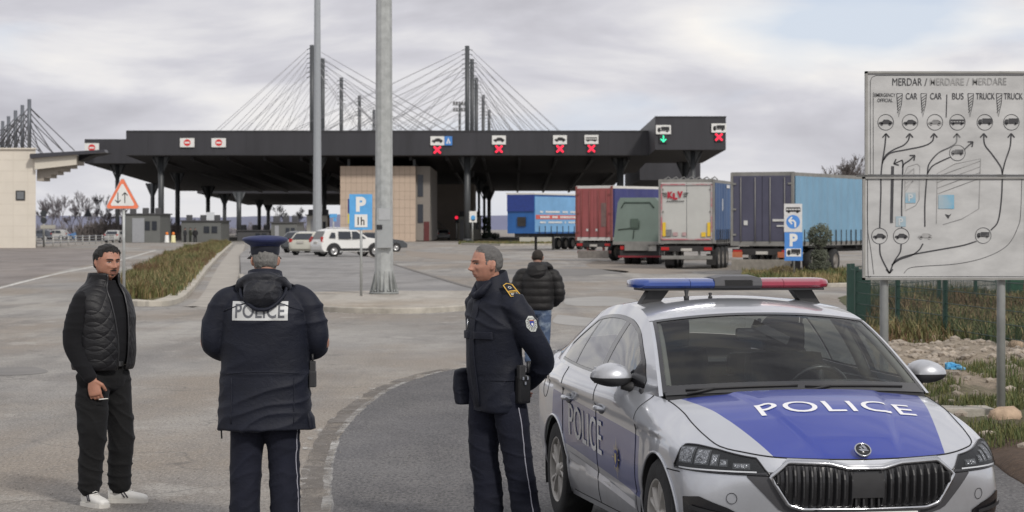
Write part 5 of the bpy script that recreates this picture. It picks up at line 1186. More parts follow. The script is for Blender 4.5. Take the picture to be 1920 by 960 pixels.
# paints
def paint(name, extra=None):
    m = bpy.data.materials.new(name); m.use_nodes = True; t = m.node_tree; b = t.nodes['Principled BSDF']; l = t.links.new
    b.inputs['Metallic'].default_value = .55; b.inputs['Roughness'].default_value = .30; b.inputs['Coat Weight'].default_value = 1; b.inputs['Coat Roughness'].default_value = .04
    silver = (.55,.57,.61); tcn = t.nodes.new('ShaderNodeTexCoord'); sx = t.nodes.new('ShaderNodeSeparateXYZ'); l(tcn.outputs['Object'], sx.inputs[0])
    dn = t.nodes.new('ShaderNodeTexNoise'); dn.inputs['Scale'].default_value = 3.5; dn.inputs['Detail'].default_value = 8; dn.inputs['Roughness'].default_value = .65; l(tcn.outputs['Object'], dn.inputs['Vector'])
    def math_(op, a, bb, c=None):
        n = t.nodes.new('ShaderNodeMath'); n.operation = op
        for i, v in enumerate((a, bb, c)):
            if v is None: continue
            if isinstance(v, (int, float)): n.inputs[i].default_value = v
            else: l(v, n.inputs[i])
        return n.outputs[0]
    X, Y, Z = sx.outputs; col = None
    def mixc(f, a, bb):
        mi = t.nodes.new('ShaderNodeMix'); mi.data_type = 'RGBA'; l(f, mi.inputs[0])
        for k, v in ((6, a), (7, bb)):
            if isinstance(v, tuple): mi.inputs[k].default_value = (*v, 1)
            else: l(v, mi.inputs[k])
        return mi.outputs[2]
    f = None
    if extra == 'hood':     # blue wrap narrowing to the nose
        ay = math_('ABSOLUTE', Y, 0); lim = math_('MULTIPLY_ADD', X, -.22, .44); f = math_('LESS_THAN', ay, lim)
    if extra == 'side':     # blue band sloping down to the front
        hi = math_('MULTIPLY_ADD', X, -.050, .665); lo = math_('MULTIPLY_ADD', X, -.068, .300)
        f = math_('MULTIPLY', math_('LESS_THAN', Z, hi), math_('GREATER_THAN', Z, lo)); f = math_('MULTIPLY', f, math_('LESS_THAN', X, -1.27)); f = math_('MULTIPLY', f, math_('GREATER_THAN', X, -3.6))
    blue = (.006,.030,.30) if extra == 'hood' else (.05,.075,.27)
    c = mixc(f, silver, blue) if f is not None else silver
    # road dirt: heavier low on the body
    dz = t.nodes.new('ShaderNodeMapRange'); dz.inputs[1].default_value = .75; dz.inputs[2].default_value = .25; dz.inputs[3].default_value = .04; dz.inputs[4].default_value = .55; l(Z, dz.inputs[0])
    nm = t.nodes.new('ShaderNodeMapRange'); nm.inputs[1].default_value = .35; nm.inputs[2].default_value = .7; l(dn.outputs[0], nm.inputs[0])
    dirt = math_('MULTIPLY', dz.outputs[0], nm.outputs[0])
    mi = t.nodes.new('ShaderNodeMix'); mi.data_type = 'RGBA'; l(dirt, mi.inputs[0])
    if isinstance(c, tuple): mi.inputs[6].default_value = (*c, 1)
    else: l(c, mi.inputs[6])
    mi.inputs[7].default_value = (.20,.185,.165,1); l(mi.outputs[2], b.inputs['Base Color'])
    if f is not None:
        mt = math_('MULTIPLY_ADD', f, -.4, .55); l(mt, b.inputs['Metallic'])
    rr = math_('MULTIPLY_ADD', dirt, .5, .28); l(rr, b.inputs['Roughness'])
    ct = math_('MULTIPLY_ADD', dirt, -1.2, .55 if extra == 'hood' else 1.0); l(ct, b.inputs['Coat Weight'])
    return m
P_S = paint('silver_paint_car'); P_H = paint('bonnet_paint', 'hood'); P_D = paint('door_paint', 'side')
M_TRIM = pm('gloss_black_trim', (.012,.012,.014), .25, var=0, coat=.4); M_PLAS = pm('black_plastic', (.022,.022,.024), .6, var=.15, scale=20)
M_CHR = pm('chrome', (.55,.56,.58), .16, metal=1, var=0); M_SEAM = pm('panel_gap', (.008,.008,.01), .8, var=0)
def glass_mat(name, tint, op, refl=1.0):
    m = bpy.data.materials.new(name); m.use_nodes = True; t = m.node_tree; t.nodes.clear(); l = t.links.new
    o = t.nodes.new('ShaderNodeOutputMaterial'); tr_ = t.nodes.new('ShaderNodeBsdfTransparent'); tr_.inputs[0].default_value = (*tint, 1)
    gl = t.nodes.new('ShaderNodeBsdfGlossy'); gl.inputs['Roughness'].default_value = .01; gl.inputs[0].default_value = (refl, refl, refl, 1)
    fr = t.nodes.new('ShaderNodeFresnel'); fr.inputs[0].default_value = 1.52; ge = t.nodes.new('ShaderNodeNewGeometry'); ior = t.nodes.new('ShaderNodeMath'); ior.operation = 'MULTIPLY_ADD'; ior.inputs[1].default_value = 1/1.52-1.52; ior.inputs[2].default_value = 1.52; l(ge.outputs['Backfacing'], ior.inputs[0]); l(ior.outputs[0], fr.inputs[0]); ma = t.nodes.new('ShaderNodeMath'); ma.operation = 'MULTIPLY_ADD'; ma.inputs[1].default_value = 1.0; ma.inputs[2].default_value = op; l(fr.outputs[0], ma.inputs[0])
    mx_ = t.nodes.new('ShaderNodeMixShader'); l(ma.outputs[0], mx_.inputs[0]); l(tr_.outputs[0], mx_.inputs[1]); l(gl.outputs[0], mx_.inputs[2]); l(mx_.outputs[0], o.inputs[0]); return m
M_WS = glass_mat('windscreen_glass', (.80,.85,.84), .01, .60); M_SG = glass_mat('side_glass', (.66,.71,.68), .22, .78)
M_LENS = glass_mat('lamp_lens', (.94,.95,.96), .0, .12)
def grid_obj(name, fn, us, vs, mat, parent=car, both=True, flip=False, keep=None, snap=None):
    out_ = []
    for s_ in ((1, -1) if both else (1,)):
        V = []; idx = {}
        for i, a in enumerate(us):
            for j, b in enumerate(vs): V.append(C3(fn(a, b), s_))
        n = len(vs); Fc = []
        for i in range(len(us)-1):
            for j in range(n-1):
                q = (i*n+j, i*n+j+1, (i+1)*n+j+1, (i+1)*n+j)
                if keep and not keep([V[k] for k in q]): continue
                Fc.append(q if (s_ > 0) != flip else q[::-1])
        if snap: V = [snap(v, s_) for v in V]
        used = sorted({k for f in Fc for k in f}); mp_ = {k: i for i, k in enumerate(used)}
        o = mesh_obj(name, [V[k] for k in used], [tuple(mp_[k] for k in f) for f in Fc], mat, parent, True)
        out_.append(o)
    return out_
WC = [(-.87, .322), (-3.556, .322)]; AR = .352
def archin(v): return any((v.x-cx)**2+(v.z-cz)**2 < AR**2 for cx, cz in WC)
def keep_arch(q): return not all(archin(v) for v in q)
def snap_arch(v, s_):
    for cx, cz in WC:
        dx, dz = v.x-cx, v.z-cz; d = math.hypot(dx, dz)
        if 1e-6 < d < AR: k = AR/d; return Vector((cx+dx*k, v.y, cz+dz*k))
    return v
vv_ = np.linspace(0, 1, 46)
def bseg(name, s0, s1, n, mat, **k): return grid_obj(name, belt, np.linspace(s0, s1, n), vv_, mat, **k)
sF = s_of_u(1.36); sD = s_of_u(2.36); sQ = s_of_u(3.30); sB = 5.9
def side_fn(s, v): return belt(s, v)
bf = bseg('front_bumper', 0, sB, 90, P_S, keep=keep_arch, snap=snap_arch)
bseg('front_wing', sB, sF, 90, P_D, keep=keep_arch, snap=snap_arch)
fd = bseg('front_door', sF, sD, 40, P_D)
rd = bseg('rear_door', sD, sQ, 40, P_D, keep=keep_arch, snap=snap_arch)
bseg('rear_wing', sQ, 15.4, 110, P_D, keep=keep_arch, snap=snap_arch)
bseg('rear_bumper', 15.4, 18, 50, P_S)
# bonnet (one piece)
hq = np.linspace(-1, 1, 121); ht_ = np.linspace(0, 1, 60)
hood = grid_obj('bonnet', hoodS, hq, ht_, P_H, both=False, flip=True)[0]
# roof, glass
def topseg(name, u0, u1, n, q0, q1, m_, mat, both=False, push=0):
    return grid_obj(name, lambda a, b: topS(a, b)-np.array([0,0,push]), np.linspace(u0, u1, n), np.linspace(q0, q1, m_), mat, both=both, flip=False)
topseg('windscreen', 1.245, 1.975, 30, -.972, .972, 41, M_WS)
topseg('roof', 1.985, 3.40, 50, -1, 1, 61, P_S)
topseg('rear_window', 3.42, 4.10, 24, -.93, .93, 31, M_SG)
topseg('boot_lid', 4.11, 4.45, 12, -1, 1, 31, P_S)
topseg('screen_pillar', 1.22, 1.985, 34, .974, 1.0, 4, P_S, True)
topseg('rear_pillar', 3.40, 4.11, 20, .932, 1.0, 4, P_S, True)
topseg('screen_border', 1.245, 1.98, 30, .945, .974, 3, M_TRIM, True, -.003)
topseg('screen_border', 1.955, 1.988, 4, -.957, .957, 31, M_TRIM, False, -.003)
topseg('screen_border', 1.22, 1.30, 6, -.957, .957, 31, M_TRIM, False, -.002)
grid_obj('rear_deck', lambda a, b: (lambda p, q: p+(q-p)*b)(topS(4.45, a), beltcol(18-2.4*abs(a))[5]*np.array([1,1,1])), np.linspace(0, 1, 20), np.linspace(0, 1, 5), P_S)
# side windows
def sideS(u, w):
    B = btop(u); R_ = rail(u); p = B+(R_-B)*w; p[0] += .022*4*w*(1-w)*min(1, (R_[2]-B[2])/.3); return p
def hgt(u): return max(.02, rail(u)[2]-btop(u)[2])
def wlo(u): return min(.45, .022/hgt(u))
def whi(u): 
    mtop = .060+max(0, (u-3.25))*.32+max(0, 1.62-u)*.25
    return max(wlo(u)+.01, 1-mtop/hgt(u))
def winrow(a, b): return a+(b-a)
def strip(name, u0, u1, n, f0, f1, m_, mat, off=0):
    def fn(u, k):
        w = f0(u)+(f1(u)-f0(u))*k; p = sideS(u, w); p = p.copy(); p[0] += off; return p
    return grid_obj(name, fn, np.linspace(u0, u1, n), np.linspace(0, 1, m_), mat)
ZERO = lambda u: 0; ONE = lambda u: 1
wl2 = lambda u: min(whi(u), wlo(u)+.016/hgt(u)); wh2 = lambda u: max(wlo(u), whi(u)+.0-.0); wh3 = lambda u: max(whi(u)-.022/hgt(u), wl2(u))
UW0, UW1 = 1.50, 3.60
strip('window_sill_panel', 1.24, UW0, 14, ZERO, ONE, 8, P_S)
strip('window_sill_panel', UW0, UW1, 60, ZERO, wlo, 3, P_S)
strip('roof_side_rail', UW0, UW1, 60, whi, ONE, 6, P_S)
strip('rear_pillar', UW1, 4.44, 30, ZERO, ONE, 10, P_S)
strip('window_trim', UW0, UW1, 60, wlo, wl2, 2, M_TRIM, .004); strip('window_trim', UW0, UW1, 60, wh3, whi, 2, M_TRIM, .004)
strip('mirror_sail', UW0, 1.70, 10, wl2, wh3, 3, M_TRIM, .002)
strip('side_window', 1.70, 2.33, 24, wl2, wh3, 8, M_SG); strip('door_pillar', 2.33, 2.44, 5, wl2, wh3, 8, M_TRIM, .002)
strip('side_window', 2.44, 3.14, 24, wl2, wh3, 8, M_SG); strip('window_divider', 3.14, 3.18, 3, wl2, wh3, 6, M_TRIM, .002)
strip('quarter_window', 3.18, UW1, 16, wl2, wh3, 6, M_SG)
# seams
def seam(pts, wd=.006, off=.002, name='panel_gap', mat=M_SEAM):
    for s_ in (1, -1):
        bm = bmesh.new(); add_tube(bm, [C3(p, s_)+Vector((0, s_*0, 0)) for p in pts], wd/2+.0005, 5); bobj(name, bm, mat, car)
def bline(s, v0, v1, n=24): return [belt(s, v0+(v1-v0)*k/n) for k in range(n+1)]
seam(bline(sF, .06, 1)); seam(bline(sD, .06, 1)); seam(bline(sQ, .30, 1))
seam([belt(s, .06) for s in np.linspace(sF, sQ-.3, 40)])
seam([belt_z(s, .612) for s in np.linspace(5.6, s_of_u(.66), 10)]); 
seam([hoodS(1, t) for t in np.linspace(0, 1, 30)], .007); seam([hoodS(q, 0) for q in np.linspace(0, 1, 30)], .007)
seam([topS(1.985, q) for q in np.linspace(0, 1, 16)], .004)
# character crease along the doors
# overlays on the belt
def bn(s, z):
    e = .03; a = belt_z(min(17.9, s+e), z)-belt_z(max(.0, s-e), z); b = belt_z(s, z+.01)-belt_z(s, z-.01)
    n_ = np.cross(a, b); n_ /= np.linalg.norm(n_)+1e-9
    p = belt_z(s, z); outw = np.array([p[0], -(2.3-p[1])*.5, 0]); 
    if np.dot(n_, outw) < 0: n_ = -n_
    return n_
def over(name, s0, s1, n, zlo, zhi, m_, mat, off, parent=car, sides=(1,-1)):
    out_ = []
    for s_ in sides:
        V = []
        for a in np.linspace(s0, s1, n):
            l_, h_ = zlo(a), zhi(a)
            for k in range(m_): z = l_+(h_-l_)*k/(m_-1); V.append(C3(belt_z(a, z)+bn(a, z)*off, s_))
        Fc = [(i*m_+j, i*m_+j+1, (i+1)*m_+j+1, (i+1)*m_+j) for i in range(n-1) for j in range(m_-1)]
        out_.append(mesh_obj(name, V, Fc if s_ > 0 else [f[::-1] for f in Fc], mat, parent, True))
    return out_
# headlights
top_z = lambda s: belt(s, .985)[2]
HS0, HS1 = 2.18, 5.85
hl_lo = lambda s: .622+.010*(s-HS0)/(HS1-HS0)
def hl_hi(s):
    h = top_z(s)-.006; h = min(h, float(np.interp(s, [2.2,3,4,5,5.4,5.9], [.70,.715,.738,.752,.752,.735])))
    a = (s-HS0)/.35
    if a < 1: h = hl_lo(s)+(h-hl_lo(s))*max(.08, a)
    b = (HS1-s)/.30
    if b < 1: h = hl_lo(s)+(h-hl_lo(s))*max(.15, b)
    return h
HL = over('headlight', HS0, HS1, 50, hl_lo, hl_hi, 10, pm('lamp_black', (.015,.016,.018), .5, var=0), .002)
for o, s_ in zip(HL, (1, -1)):
    # reflector cells, light strip
    for k, (a, b, zl, zh, m_) in enumerate(((4.95,5.60,.662,.742,pm('lamp_grey',(.10,.105,.11),.3,metal=.3,var=.1)),(4.30,4.88,.660,.734,pm('lamp_grey',(.42,.43,.45))),(3.92,4.24,.658,.716,pm('lamp_grey',(.10,.105,.11),.3,metal=.3,var=.1)),(3.55,3.88,.658,.694,MATS['lamp_grey']),(2.75,3.35,.650,.680,MATS['lamp_grey']))):
        over('reflector', a, b, 6, lambda s, z=zl: z, lambda s, z=zh: z, 4, m_, .004, o, (s_,))
        over('lens_element', a+.05, b-.05, 5, lambda s, z=zl: z+.006, lambda s, z=zh: z-.006, 4, pm('lamp_bowl', (.30,.31,.33), .18, metal=.5, var=.75, scale=60, bump=.8, bscale=90), .007, o, (s_,))
    over('light_strip', 2.55, 5.6, 36, lambda s: .634, lambda s: .641, 2, pm('light_guide', (.75,.76,.78), .2, var=0), .006, o, (s_,))
    over('lens', HS0, HS1, 50, hl_lo, hl_hi, 8, M_LENS, .013, o, (s_,))
    bm = bmesh.new(); pts_ = [C3(belt_z(s, hl_lo(s))+bn(s, hl_lo(s))*.004, s_) for s in np.linspace(HS0, HS1, 30)]+[C3(belt_z(s, hl_hi(s))+bn(s, hl_hi(s))*.004, s_) for s in np.linspace(HS1, HS0, 30)]
    add_tube(bm, pts_+[pts_[0]], .005, 5); bobj('seal', bm, M_TRIM, o)
# grille
def gy_hi(y): return float(np.interp(abs(y), [0,.09,.19,.40,.485], [.652,.652,.674,.684,.615]))
def gy_lo(y): return float(np.interp(abs(y), [0,.33,.40,.485], [.452,.454,.475,.610]))
def gpt(y, z, off=0):
    s = s_of_y(y); p = belt_z(s, z)+bn(s, z)*off; return Vector((-p[1], p[0]*(1 if y >= 0 else -1), p[2]))
def gpanel(name, ys, lo_, hi_, mat, off, m_=6, parent=car):
    V = [gpt(y, lo_(y)+(hi_(y)-lo_(y))*k/(m_-1), off) for y in ys for k in range(m_)]
    return mesh_obj(name, V, [(i*m_+j, (i+1)*m_+j, (i+1)*m_+j+1, i*m_+j+1) for i in range(len(ys)-1) for j in range(m_-1)], mat, parent, True)
gw = lambda y: .0
# dark surround
gpanel('lower_grille_surround', np.linspace(-.60, .60, 41), lambda y: float(np.interp(abs(y), [0,.36,.44,.60], [.415,.418,.44,.612])), lambda y: float(np.interp(abs(y), [0,.485,.60], [.64,.64,.630])), pm('satin_grey', (.06,.06,.065), .4, var=0), .004)
GR = gpanel('grille', np.linspace(-.485, .485, 61), gy_lo, gy_hi, M_TRIM, .007)
def sl(y):
    bm = bmesh.new(); n = 8; lo_, hi_ = gy_lo(y)+.014, gy_hi(y)-.012
    for off, w_ in ((.028, .0),):
        rows = []
        for k in range(n+1):
            z = lo_+(hi_-lo_)*k/n; pr = .028*min(1, 4*min(k, n-k)/n+.25)
            a = gpt(y, z, .008); b = gpt(y, z, .008+pr); rows.append([bm.verts.new(p+Vector((0,d,0))) for p, d in ((a,-.014),(b,-.004),(b,.004),(a,.014))])
        for k in range(n):
            for j in range(3): bm.faces.new((rows[k][j], rows[k][j+1], rows[k+1][j+1], rows[k+1][j]))
    bobj('grille_slat', bm, pm('slat_black', (.022,.022,.024), .5, var=0), GR)
for k in range(23):
    y = -.451+.041*k
    if abs(y) < .075: continue
    sl(y)
bm = bmesh.new()
gpanel('radar_panel', np.linspace(-.085, .085, 7), lambda y: .515, lambda y: .628, M_PLAS, .036, 4, GR)
for k in range(4): 
    y = -.06+.04*k; boxo('lower_slat', (gpt(y,.495,.02)), (.02, .010, .055), MATS['slat_black'], GR)
pts_ = [gpt(y, gy_hi(y), .016) for y in np.linspace(-.485, .485, 61)]+[gpt(y, gy_lo(y), .016) for y in np.linspace(.485, -.485, 61)[1:-1]]
def frame_tube(name, fn_out, mat, r, sy=1.0, parent=car):
    bm = bmesh.new(); P = fn_out; add_tube(bm, P+[P[0], P[1]], r, 8, caps=False); return bobj(name, bm, mat, parent)
frame_tube('chrome_frame', pts_, M_CHR, .0125)
# broad chrome top strip with centre dip
gpanel('chrome_top_strip', np.linspace(-.42, .42, 41), lambda y: gy_hi(y)+.004, lambda y: gy_hi(y)+.021, M_CHR, .014, 3)
# badge on the bonnet
bp = C3(hoodS(0, .035)); bdg = bpy.data.objects.new('badge', None); COL.objects.link(bdg); bdg.parent = car; 
n0 = (C3(hoodS(0, .0))-C3(hoodS(0, .09))).normalized(); nrm = Vector((0,1,0)).cross(n0).normalized(); nrm = nrm if nrm.z > 0 else -nrm
fwd = Vector((.72, 0, .70)).normalized()       # badge faces forward and up
bdg.location = bp+Vector((.018, 0, .030)); bdg.rotation_euler = fwd.to_track_quat('Z', 'X').to_euler()
bm = bmesh.new(); add_lathe(bm, [(.043,-.012),(.045,.003),(.041,.006),(.038,.003)], 32); bobj('chrome_ring', bm, M_CHR, bdg)
bm = bmesh.new(); add_lathe(bm, [(.038,-.01),(.038,.0035),(.001,.0045)], 28); bobj('black_disc', bm, M_TRIM, bdg)
def bf3(a, b): return Vector((b, -a, .0065)) if False else Vector((b, a, .0065))
arrow = [(-.030,-.012),(.004,-.012),(.004,-.018),(.026,-.004),(.006,.004),(.006,.000),(-.016,-.002)]
wing = [[(-.022,.001),(-.012,.022),(.000,.026),(.008,.020),(-.002,.012),(-.006,.002)],[(.002,.003),(.012,.018),(.020,.012),(.010,.004)]]
flat('winged_arrow', [arrow]+wing, lambda a, b: Vector((b, a, .0068)), M_CHR, bdg)
# lower intake corners, plate, washer cap
over('air_intake', 3.05, 5.4, 24, lambda s: .30, lambda s: float(np.interp(s, [3.05,3.5,4.6,5.4], [.42,.452,.502,.49])), 6, M_TRIM, .006)
over('intake_blade', 3.3, 5.0, 20, lambda s: .40+.02*(s-3.3), lambda s: .418+.022*(s-3.3), 3, M_PLAS, .018)
gpanel('bumper_lip', np.linspace(-.62, .62, 31), lambda y: .22, lambda y: .405, M_PLAS, .010)
pl_ = boxo('number_plate', (.045, 0, .385), (.012, .52, .112), pm('plate_white', (.74,.74,.72), .4, var=.04), car, .003); boxo('plate_holder', (.036, 0, .385), (.014, .55, .135), M_PLAS, car, .003)
boxo('country_strip', (.0525, -.235, .385), (.004, .045, .108), pm('plate_blue', (.02,.08,.45), .4, var=0), pl_)
def ptx(s, y, w_, h): text_obj('lettering', s, lambda a, b: Vector((.0525, y+a, .385+b)), M_BLK, pl_, w_, h, .01)
ptx('01', -.15, .09, .075); ptx('204', .03, .14, .075); ptx('KP', .185, .1, .075)
for s_ in (1, -1):
    c = belt_z(3.35, .50); n_ = bn(3.35, .50); cc = C3(c+n_*.003, s_); bm = bmesh.new()
    q = C3(n_, s_).to_track_quat('Z', 'Y').to_matrix(); P = [cc+q @ Vector((.028*cos(a), .028*sin(a), 0)) for a in np.linspace(0, 2*pi, 25)]
    add_tube(bm, P, .0015, 4, caps=False); bobj('tow_cap', bm, M_SEAM, car)
# cowl and wipers
grid_obj('cowl', lambda q, t: (hoodS(q, 1)*(1-t)+topS(1.24, q*.96)*t)-np.array([0,0,.012*(1-abs(2*t-1))+.004]), np.linspace(-1, 1, 41), np.linspace(0, 1, 5), M_PLAS, both=False, flip=True)
for y0, y1 in ((-.62, -.02), (.02, .60)):
    bm = bmesh.new(); P = []
    for k in range(9):
        q = (y0+(y1-y0)*k/8)/.755; P.append(C3(topS(1.252+.008*(k/8), q))+Vector((0,0,.006)))
    add_tube(bm, P, .006, 6); add_tube(bm, [P[0]+Vector((.05,0,-.02)), P[2]], .007, 6); bobj('wiper', bm, M_PLAS, car)
# wheels
M_ALLOY = pm('brushed_alloy', (.40,.385,.36), .42, metal=.25, var=.2, scale=9)
def car_wheel(cx, side, steer=0):
    w_ = bpy.data.objects.new('wheel', None); COL.objects.link(w_); w_.parent = car; w_.location = (cx, side*.79, .322); w_.rotation_euler = (0, 0, steer)
    R = .322; wd = .205; s_ = side
    bm = bmesh.new(); add_lathe(bm, [(R*.66,-wd/2),(R*.80,-wd/2-.006),(R*.94,-wd/2+.004),(R,-wd*.38),(R,wd*.38),(R*.94,wd/2-.004),(R*.80,wd/2+.006),(R*.66,wd/2)], 48, 'Y', caps=False); bobj('tyre', bm, M_TYRE, w_)
    bm = bmesh.new(); y1 = s_*wd/2
    add_lathe(bm, [(R*.675, -y1*.8),(R*.675, y1*.92),(R*.65, y1*1.0),(R*.625, y1*.92),(R*.60, y1*.3),(R*.58,-y1*.6)], 40, 'Y', caps=False); 
    add_lathe(bm, [(.001,y1*.98),(.030,y1*.97),(.045,y1*.86),(.060,y1*.80),(.062,y1*.2)], 24, 'Y')
    for k in range(5):
        for dq in (-.16, .16):
            a0 = 2*pi*k/5; a1 = a0+dq*1.25; P = [(.045, y1*.80, a0+dq*.4),(.11, y1*.84, a0+dq*.75),(.16, y1*.86, a1*1),(R*.635, y1*.82, a1)]
            rows = []
            for r_, yy, an in P:
                wv = .015+.03*(r_/.2)*.55; t_ = Vector((-sin(an), 0, cos(an))); c = Vector((r_*cos(an), yy, r_*sin(an)))
                rows.append([bm.verts.new(c+t_*wv*.5*q1+Vector((0, s_*q2, 0))) for q1, q2 in ((-1,-.02),(-.7,.008),(.7,.008),(1,-.02))])
            for i in range(3):
                for j in range(3): bm.faces.new((rows[i][j], rows[i][j+1], rows[i+1][j+1], rows[i+1][j]))
    for k in range(5):
        a = 2*pi*(k+.5)/5; add_lathe(bm, [(.008, y1*.7),(.008,y1*.84),(.001,y1*.85)], 8, 'Y', (.05*cos(a), 0, .05*sin(a)))
    bobj('rim', bm, M_ALLOY, w_, True); 
    bm = bmesh.new(); add_lathe(bm, [(.150,-.01),(.150,.01),(.06,.012),(.001,.012)], 32, 'Y', (0, y1*.25, 0)); bobj('brake_disc', bm, pm('brake_steel', (.12,.11,.10), .4, metal=.7, var=.2), w_)
    bm = bmesh.new(); add_lathe(bm, [(R*.60,-.02),(R*.60,.0),(.001,.0)], 32, 'Y', (0, -y1*.3, 0)); bobj('inner_drum', bm, M_BLK, w_)
for cx in (-.87, -3.556):
    for sd_ in (1, -1): car_wheel(cx, sd_)
# wheel housings + arch lips
for cx, cz in WC:
    for s_ in (1, -1):
        bm = bmesh.new(); n = 26; rows = []
        for k in range(n+1):
            a = -.35+(pi+.7)*k/n; rows.append([bm.verts.new((cx+AR*cos(a), s_*y, cz+AR*sin(a))) for y in (.895, .86, .45)])
        for k in range(n):
            for j in range(2): bm.faces.new((rows[k][j], rows[k][j+1], rows[k+1][j+1], rows[k+1][j]))
        bobj('wheel_housing', bm, M_PLAS, car)
        pts_ = []
        for k in range(31):
            a = -.30+(pi+.60)*k/30; x = cx+(AR+.004)*cos(a); z = cz+(AR+.004)*sin(a)
            if z < .19: continue
            s = s_of_u(-x); 
            pts_.append(C3(belt_z(s, z)+np.array([.002,0,0]), s_))
        bm = bmesh.new(); add_tube(bm, pts_, .008, 6); bobj('arch_lip', bm, P_S, car)
# underbody and cabin shell
boxo('underbody', (-2.3, 0, .24), (4.1, 1.30, .14), M_BLK, car)
boxo('engine_bay', (-.86, 0, .45), (.9, 1.0, .46), M_BLK, car)
cab = boxo('cabin_floor', (-2.6, 0, .36), (2.9, 1.5, .08), pm('carpet', (.02,.02,.022), .9, var=.1), car)
M_INT = pm('interior_grey', (.035,.036,.040), .7, var=.15, scale=20); M_SEAT = pm('seat_fabric', (.022,.023,.027), .85, var=.2, scale=30)
bm = bmesh.new(); add_prism(bm, [(-1.10,.60),(-1.10,.93),(-1.30,.955),(-1.62,.95),(-1.78,.90),(-1.82,.70),(-1.72,.60)], -.74, .74, Matrix.Rotation(pi/2, 4, 'X')); autosmooth(bobj('dashboard', bm, M_INT, car), 30)
bm = bmesh.new(); add_prism(bm, [(-1.62,.95),(-1.80,.93),(-1.82,1.0),(-1.64,1.0)], .18, .58, Matrix.Rotation(pi/2, 4, 'X') @ Matrix.Scale(-1, 4, Vector((0,0,1)))); bobj('instrument_hood', bm, M_INT, car)
sw = bpy.data.objects.new('steering_wheel', None); COL.objects.link(sw); sw.parent = car; sw.location = (-1.98, .37, .90); sw.rotation_euler = (0, radians(-65), 0)
bm = bmesh.new(); add_tube(bm, [(.185*cos(a), .185*sin(a), 0) for a in np.linspace(0, 2*pi, 33)], .016, 8, caps=False); bobj('rim', bm, M_TRIM, sw)
bm = bmesh.new(); add_lathe(bm, [(.07,-.03),(.075,.01),(.04,.03),(.001,.03)], 20)
for a in (0, pi, -pi/2): add_tube(bm, [(.05*cos(a+pi/2), .05*sin(a+pi/2), 0), (.18*cos(a+pi/2), .18*sin(a+pi/2), 0)], .014, 6)
bobj('hub', bm, M_INT, sw)
def seat(x, y, w_, rear=False):
    t_ = bpy.data.objects.new('rear_seat' if rear else 'front_seat', None); COL.objects.link(t_); t_.parent = car; t_.location = (x, y, 0)
    bm = bmesh.new(); add_box(bm, (0.1,0,.52), (.52, w_, .18), bevel=.05); bobj('cushion', bm, M_SEAT, t_)
    bm = bmesh.new(); add_box(bm, (-.26,0,.86), (.17, w_*.98, .66), Matrix.Rotation(radians(0), 3, 'Y'), bevel=.07)
    bmesh.ops.rotate(bm, cent=(-.2,0,.55), matrix=Matrix.Rotation(radians(-16), 3, 'Y'), verts=bm.verts); bobj('backrest', bm, M_SEAT, t_)
    for yy in ((0,) if not rear else (-w_*.3, w_*.3)):
        bm = bmesh.new(); add_box(bm, (-.41,yy,1.25), (.11, .26, .19), bevel=.05); add_tube(bm, [(-.40,yy-.06,1.1),(-.40,yy-.06,1.2)], .008, 6); add_tube(bm, [(-.40,yy+.06,1.1),(-.40,yy+.06,1.2)], .008, 6); bobj('headrest', bm, M_SEAT, t_)
seat(-2.25, .37, .50); seat(-2.25, -.37, .50); seat(-3.1, 0, 1.25, True); bpy.data.objects['rear_seat'].scale = (1,1,.80)
bpy.data.objects['front_seat'].scale = (1,1,.97); boxo('centre_console', (-2.1, 0, .55), (.9, .2, .25), M_INT, car, .03); boxo('parcel_shelf', (-3.85, 0, 1.0), (.7, 1.1, .03), M_INT, car)
for s_ in (1, -1):
    boxo('door_card', (-2.45, s_*.80, .72), (1.9, .05, .52), M_INT, car, .02)
    bm = bmesh.new(); add_tube(bm, [C3(sideS(2.40, w), s_)+Vector((0,-s_*.05,0)) for w in (0,.3,.6,.95)], .035, 8); bobj('inner_pillar', bm, pm('headliner', (.14,.135,.125), .9, var=.05), car)
    bm = bmesh.new(); add_tube(bm, [C3(topS(u, .93), s_)+Vector((0,0,-.025)) for u in (1.32,1.5,1.75,1.95)], .022, 8); bobj('inner_pillar', bm, MATS['headliner'], car)
topseg('headliner', 2.02, 3.38, 20, -.97, .97, 15, MATS['headliner'], False, .03)
# rear-view mirror, camera housing
bm = bmesh.new(); add_box(bm, (-2.02, .0, 1.26), (.05,.24,.075), bevel=.02); add_tube(bm, [(-2.0,0,1.29),(-1.93,0,1.35)], .012, 6); bobj('rear_view_mirror', bm, M_TRIM, car)
bm = bmesh.new(); add_prism(bm, [(-.12,0),(.12,0),(.07,.13),(-.07,.13)], 0, .05); bobj('camera_housing', bm, M_TRIM, car); o = bpy.data.objects['camera_housing']; o.location = tuple(C3(topS(1.83, 0))+Vector((0,0,-.065))); o.rotation_euler = (0, radians(26), radians(90))
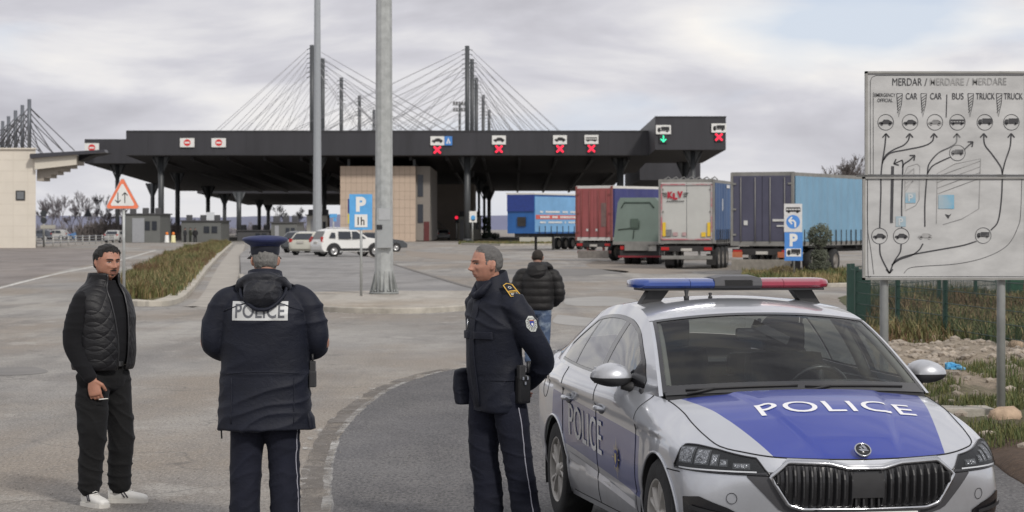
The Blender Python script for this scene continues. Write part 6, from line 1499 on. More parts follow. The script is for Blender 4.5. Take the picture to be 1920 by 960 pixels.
# driver figure silhouette is part of no photo detail: none built
# wing mirrors
for s_ in (1, -1):
    mr = bpy.data.objects.new('wing_mirror', None); COL.objects.link(mr); mr.parent = car; mr.location = (-1.66, s_*.950, 1.035)
    def mirror_mesh(z0, z1, nm, mat):
        bm = bmesh.new(); n = 20; rows = []
        for i in range(13):
            f = i/12; x = .085-.17*f                     # front to back
            sc_ = sqrt(max(.0, 1-((f-1)/1.001)**2))**.55 if f < 1 else 1
            r_ = []
            for k in range(n+1):
                a = pi*k/n if z1 > 0 else pi+pi*k/n
                y = .118*cos(a)*sc_; z = (.082 if z1 > 0 else .058)*sin(a)*sc_
                yy = abs(y)/.118; z *= (1-.15*(y*s_ > 0)*yy); r_.append(bm.verts.new((x, y, z)))
            rows.append(r_)
        for i in range(12):
            for k in range(n): bm.faces.new((rows[i][k], rows[i][k+1], rows[i+1][k+1], rows[i+1][k]))
        bm.faces.new(rows[-1]); bm.faces.new(rows[0]); bobj(nm, bm, mat, mr, True)
    mirror_mesh(0, 1, 'mirror_cap', P_S); mirror_mesh(0, -1, 'mirror_base', M_PLAS)
    boxo('mirror_glass', (-.088, 0, .01), (.006, .19, .095), M_CHR, mr, .002)
    bm = bmesh.new(); add_tube(bm, [(0, -s_*.05, -.04), (.01, -s_*.12, -.06), (.02, -s_*.17, -.045)], [.028,.03,.022], 8); bobj('mirror_arm', bm, M_PLAS, mr)
# door handles
for u in (2.22, 3.12):
    for s_, dr in ((1, (fd if u < 2.5 else rd)[0]), (-1, (fd if u < 2.5 else rd)[1])):
        s = s_of_u(u); c = C3(belt_z(s, .815)+np.array([.012,0,0]), s_)
        bm = bmesh.new(); P = [c+Vector((.085,-s_*.018,.0)), c+Vector((.06,s_*.016,.004)), c+Vector((0,s_*.024,.005)), c+Vector((-.06,s_*.016,.004)), c+Vector((-.085,-s_*.018,.0))]
        add_tube(bm, P, [.012,.015,.016,.015,.012], 8); bobj('handle', bm, P_S, dr)
        bm = bmesh.new(); bmesh.ops.create_uvsphere(bm, u_segments=16, v_segments=8, radius=1); bmesh.ops.scale(bm, vec=(.075,.012,.032), verts=bm.verts); bmesh.ops.translate(bm, vec=c+Vector((0,-s_*.010,0)), verts=bm.verts); bobj('handle_recess', bm, pm('recess', (.16,.165,.175), .4, metal=.3, var=0), dr, True)
seam([belt_z(s_of_u(3.86+.095*cos(a)), .86+.085*sin(a)) for a in np.linspace(0, 2*pi, 25)], .004, name='fuel_flap')
# badge on wing
c = belt_z(s_of_u(1.28), .70)
# lettering on doors, bonnet
def bvh_of(objs):
    V = []; Fc = []
    for o in objs:
        k = len(V); V += [v.co.copy() for v in o.data.vertices]; Fc += [tuple(i+k for i in p.vertices) for p in o.data.polygons]
    return BVHTree.FromPolygons(V, Fc)
hb_ = bvh_of([hood])
def hood_f3(a, b):      # a across as read from the front, b up the bonnet
    x = -.61-b*1.0+.035*(a/.45)**2*-1; y = a+.045
    h = hb_.ray_cast(Vector((x, y, 3)), Vector((0,0,-1)))
    return (h[0]+h[1]*(.003 if h[1].z > 0 else -.003)) if h[0] else Vector((x, y, .95))
M_LET = pm('reflective_white', (.78,.78,.80), .4, var=.03)
text_obj('lettering', 'POLICE', hood_f3, M_LET, hood, .87, .165, .005, grid=.02, sp=1.12)
for s_, (a_, b_) in ((-1, (1, 1)), (1, (0, 0))):
    sb = bvh_of([fd[a_], rd[b_]])
    def side_f3(a, b, s_=s_, sb=sb, xc=-2.66, zc=.662, off=.006, slope=-.055):
        x = xc+a*(-s_)*1.0; z = zc+b+slope*(x-xc)
        h = sb.ray_cast(Vector((x, s_*3, z)), Vector((0,-s_,0)))
        return h[0]+Vector((0, s_*off, 0)) if h[0] else Vector((x, s_*.905, z))
    par_ = fd[a_]
    text_obj('lettering', 'POLICE', side_f3, pm('letter_grey', (.72,.73,.74), .45, var=.06), par_, .92, .205, .004, grid=.02, sp=1.05)
    # sunburst police emblem
    ec = (-1.82, .555); bm = bmesh.new()
    f3 = lambda a, b, o_=.003, s_=s_, sb=sb: side_f3(a, b, s_, sb, ec[0], ec[1], o_+.004, -.05)
    for k in range(16):
        an = 2*pi*k/16; r1_ = .135 if k % 4 == 0 else (.11 if k % 2 == 0 else .085); r0_ = .045
        P = [(r0_*cos(an-.14), r0_*sin(an-.14)), (r1_*cos(an)*.8, r1_*sin(an)), (r0_*cos(an+.14), r0_*sin(an+.14))]
        vv2 = [bm.verts.new(f3(*p)) for p in P]; bm.faces.new(vv2)
    bobj('sunburst_emblem', bm, pm('emblem_gold', (.50,.42,.20), .5, var=.1), par_, fixn=False)
    flat('emblem_disc', [circ(0, 0, .052, 20)], lambda a, b, f3=f3: f3(a, b, .005), pm('emblem_blue', (.03,.05,.25), .4, var=0), par_)
    flat('emblem_shield', [[(-.024,.03),(.024,.03),(.024,-.01),(0,-.038),(-.024,-.01)]], lambda a, b, f3=f3: f3(a, b, .007), MATS['emblem_gold'], par_)
    # pale stripe on the lower doors
    for o_list, u0, u1 in ((fd, 1.40, 2.35), (rd, 2.38, 3.16)):
        V = []; n = 20
        for k in range(n+1):
            u = u0+(u1-u0)*k/n; s = s_of_u(u); 
            for dz_ in (0, .045): V.append(C3(belt_z(s, .300+.068*u-.085+dz_)+np.array([.0025,0,0]), s_))
        mesh_obj('pale_stripe', V, [(2*i, 2*i+1, 2*i+3, 2*i+2) for i in range(n)], pm('stripe_white', (.60,.60,.62), .4, var=.05), o_list[0 if s_ > 0 else 1], True)
# light bar
LBX = -2.60; lb_ = bpy.data.objects.new('light_bar', None); COL.objects.link(lb_); lb_.parent = car; lb_.location = (LBX, 0, 1.548); lb_.scale = (1, 1.03, .90)
M_LB = pm('blue_dome', (.015,.05,.24), .15, var=.1, coat=1, scale=10); M_LR2 = pm('red_dome', (.26,.015,.04), .15, var=.1, coat=1, scale=10)
def dome(y0, y1, nm, mat, end=0):
    bm = bmesh.new(); rows = []; n = 14
    for i in range(n+1):
        f = i/n; y = y0+(y1-y0)*f; e_ = 1
        if end: 
            d = abs((y-(y0 if end < 0 else y1))); e_ = min(1, (d/.07))**.45 if d < .07 else 1
        r_ = []
        for x, z in ((.125,-.028),(.145,-.010),(.142,.012),(.105,.034),(.0,.040),(-.105,.034),(-.142,.012),(-.145,-.01),(-.125,-.028)):
            r_.append(bm.verts.new((x*(.45+.55*e_), y, z*(.75+.25*e_))))
        rows.append(r_)
    for i in range(n):
        for k in range(9): bm.faces.new((rows[i][k], rows[i][(k+1)%9], rows[i+1][(k+1)%9], rows[i+1][k]))
    bm.faces.new(rows[0]); bm.faces.new(rows[-1]); autosmooth(bobj(nm, bm, mat, lb_), 50)
dome(-.615, -.275, 'blue_dome', M_LB, -1); dome(-.272, -.125, 'blue_dome', M_LB); dome(.165, .300, 'red_dome', M_LR2); dome(.303, .60, 'red_dome', M_LR2, 1)
bm = bmesh.new(); rows = []
for y, k in ((-.125,.95),(-.11,1.05),(-.075,1.25),(.115,1.25),(.15,1.05),(.165,.95)):
    rows.append([bm.verts.new((x, y, z*(k if z > 0 else 1))) for x, z in ((.128,-.028),(.150,-.010),(.148,.016),(.120,.042),(.0,.050),(-.12,.042),(-.148,.016),(-.15,-.01),(-.128,-.028))])
for i in range(5):
    for k in range(9): bm.faces.new((rows[i][k], rows[i][(k+1)%9], rows[i+1][(k+1)%9], rows[i+1][k]))
bm.faces.new(rows[0]); bm.faces.new(rows[-1]); autosmooth(bobj('speaker_housing', bm, pm('housing_grey', (.07,.07,.075), .45, var=.1), lb_), 30)
gm = pm('speaker_mesh', (.05,.05,.052), .6, var=0, bump=1.0, bscale=260); boxo('speaker_grille', (.146, .02, .008), (.012, .17, .042), gm, lb_, .005)
bm = bmesh.new()
for i in range(22):
    for j in range(5): add_box(bm, (.1535, -.06+.0077*i+(.0038 if j % 2 else 0), -.008+.008*j), (.002, .0042, .0042))
tag(bobj('grille_holes', bm, M_BLK, lb_), kind='stuff')
boxo('base_tray', (0, 0, -.035), (.24, 1.12, .016), M_PLAS, lb_, .004)
for s_ in (-1, 1):
    bm = bmesh.new(); add_prism(bm, [(s_*.56,-.145),(s_*.43,-.115),(s_*.38,-.04),(s_*.33,-.035),(s_*.50,-.035)] , -.05, .05, Matrix.Rotation(pi/2, 4, 'X') @ Matrix.Rotation(0, 4, 'Z')); bmesh.ops.transform(bm, matrix=Matrix.Rotation(pi/2, 4, 'Z'), verts=bm.verts); bobj('mount_foot', bm, M_PLAS, lb_)
for y, r_, h in ((-.31,.015,.06),(-.16,.012,.035)):
    bm = bmesh.new(); add_lathe(bm, [(r_,0),(r_*1.2,h*.4),(r_*.6,h*.5),(r_,h),(.001,h*1.1)], 12); o = bobj('roof_aerial', bm, M_PLAS, car); hh = topS(2.45, y/.6); o.location = (-2.45, y, hh[2]-.002)
# ================================================================ people (local frame: facing -Y, left hand at +X)
def ring_loft(bm, rings, seg=28, power=2.0):
    """rings: (centre, a, b[, frame]) ellipses; frame defaults to world XY for torsos"""
    rows = []
    for r in rings:
        c = Vector(r[0]); a, b = r[1], r[2]; U, V = r[3] if len(r) > 3 else (Vector((1,0,0)), Vector((0,1,0))); row = []
        for k in range(seg):
            t = 2*pi*k/seg; ct, st = cos(t), sin(t); e = 2/power
            row.append(bm.verts.new(c+U*(a*math.copysign(abs(ct)**e, ct))+V*(b*math.copysign(abs(st)**e, st))))
        rows.append(row)
    for i in range(len(rows)-1):
        for k in range(seg): bm.faces.new((rows[i][k], rows[i][(k+1)%seg], rows[i+1][(k+1)%seg], rows[i+1][k]))
    bm.faces.new(rows[0][::-1]); bm.faces.new(rows[-1])
def limb(bm, pts, rad, seg=18, n=6, flat_=None):
    P = [Vector(tuple(p)) for p in catmull(pts, n)]; R_ = [float(x[0]) for x in catmull([(r,) for r in rad], n)]; F_ = [float(x[0]) for x in catmull([(f,) for f in flat_], n)] if flat_ else [1]*len(P)
    rings = []; prev = None
    for i, p in enumerate(P):
        t = (P[min(i+1, len(P)-1)]-P[max(i-1, 0)]).normalized(); a = prev if prev is not None else (Vector((1,0,0)) if abs(t.x) < .8 else Vector((0,1,0)))
        u = (a-t*a.dot(t)).normalized(); prev = u; rings.append((p, R_[i], R_[i]*F_[i], (u, t.cross(u))))
    t0 = (P[0]-P[1]).normalized(); t1 = (P[-1]-P[-2]).normalized()
    rings = [(P[0]+t0*R_[0]*.55, R_[0]*.55, rings[0][2]*.55, rings[0][3])]+rings+[(P[-1]+t1*R_[-1]*.55, R_[-1]*.55, rings[-1][2]*.55, rings[-1][3])]
    ring_loft(bm, rings, seg)
def fuse(bm, voxel, smooth_n=6, fold=None):
    bmesh.ops.recalc_face_normals(bm, faces=bm.faces)
    me = bpy.data.meshes.new('tmp'); bm.to_mesh(me); bm.free(); o = bpy.data.objects.new('tmp', me); COL.objects.link(o)
    m = o.modifiers.new('r', 'REMESH'); m.mode = 'VOXEL'; m.voxel_size = voxel; m.adaptivity = 0
    if smooth_n: s_ = o.modifiers.new('s', 'SMOOTH'); s_.iterations = smooth_n; s_.factor = .6
    dg = bpy.context.evaluated_depsgraph_get(); dg.update(); me2 = bpy.data.meshes.new_from_object(o.evaluated_get(dg)); bpy.data.objects.remove(o); bpy.data.meshes.remove(me)
    if fold:
        nrm = [v.normal.copy() for v in me2.vertices]
        for v, n_ in zip(me2.vertices, nrm): v.co += n_*fold(v.co)
    me2.shade_smooth(); return me2
def cloth_fold(amp, zs=13, xs=5, seed=0, ridges=None):
    so = Vector((seed*3.7, seed*1.3, seed*.7))
    def f(c):
        w_ = noise.noise(Vector((c.x*2.1, c.y*2.1, c.z*2.1))+so)*.9
        a = 1-2*abs(noise.noise(Vector((c.x*xs+w_, c.y*xs, c.z*zs+w_*2+c.x*3))+so))
        b = noise.noise(Vector((c.x*3, c.y*3, c.z*4))+so*2)
        d = amp*(.75*a*a*a*(1 if a > 0 else 0)-.25+.9*b)
        if ridges:
            for z0, A, wd in ridges: d += A*math.exp(-((c.z-z0)/wd)**2)
        return d
    return f
def add_obj(name, me, mat, parent):
    o = bpy.data.objects.new(name, me); COL.objects.link(o); o.parent = parent; me.name = name; me.materials.clear()
    for m in (mat if isinstance(mat, (list, tuple)) else [mat]): me.materials.append(m)
    return o
def cloth_mat(name, col, rough=.8, weave=400, bump=.25, sheen=.2, quilt=False, coat=0):
    m = pm(name, col, rough, var=.18, scale=7, coat=coat); t = m.node_tree; b = t.nodes['Principled BSDF']; l = t.links.new
    n0_ = None; b.inputs['Sheen Weight'].default_value = sheen; b.inputs['Sheen Roughness'].default_value = .5; b.inputs['Sheen Tint'].default_value = (.6,.65,.8,1); b.inputs['Specular IOR Level'].default_value = .35
    tcn = t.nodes.new('ShaderNodeTexCoord'); n = t.nodes.new('ShaderNodeTexNoise'); n.inputs['Scale'].default_value = 14; n.inputs['Detail'].default_value = 8; n.inputs['Roughness'].default_value = .65; n.inputs['Distortion'].default_value = .8
    mpn = t.nodes.new('ShaderNodeMapping'); mpn.inputs['Scale'].default_value = (1, 1, 1.7); l(tcn.outputs['Object'], mpn.inputs[0]); l(mpn.outputs[0], n.inputs['Vector'])
    bb = t.nodes.new('ShaderNodeBump'); bb.inputs['Strength'].default_value = bump; bb.inputs['Distance'].default_value = .02; l(n.outputs[0], bb.inputs['Height'])
    if quilt:
        sx = t.nodes.new('ShaderNodeSeparateXYZ'); l(tcn.outputs['Object'], sx.inputs[0]); hs = []
        for s_ in (1, -1):
            a = t.nodes.new('ShaderNodeMath'); a.operation = 'MULTIPLY_ADD'; l(sx.outputs['X'], a.inputs[0]); a.inputs[1].default_value = s_*1.5; l(sx.outputs['Z'], a.inputs[2])
            a2 = t.nodes.new('ShaderNodeMath'); a2.operation = 'MULTIPLY_ADD'; l(sx.outputs['Y'], a2.inputs[0]); a2.inputs[1].default_value = s_*1.1; l(a.outputs[0], a2.inputs[2])
            k = t.nodes.new('ShaderNodeMath'); k.operation = 'MULTIPLY'; l(a2.outputs[0], k.inputs[0]); k.inputs[1].default_value = 38
            sn = t.nodes.new('ShaderNodeMath'); sn.operation = 'SINE'; l(k.outputs[0], sn.inputs[0]); ab = t.nodes.new('ShaderNodeMath'); ab.operation = 'ABSOLUTE'; l(sn.outputs[0], ab.inputs[0])
            pw = t.nodes.new('ShaderNodeMath'); pw.operation = 'POWER'; l(ab.outputs[0], pw.inputs[0]); pw.inputs[1].default_value = .4; hs.append(pw.outputs[0])
        mn = t.nodes.new('ShaderNodeMath'); mn.operation = 'MINIMUM'; l(hs[0], mn.inputs[0]); l(hs[1], mn.inputs[1])
        b2 = t.nodes.new('ShaderNodeBump'); b2.inputs['Strength'].default_value = .28; b2.inputs['Distance'].default_value = .02; l(mn.outputs[0], b2.inputs['Height']); l(bb.outputs[0], b2.inputs['Normal']); l(b2.outputs[0], b.inputs['Normal'])
    else: l(bb.outputs[0], b.inputs['Normal'])
    return m
def skin_mat(name, col):
    m = pm(name, col, .5, var=.14, scale=26, bump=.2, bscale=180, col2=None); b = m.node_tree.nodes['Principled BSDF']; b.inputs['Subsurface Weight'].default_value = .12; b.inputs['Subsurface Radius'].default_value = (.012,.005,.003); b.inputs['Subsurface Scale'].default_value = 1; return m
def gs(x, y, z, cx, cy, cz, sx, sy, sz): return math.exp(-((x-cx)/sx)**2-((y-cy)/sy)**2-((z-cz)/sz)**2)
def head_point(n, wide=1.0, jaw=1.0, noseK=1.0):
    x, y, z = n; Z = .118+.118*z
    kz = Z/.236
    wd = .077*wide*np.interp(kz, [0,.10,.25,.45,.62,.8,1], [.60*jaw,.72*jaw,.86*jaw,.97,1.0,1.0,1.0])
    fr = np.interp(kz, [0,.08,.2,.4,.55,.7,.85,1], [.84,.95,.98,.97,.95,.98,1,1]); bk = np.interp(kz, [0,.15,.3,.45,.6,.8,1], [.25,.45,.72,.93,1.0,1.0,1.0])
    ez = .118*(abs(z)**.0)  # placeholder keeps z
    k = abs(z); rr = sqrt(max(1e-9, x*x+y*y)); sup = (max(0, 1-k**2.5))**.5/rr if rr > 1e-6 else 0      # squarer than a sphere
    X = x*sup*wd; Y = y*sup*(.092*fr if y < 0 else .104*bk)
    p = Vector((X, Y, Z)); f = 0
    X_, Y_ = abs(X), Y
    # features push along -Y
    nose_tip = .030*noseK*gs(X, 0, Z, 0, 0, .094, .0135, 1, .0115)+.021*noseK*gs(X, 0, Z, 0, 0, .112, .0095, 1, .016)+.008*gs(X, 0, Z, 0, 0, .134, .009, 1, .016)+.009*gs(X_, 0, Z, .013, 0, .090, .007, 1, .007)
    f += nose_tip-.012*gs(X_, 0, Z, .031, 0, .128, .015, 1, .011)+.006*gs(X_, 0, Z, .030, 0, .148, .022, 1, .008)+.004*gs(X, 0, Z, 0, 0, .150, .02, 1, .012)
    f += .006*gs(X_, 0, Z, .042, 0, .104, .016, 1, .014)+.007*gs(X, 0, Z, 0, 0, .066, .022, 1, .008)-.005*gs(X, 0, Z, 0, 0, .058, .02, 1, .003)+.005*gs(X, 0, Z, 0, 0, .051, .018, 1, .006)-.004*gs(X, 0, Z, 0, 0, .040, .02, 1, .006)+.008*gs(X, 0, Z, 0, 0, .022, .02, 1, .014)
    f -= .004*gs(X_, 0, Z, .032, 0, .075, .008, 1, .018)
    if Y < 0: p.y -= f*min(1, max(0, -y*2.2))
    return p
_ico = bmesh.new(); bmesh.ops.create_icosphere(_ico, subdivisions=6, radius=1); ICO_V = [v.co.copy().normalized() for v in _ico.verts]; ICO_F = [tuple(v.index for v in f.verts) for f in _ico.faces]; _ico.free()
def add_head(bm, M, **k):
    vs_ = [bm.verts.new(M @ head_point(n, **k)) for n in ICO_V]
    for f in ICO_F: bm.faces.new([vs_[i] for i in f])
    for s_ in (-1, 1):      # ears
        rings = []
        for t_, r_ in ((-.9,.35),(-.55,.8),(0,1),(.55,.95),(.9,.5)):
            c = M @ Vector((s_*(.076+.006*(1-abs(t_))), .014+.006*t_, .115+.031*t_)); U = (M.to_3x3() @ Vector((s_*.55, .85, 0))).normalized(); V = (M.to_3x3() @ Vector((.85*s_, -.55, 0))).normalized()
            rings.append((c, .018*r_, .0065, (U, V)))
        ring_loft(bm, rings, 14)
def hair_shell(M, cond, thick, name, mat, parent, rough=.004, seed=0, freq=55, **k):
    P = [head_point(n, **k) for n in ICO_V]; cnd = [cond(p, n)+.55*noise.noise(p*110)+.3*noise.noise(p*45) for p, n in zip(P, ICO_V)]
    V = []; 
    for p, n, c in zip(P, ICO_V, cnd):
        c_ = max(0, min(1, c)); nn = Vector((n.x*.9, n.y*.9, n.z)).normalized()
        V.append(M @ (p+nn*(-.006+(thick+.006)*c_**.6+rough*c_*noise.noise(Vector((p.x*freq*1.2, p.y*freq*.5, p.z*freq*.6+seed))))))
    Fc = [f for f in ICO_F if max(cnd[i] for i in f) > .0]
    used = sorted({i for f in Fc for i in f}); mp_ = {k_: i for i, k_ in enumerate(used)}
    return mesh_obj(name, [V[i] for i in used], [tuple(mp_[i] for i in f) for f in Fc], mat, parent, True)
def face_parts(M, parent, brow_mat, iris=(.04,.025,.015), lips=(.33,.14,.11), squint=.5, brow_t=.004, **k):
    """eyes, brows, mouth line placed on the head surface"""
    hb2 = bmesh.new(); vs_ = [hb2.verts.new(head_point(n, **k)) for n in ICO_V]
    for f in ICO_F: hb2.faces.new([vs_[i] for i in f])
    hb2.normal_update(); B = BVHTree.FromBMesh(hb2)
    def on(x, z, off=.001):
        h = B.ray_cast(Vector((x, -.4, z)), Vector((0,1,0))); p = h[0] if h[0] else Vector((x, -.09, z)); return M @ (p+Vector((0,-off,0)))
    for s_ in (-1, 1):
        bm = bmesh.new(); n = 10; rows = []
        for i in range(n+1):
            x = s_*(.018+.027*i/n); o_ = sin(pi*i/n)**.7; rows.append([bm.verts.new(on(x, .1275+.0048*squint*2*o_*q-.0008*(i/n), .0028*o_*(1-q*q*.4)+.0006)) for q in (-1,-.5,0,.5,1)])
        for i in range(n):
            for j in range(4): bm.faces.new((rows[i][j], rows[i+1][j], rows[i+1][j+1], rows[i][j+1]))
        bobj('eye', bm, pm('eye_white', (.42,.38,.36), .25, var=.05), parent, True); ey = parent.children[-1]
        bm = bmesh.new(); c0 = .0315*s_; vv2 = [bm.verts.new(on(c0+.0052*cos(a), .1275+min(.0044*squint*2, .0052)*sin(a), .0046)) for a in np.linspace(0, 2*pi, 14)[:-1]]; bm.faces.new(vv2); bobj('iris', bm, pm('iris_dark', iris, .15, var=0), parent)
        bm = bmesh.new(); P = [on(s_*(.016+.031*i/8), .1275+.0052*squint*2*sin(pi*i/8)**.7+.001, .0036) for i in range(9)]; add_tube(bm, P, .0014, 5); bobj('eyelid', bm, pm('lid_dark', (.05,.028,.022), .7, var=0), parent)
        bm = bmesh.new(); rows = []
        for i in range(9):
            x = s_*(.012+.040*i/8); zc = .1440+.0045*sin(pi*i/8*.8)-.0015*(i/8); h_ = brow_t*(1-.55*(i/8)**2); rows.append([bm.verts.new(on(x, zc+h_*q, .002+.0018*(1-abs(q)))) for q in (-1,0,1)])
        for i in range(8):
            for j in range(2): bm.faces.new((rows[i][j], rows[i+1][j], rows[i+1][j+1], rows[i][j+1]))
        bobj('eyebrow', bm, brow_mat, parent, True)
    for zz, h_, nm in ((.0625,.0032,'upper_lip'),(.0525,.0042,'lower_lip')):
        bm = bmesh.new(); rows = []
        for i in range(13):
            x = -.024+.048*i/12; e_ = sin(pi*i/12)**.6; rows.append([bm.verts.new(on(x, zz+(0.0575-zz)*(1-e_)+h_*q*e_, .0012+.001*(1-abs(q)))) for q in (-1,0,1)])
        for i in range(12):
            for j in range(2): bm.faces.new((rows[i][j], rows[i+1][j], rows[i+1][j+1], rows[i][j+1]))
        bobj(nm, bm, pm('lips_%d' % int(lips[0]*100), lips, .5, var=.1, scale=40), parent, True)
    bm = bmesh.new(); add_tube(bm, [on(x, .0578, .0012) for x in np.linspace(-.024, .024, 9)], .0010, 5); bobj('mouth_line', bm, pm('mouth_dark', (.06,.02,.018), .7, var=0), parent)
    for s_ in (-1, 1):
        bm = bmesh.new(); bmesh.ops.create_uvsphere(bm, u_segments=8, v_segments=6, radius=.0028); bmesh.ops.translate(bm, vec=on(s_*.0065, .0855, -.0005), verts=bm.verts); bobj('nostril', bm, MATS['mouth_dark'], parent)
    return on, B
def add_hand(bm, wrist, d, palm_n, thumb, curl=.5, k=1.0, spread=.12):
    """d: finger direction, palm_n: direction the palm faces, thumb: direction of the thumb side"""
    wrist = Vector(wrist); d = Vector(d).normalized(); th = Vector(thumb); th = (th-d*th.dot(d)).normalized(); pn = d.cross(th); pn = pn if pn.dot(Vector(palm_n)) > 0 else -pn
    rings = [(wrist-d*.03*k, .027*k, .021*k, (th, pn)), (wrist+d*.01*k, .029*k, .019*k, (th, pn)), (wrist+d*.045*k, .040*k, .017*k, (th, pn)), (wrist+d*.085*k, .042*k, .015*k, (th, pn)), (wrist+d*.098*k, .036*k, .011*k, (th, pn))]
    ring_loft(bm, rings, 18)
    for i, (off, ln_, r_) in enumerate(((.031,.072,.0092),(.0105,.080,.0095),(-.0105,.075,.0090),(-.031,.060,.0080))):
        p = wrist+d*.085*k+th*off*k; dir_ = (d+th*off*spread*8).normalized(); P = [p-dir_*.02*k]; ang = 0; cur = p
        for j, sg in enumerate((.45,.30,.25)):
            a = curl*(.55+.45*j)*1.15+i*.05; ang += a; dd = dir_*cos(ang)+pn*sin(ang); P.append(cur); cur = cur+dd*ln_*sg*k
        P.append(cur); add_tube(bm, P, [r_*1.05*k, r_*k, r_*.97*k, r_*.9*k, r_*.72*k], 12)
    p = wrist+d*.022*k+th*.030*k; t1 = (th*.75+d*.65+pn*.25).normalized(); t2 = (th*.25+d*.85+pn*.45*(.5+curl)).normalized()
    add_tube(bm, [p-t1*.02*k, p+t1*.03*k, p+t1*.03*k+t2*.030*k, p+t1*.03*k+t2*.030*k+(t2+pn*.5*curl).normalized()*.024*k], [.015*k, .0125*k, .0112*k, .008*k], 12)
def fuse_body(M, neck0, arms, hands, legs, torso=True, voxel=.0048, **hk):
    bm = bmesh.new(); add_head(bm, M, **hk)
    nk = M @ Vector((0, .022, .05)); limb(bm, [M @ Vector((0,.025,.075)), (nk+Vector(neck0))/2, Vector(neck0), Vector(neck0)-Vector((0,-.005,.08))], [.052,.054,.060,.085], 20, 4)
    ring_loft(bm, [((0,.01,z), a, b) for z, a, b in ((1.50,.10,.07),(1.46,.17,.085),(1.38,.175,.10),(1.2,.15,.10),(1.05,.15,.10),(.92,.16,.11),(.84,.14,.10))], 24)
    for a in arms: limb(bm, a, [.050,.042,.036,.033,.026], 14, 5)
    for l_ in legs: limb(bm, l_, [.075,.07,.052,.048,.036], 14, 4)
    for h in hands: add_hand(bm, **h)
    return fuse(bm, voxel, 1)
def lace_shoe(par, foot, ang, mat, sole, dark=False, stripe=None):
    e = bpy.data.objects.new('shoe', None); COL.objects.link(e); e.parent = par; e.location = foot; e.rotation_euler = (0, 0, ang)      # toe towards -Y
    bm = bmesh.new(); rows = [(.085,.030,.075,.050),(.06,.038,.10,.052),(.02,.040,.105,.054),(-.03,.042,.085,.044),(-.08,.047,.066,.032),(-.13,.047,.055,.026),(-.17,.038,.045,.018),(-.185,.020,.032,.008)]
    rg = [(Vector((0, y, .012+h_/2)), w_, h_/2, (Vector((1,0,0)), Vector((0,0,1)))) for y, w_, h_, _ in rows]; ring_loft(bm, rg, 20, 2.4)
    add_lathe(bm, [(.050,.07),(.047,.115),(.040,.118)], 18, c=(0,.035,0)); me = fuse(bm, .005, 3); add_obj('upper', me, mat, e)
    bm = bmesh.new(); out = [(w_+.006, y) for y, w_, _, _ in rows]; P = [(x, y-.0) for x, y in out]+[(-x, y) for x, y in out[::-1]]; add_prism(bm, P, 0, .026); bobj('sole', bm, sole, e)
    if not dark:
        for k in range(5): 
            bm = bmesh.new(); y = -.035-.017*k; z = .118-.0125*k; add_tube(bm, [(-.022,y,z-.010),(0,y-.004,z),(.022,y,z-.010)], .0028, 6); bobj('lace', bm, mat, e)
        if stripe:
            for s_ in (-1, 1):
                for q in range(2): bm = bmesh.new(); add_tube(bm, [(s_*.038,.0-.022*q,.085),(s_*.047,-.035-.022*q,.040)], .0045, 6); bobj('side_stripe', bm, stripe, e)
    return e
def drape(me):
    b = bmesh.new(); b.from_mesh(me); B = BVHTree.FromBMesh(b); b.free(); return B
def on_cloth(B, axis, origin, ud, vd, off=.003):
    """f3(a,b): shoot along axis from outside towards the cloth at origin + a*ud + b*vd"""
    ax = Vector(axis).normalized(); o = Vector(origin); u = Vector(ud); v = Vector(vd)
    def f(a, b, k=1):
        p = o+u*a+v*b; h = B.ray_cast(p-ax*.6, ax); return (h[0]-ax*off*k) if h[0] else p
    return f
NAVY = cloth_mat('navy_jacket_cloth', (.0048,.0066,.0155), .66, sheen=.05, bump=.28); NAVY_T = cloth_mat('navy_trouser_cloth', (.0065,.008,.018), .85, sheen=.04, bump=.3)
BLACKC = cloth_mat('black_knit', (.0055,.0055,.007), .95, sheen=.06, bump=.2); BLKT = cloth_mat('black_trouser_cloth', (.0055,.0055,.006), .9, sheen=.05, bump=.4)
VESTM = cloth_mat('quilted_nylon', (.008,.008,.010), .5, sheen=.0, bump=.3, quilt=True)
SK1 = skin_mat('skin_tan', (.38,.185,.125)); SK2 = skin_mat('skin_ruddy', (.41,.205,.145)); SK3 = skin_mat('skin_back', (.42,.23,.17))
M_PIPE = pm('trouser_piping', (.38,.38,.44), .7, var=.1); M_GOLD = pm('gold_braid', (.60,.36,.05), .55, var=.15, scale=60); M_REFL = pm('reflective_grey', (.52,.53,.53), .45, var=.06, scale=12)
def trousers(par, L_, mat, rad, seed, extra=None, waist=1.02, fold=.008, hipw=.175, hipd=.125, cy=0):
    bm = bmesh.new(); ring_loft(bm, [((0,cy,z), a, b) for z, a, b in ((waist+.04,hipw-.02,hipd-.01),(waist,hipw-.01,hipd-.01),(.94,hipw,hipd),(.87,hipw+.005,hipd+.01),(.82,hipw-.02,hipd-.005),(.79,hipw-.06,hipd-.04))], 26)
    for l_ in L_: limb(bm, l_, rad, 20, 6)
    me = fuse(bm, .0085, 5, cloth_fold(fold, 11, 4, seed)); return add_obj('trousers', me, mat, par)
def piping(B, pts, side_axis, par, name='piping', r=.0035):
    bm = bmesh.new(); P = []
    for p in pts:
        h = B.ray_cast(Vector(p)+Vector(side_axis)*.5, -Vector(side_axis)); P.append((h[0]+Vector(side_axis)*.001) if h[0] else Vector(p))
    add_tube(bm, P, r, 5); bobj(name, bm, M_PIPE, par)

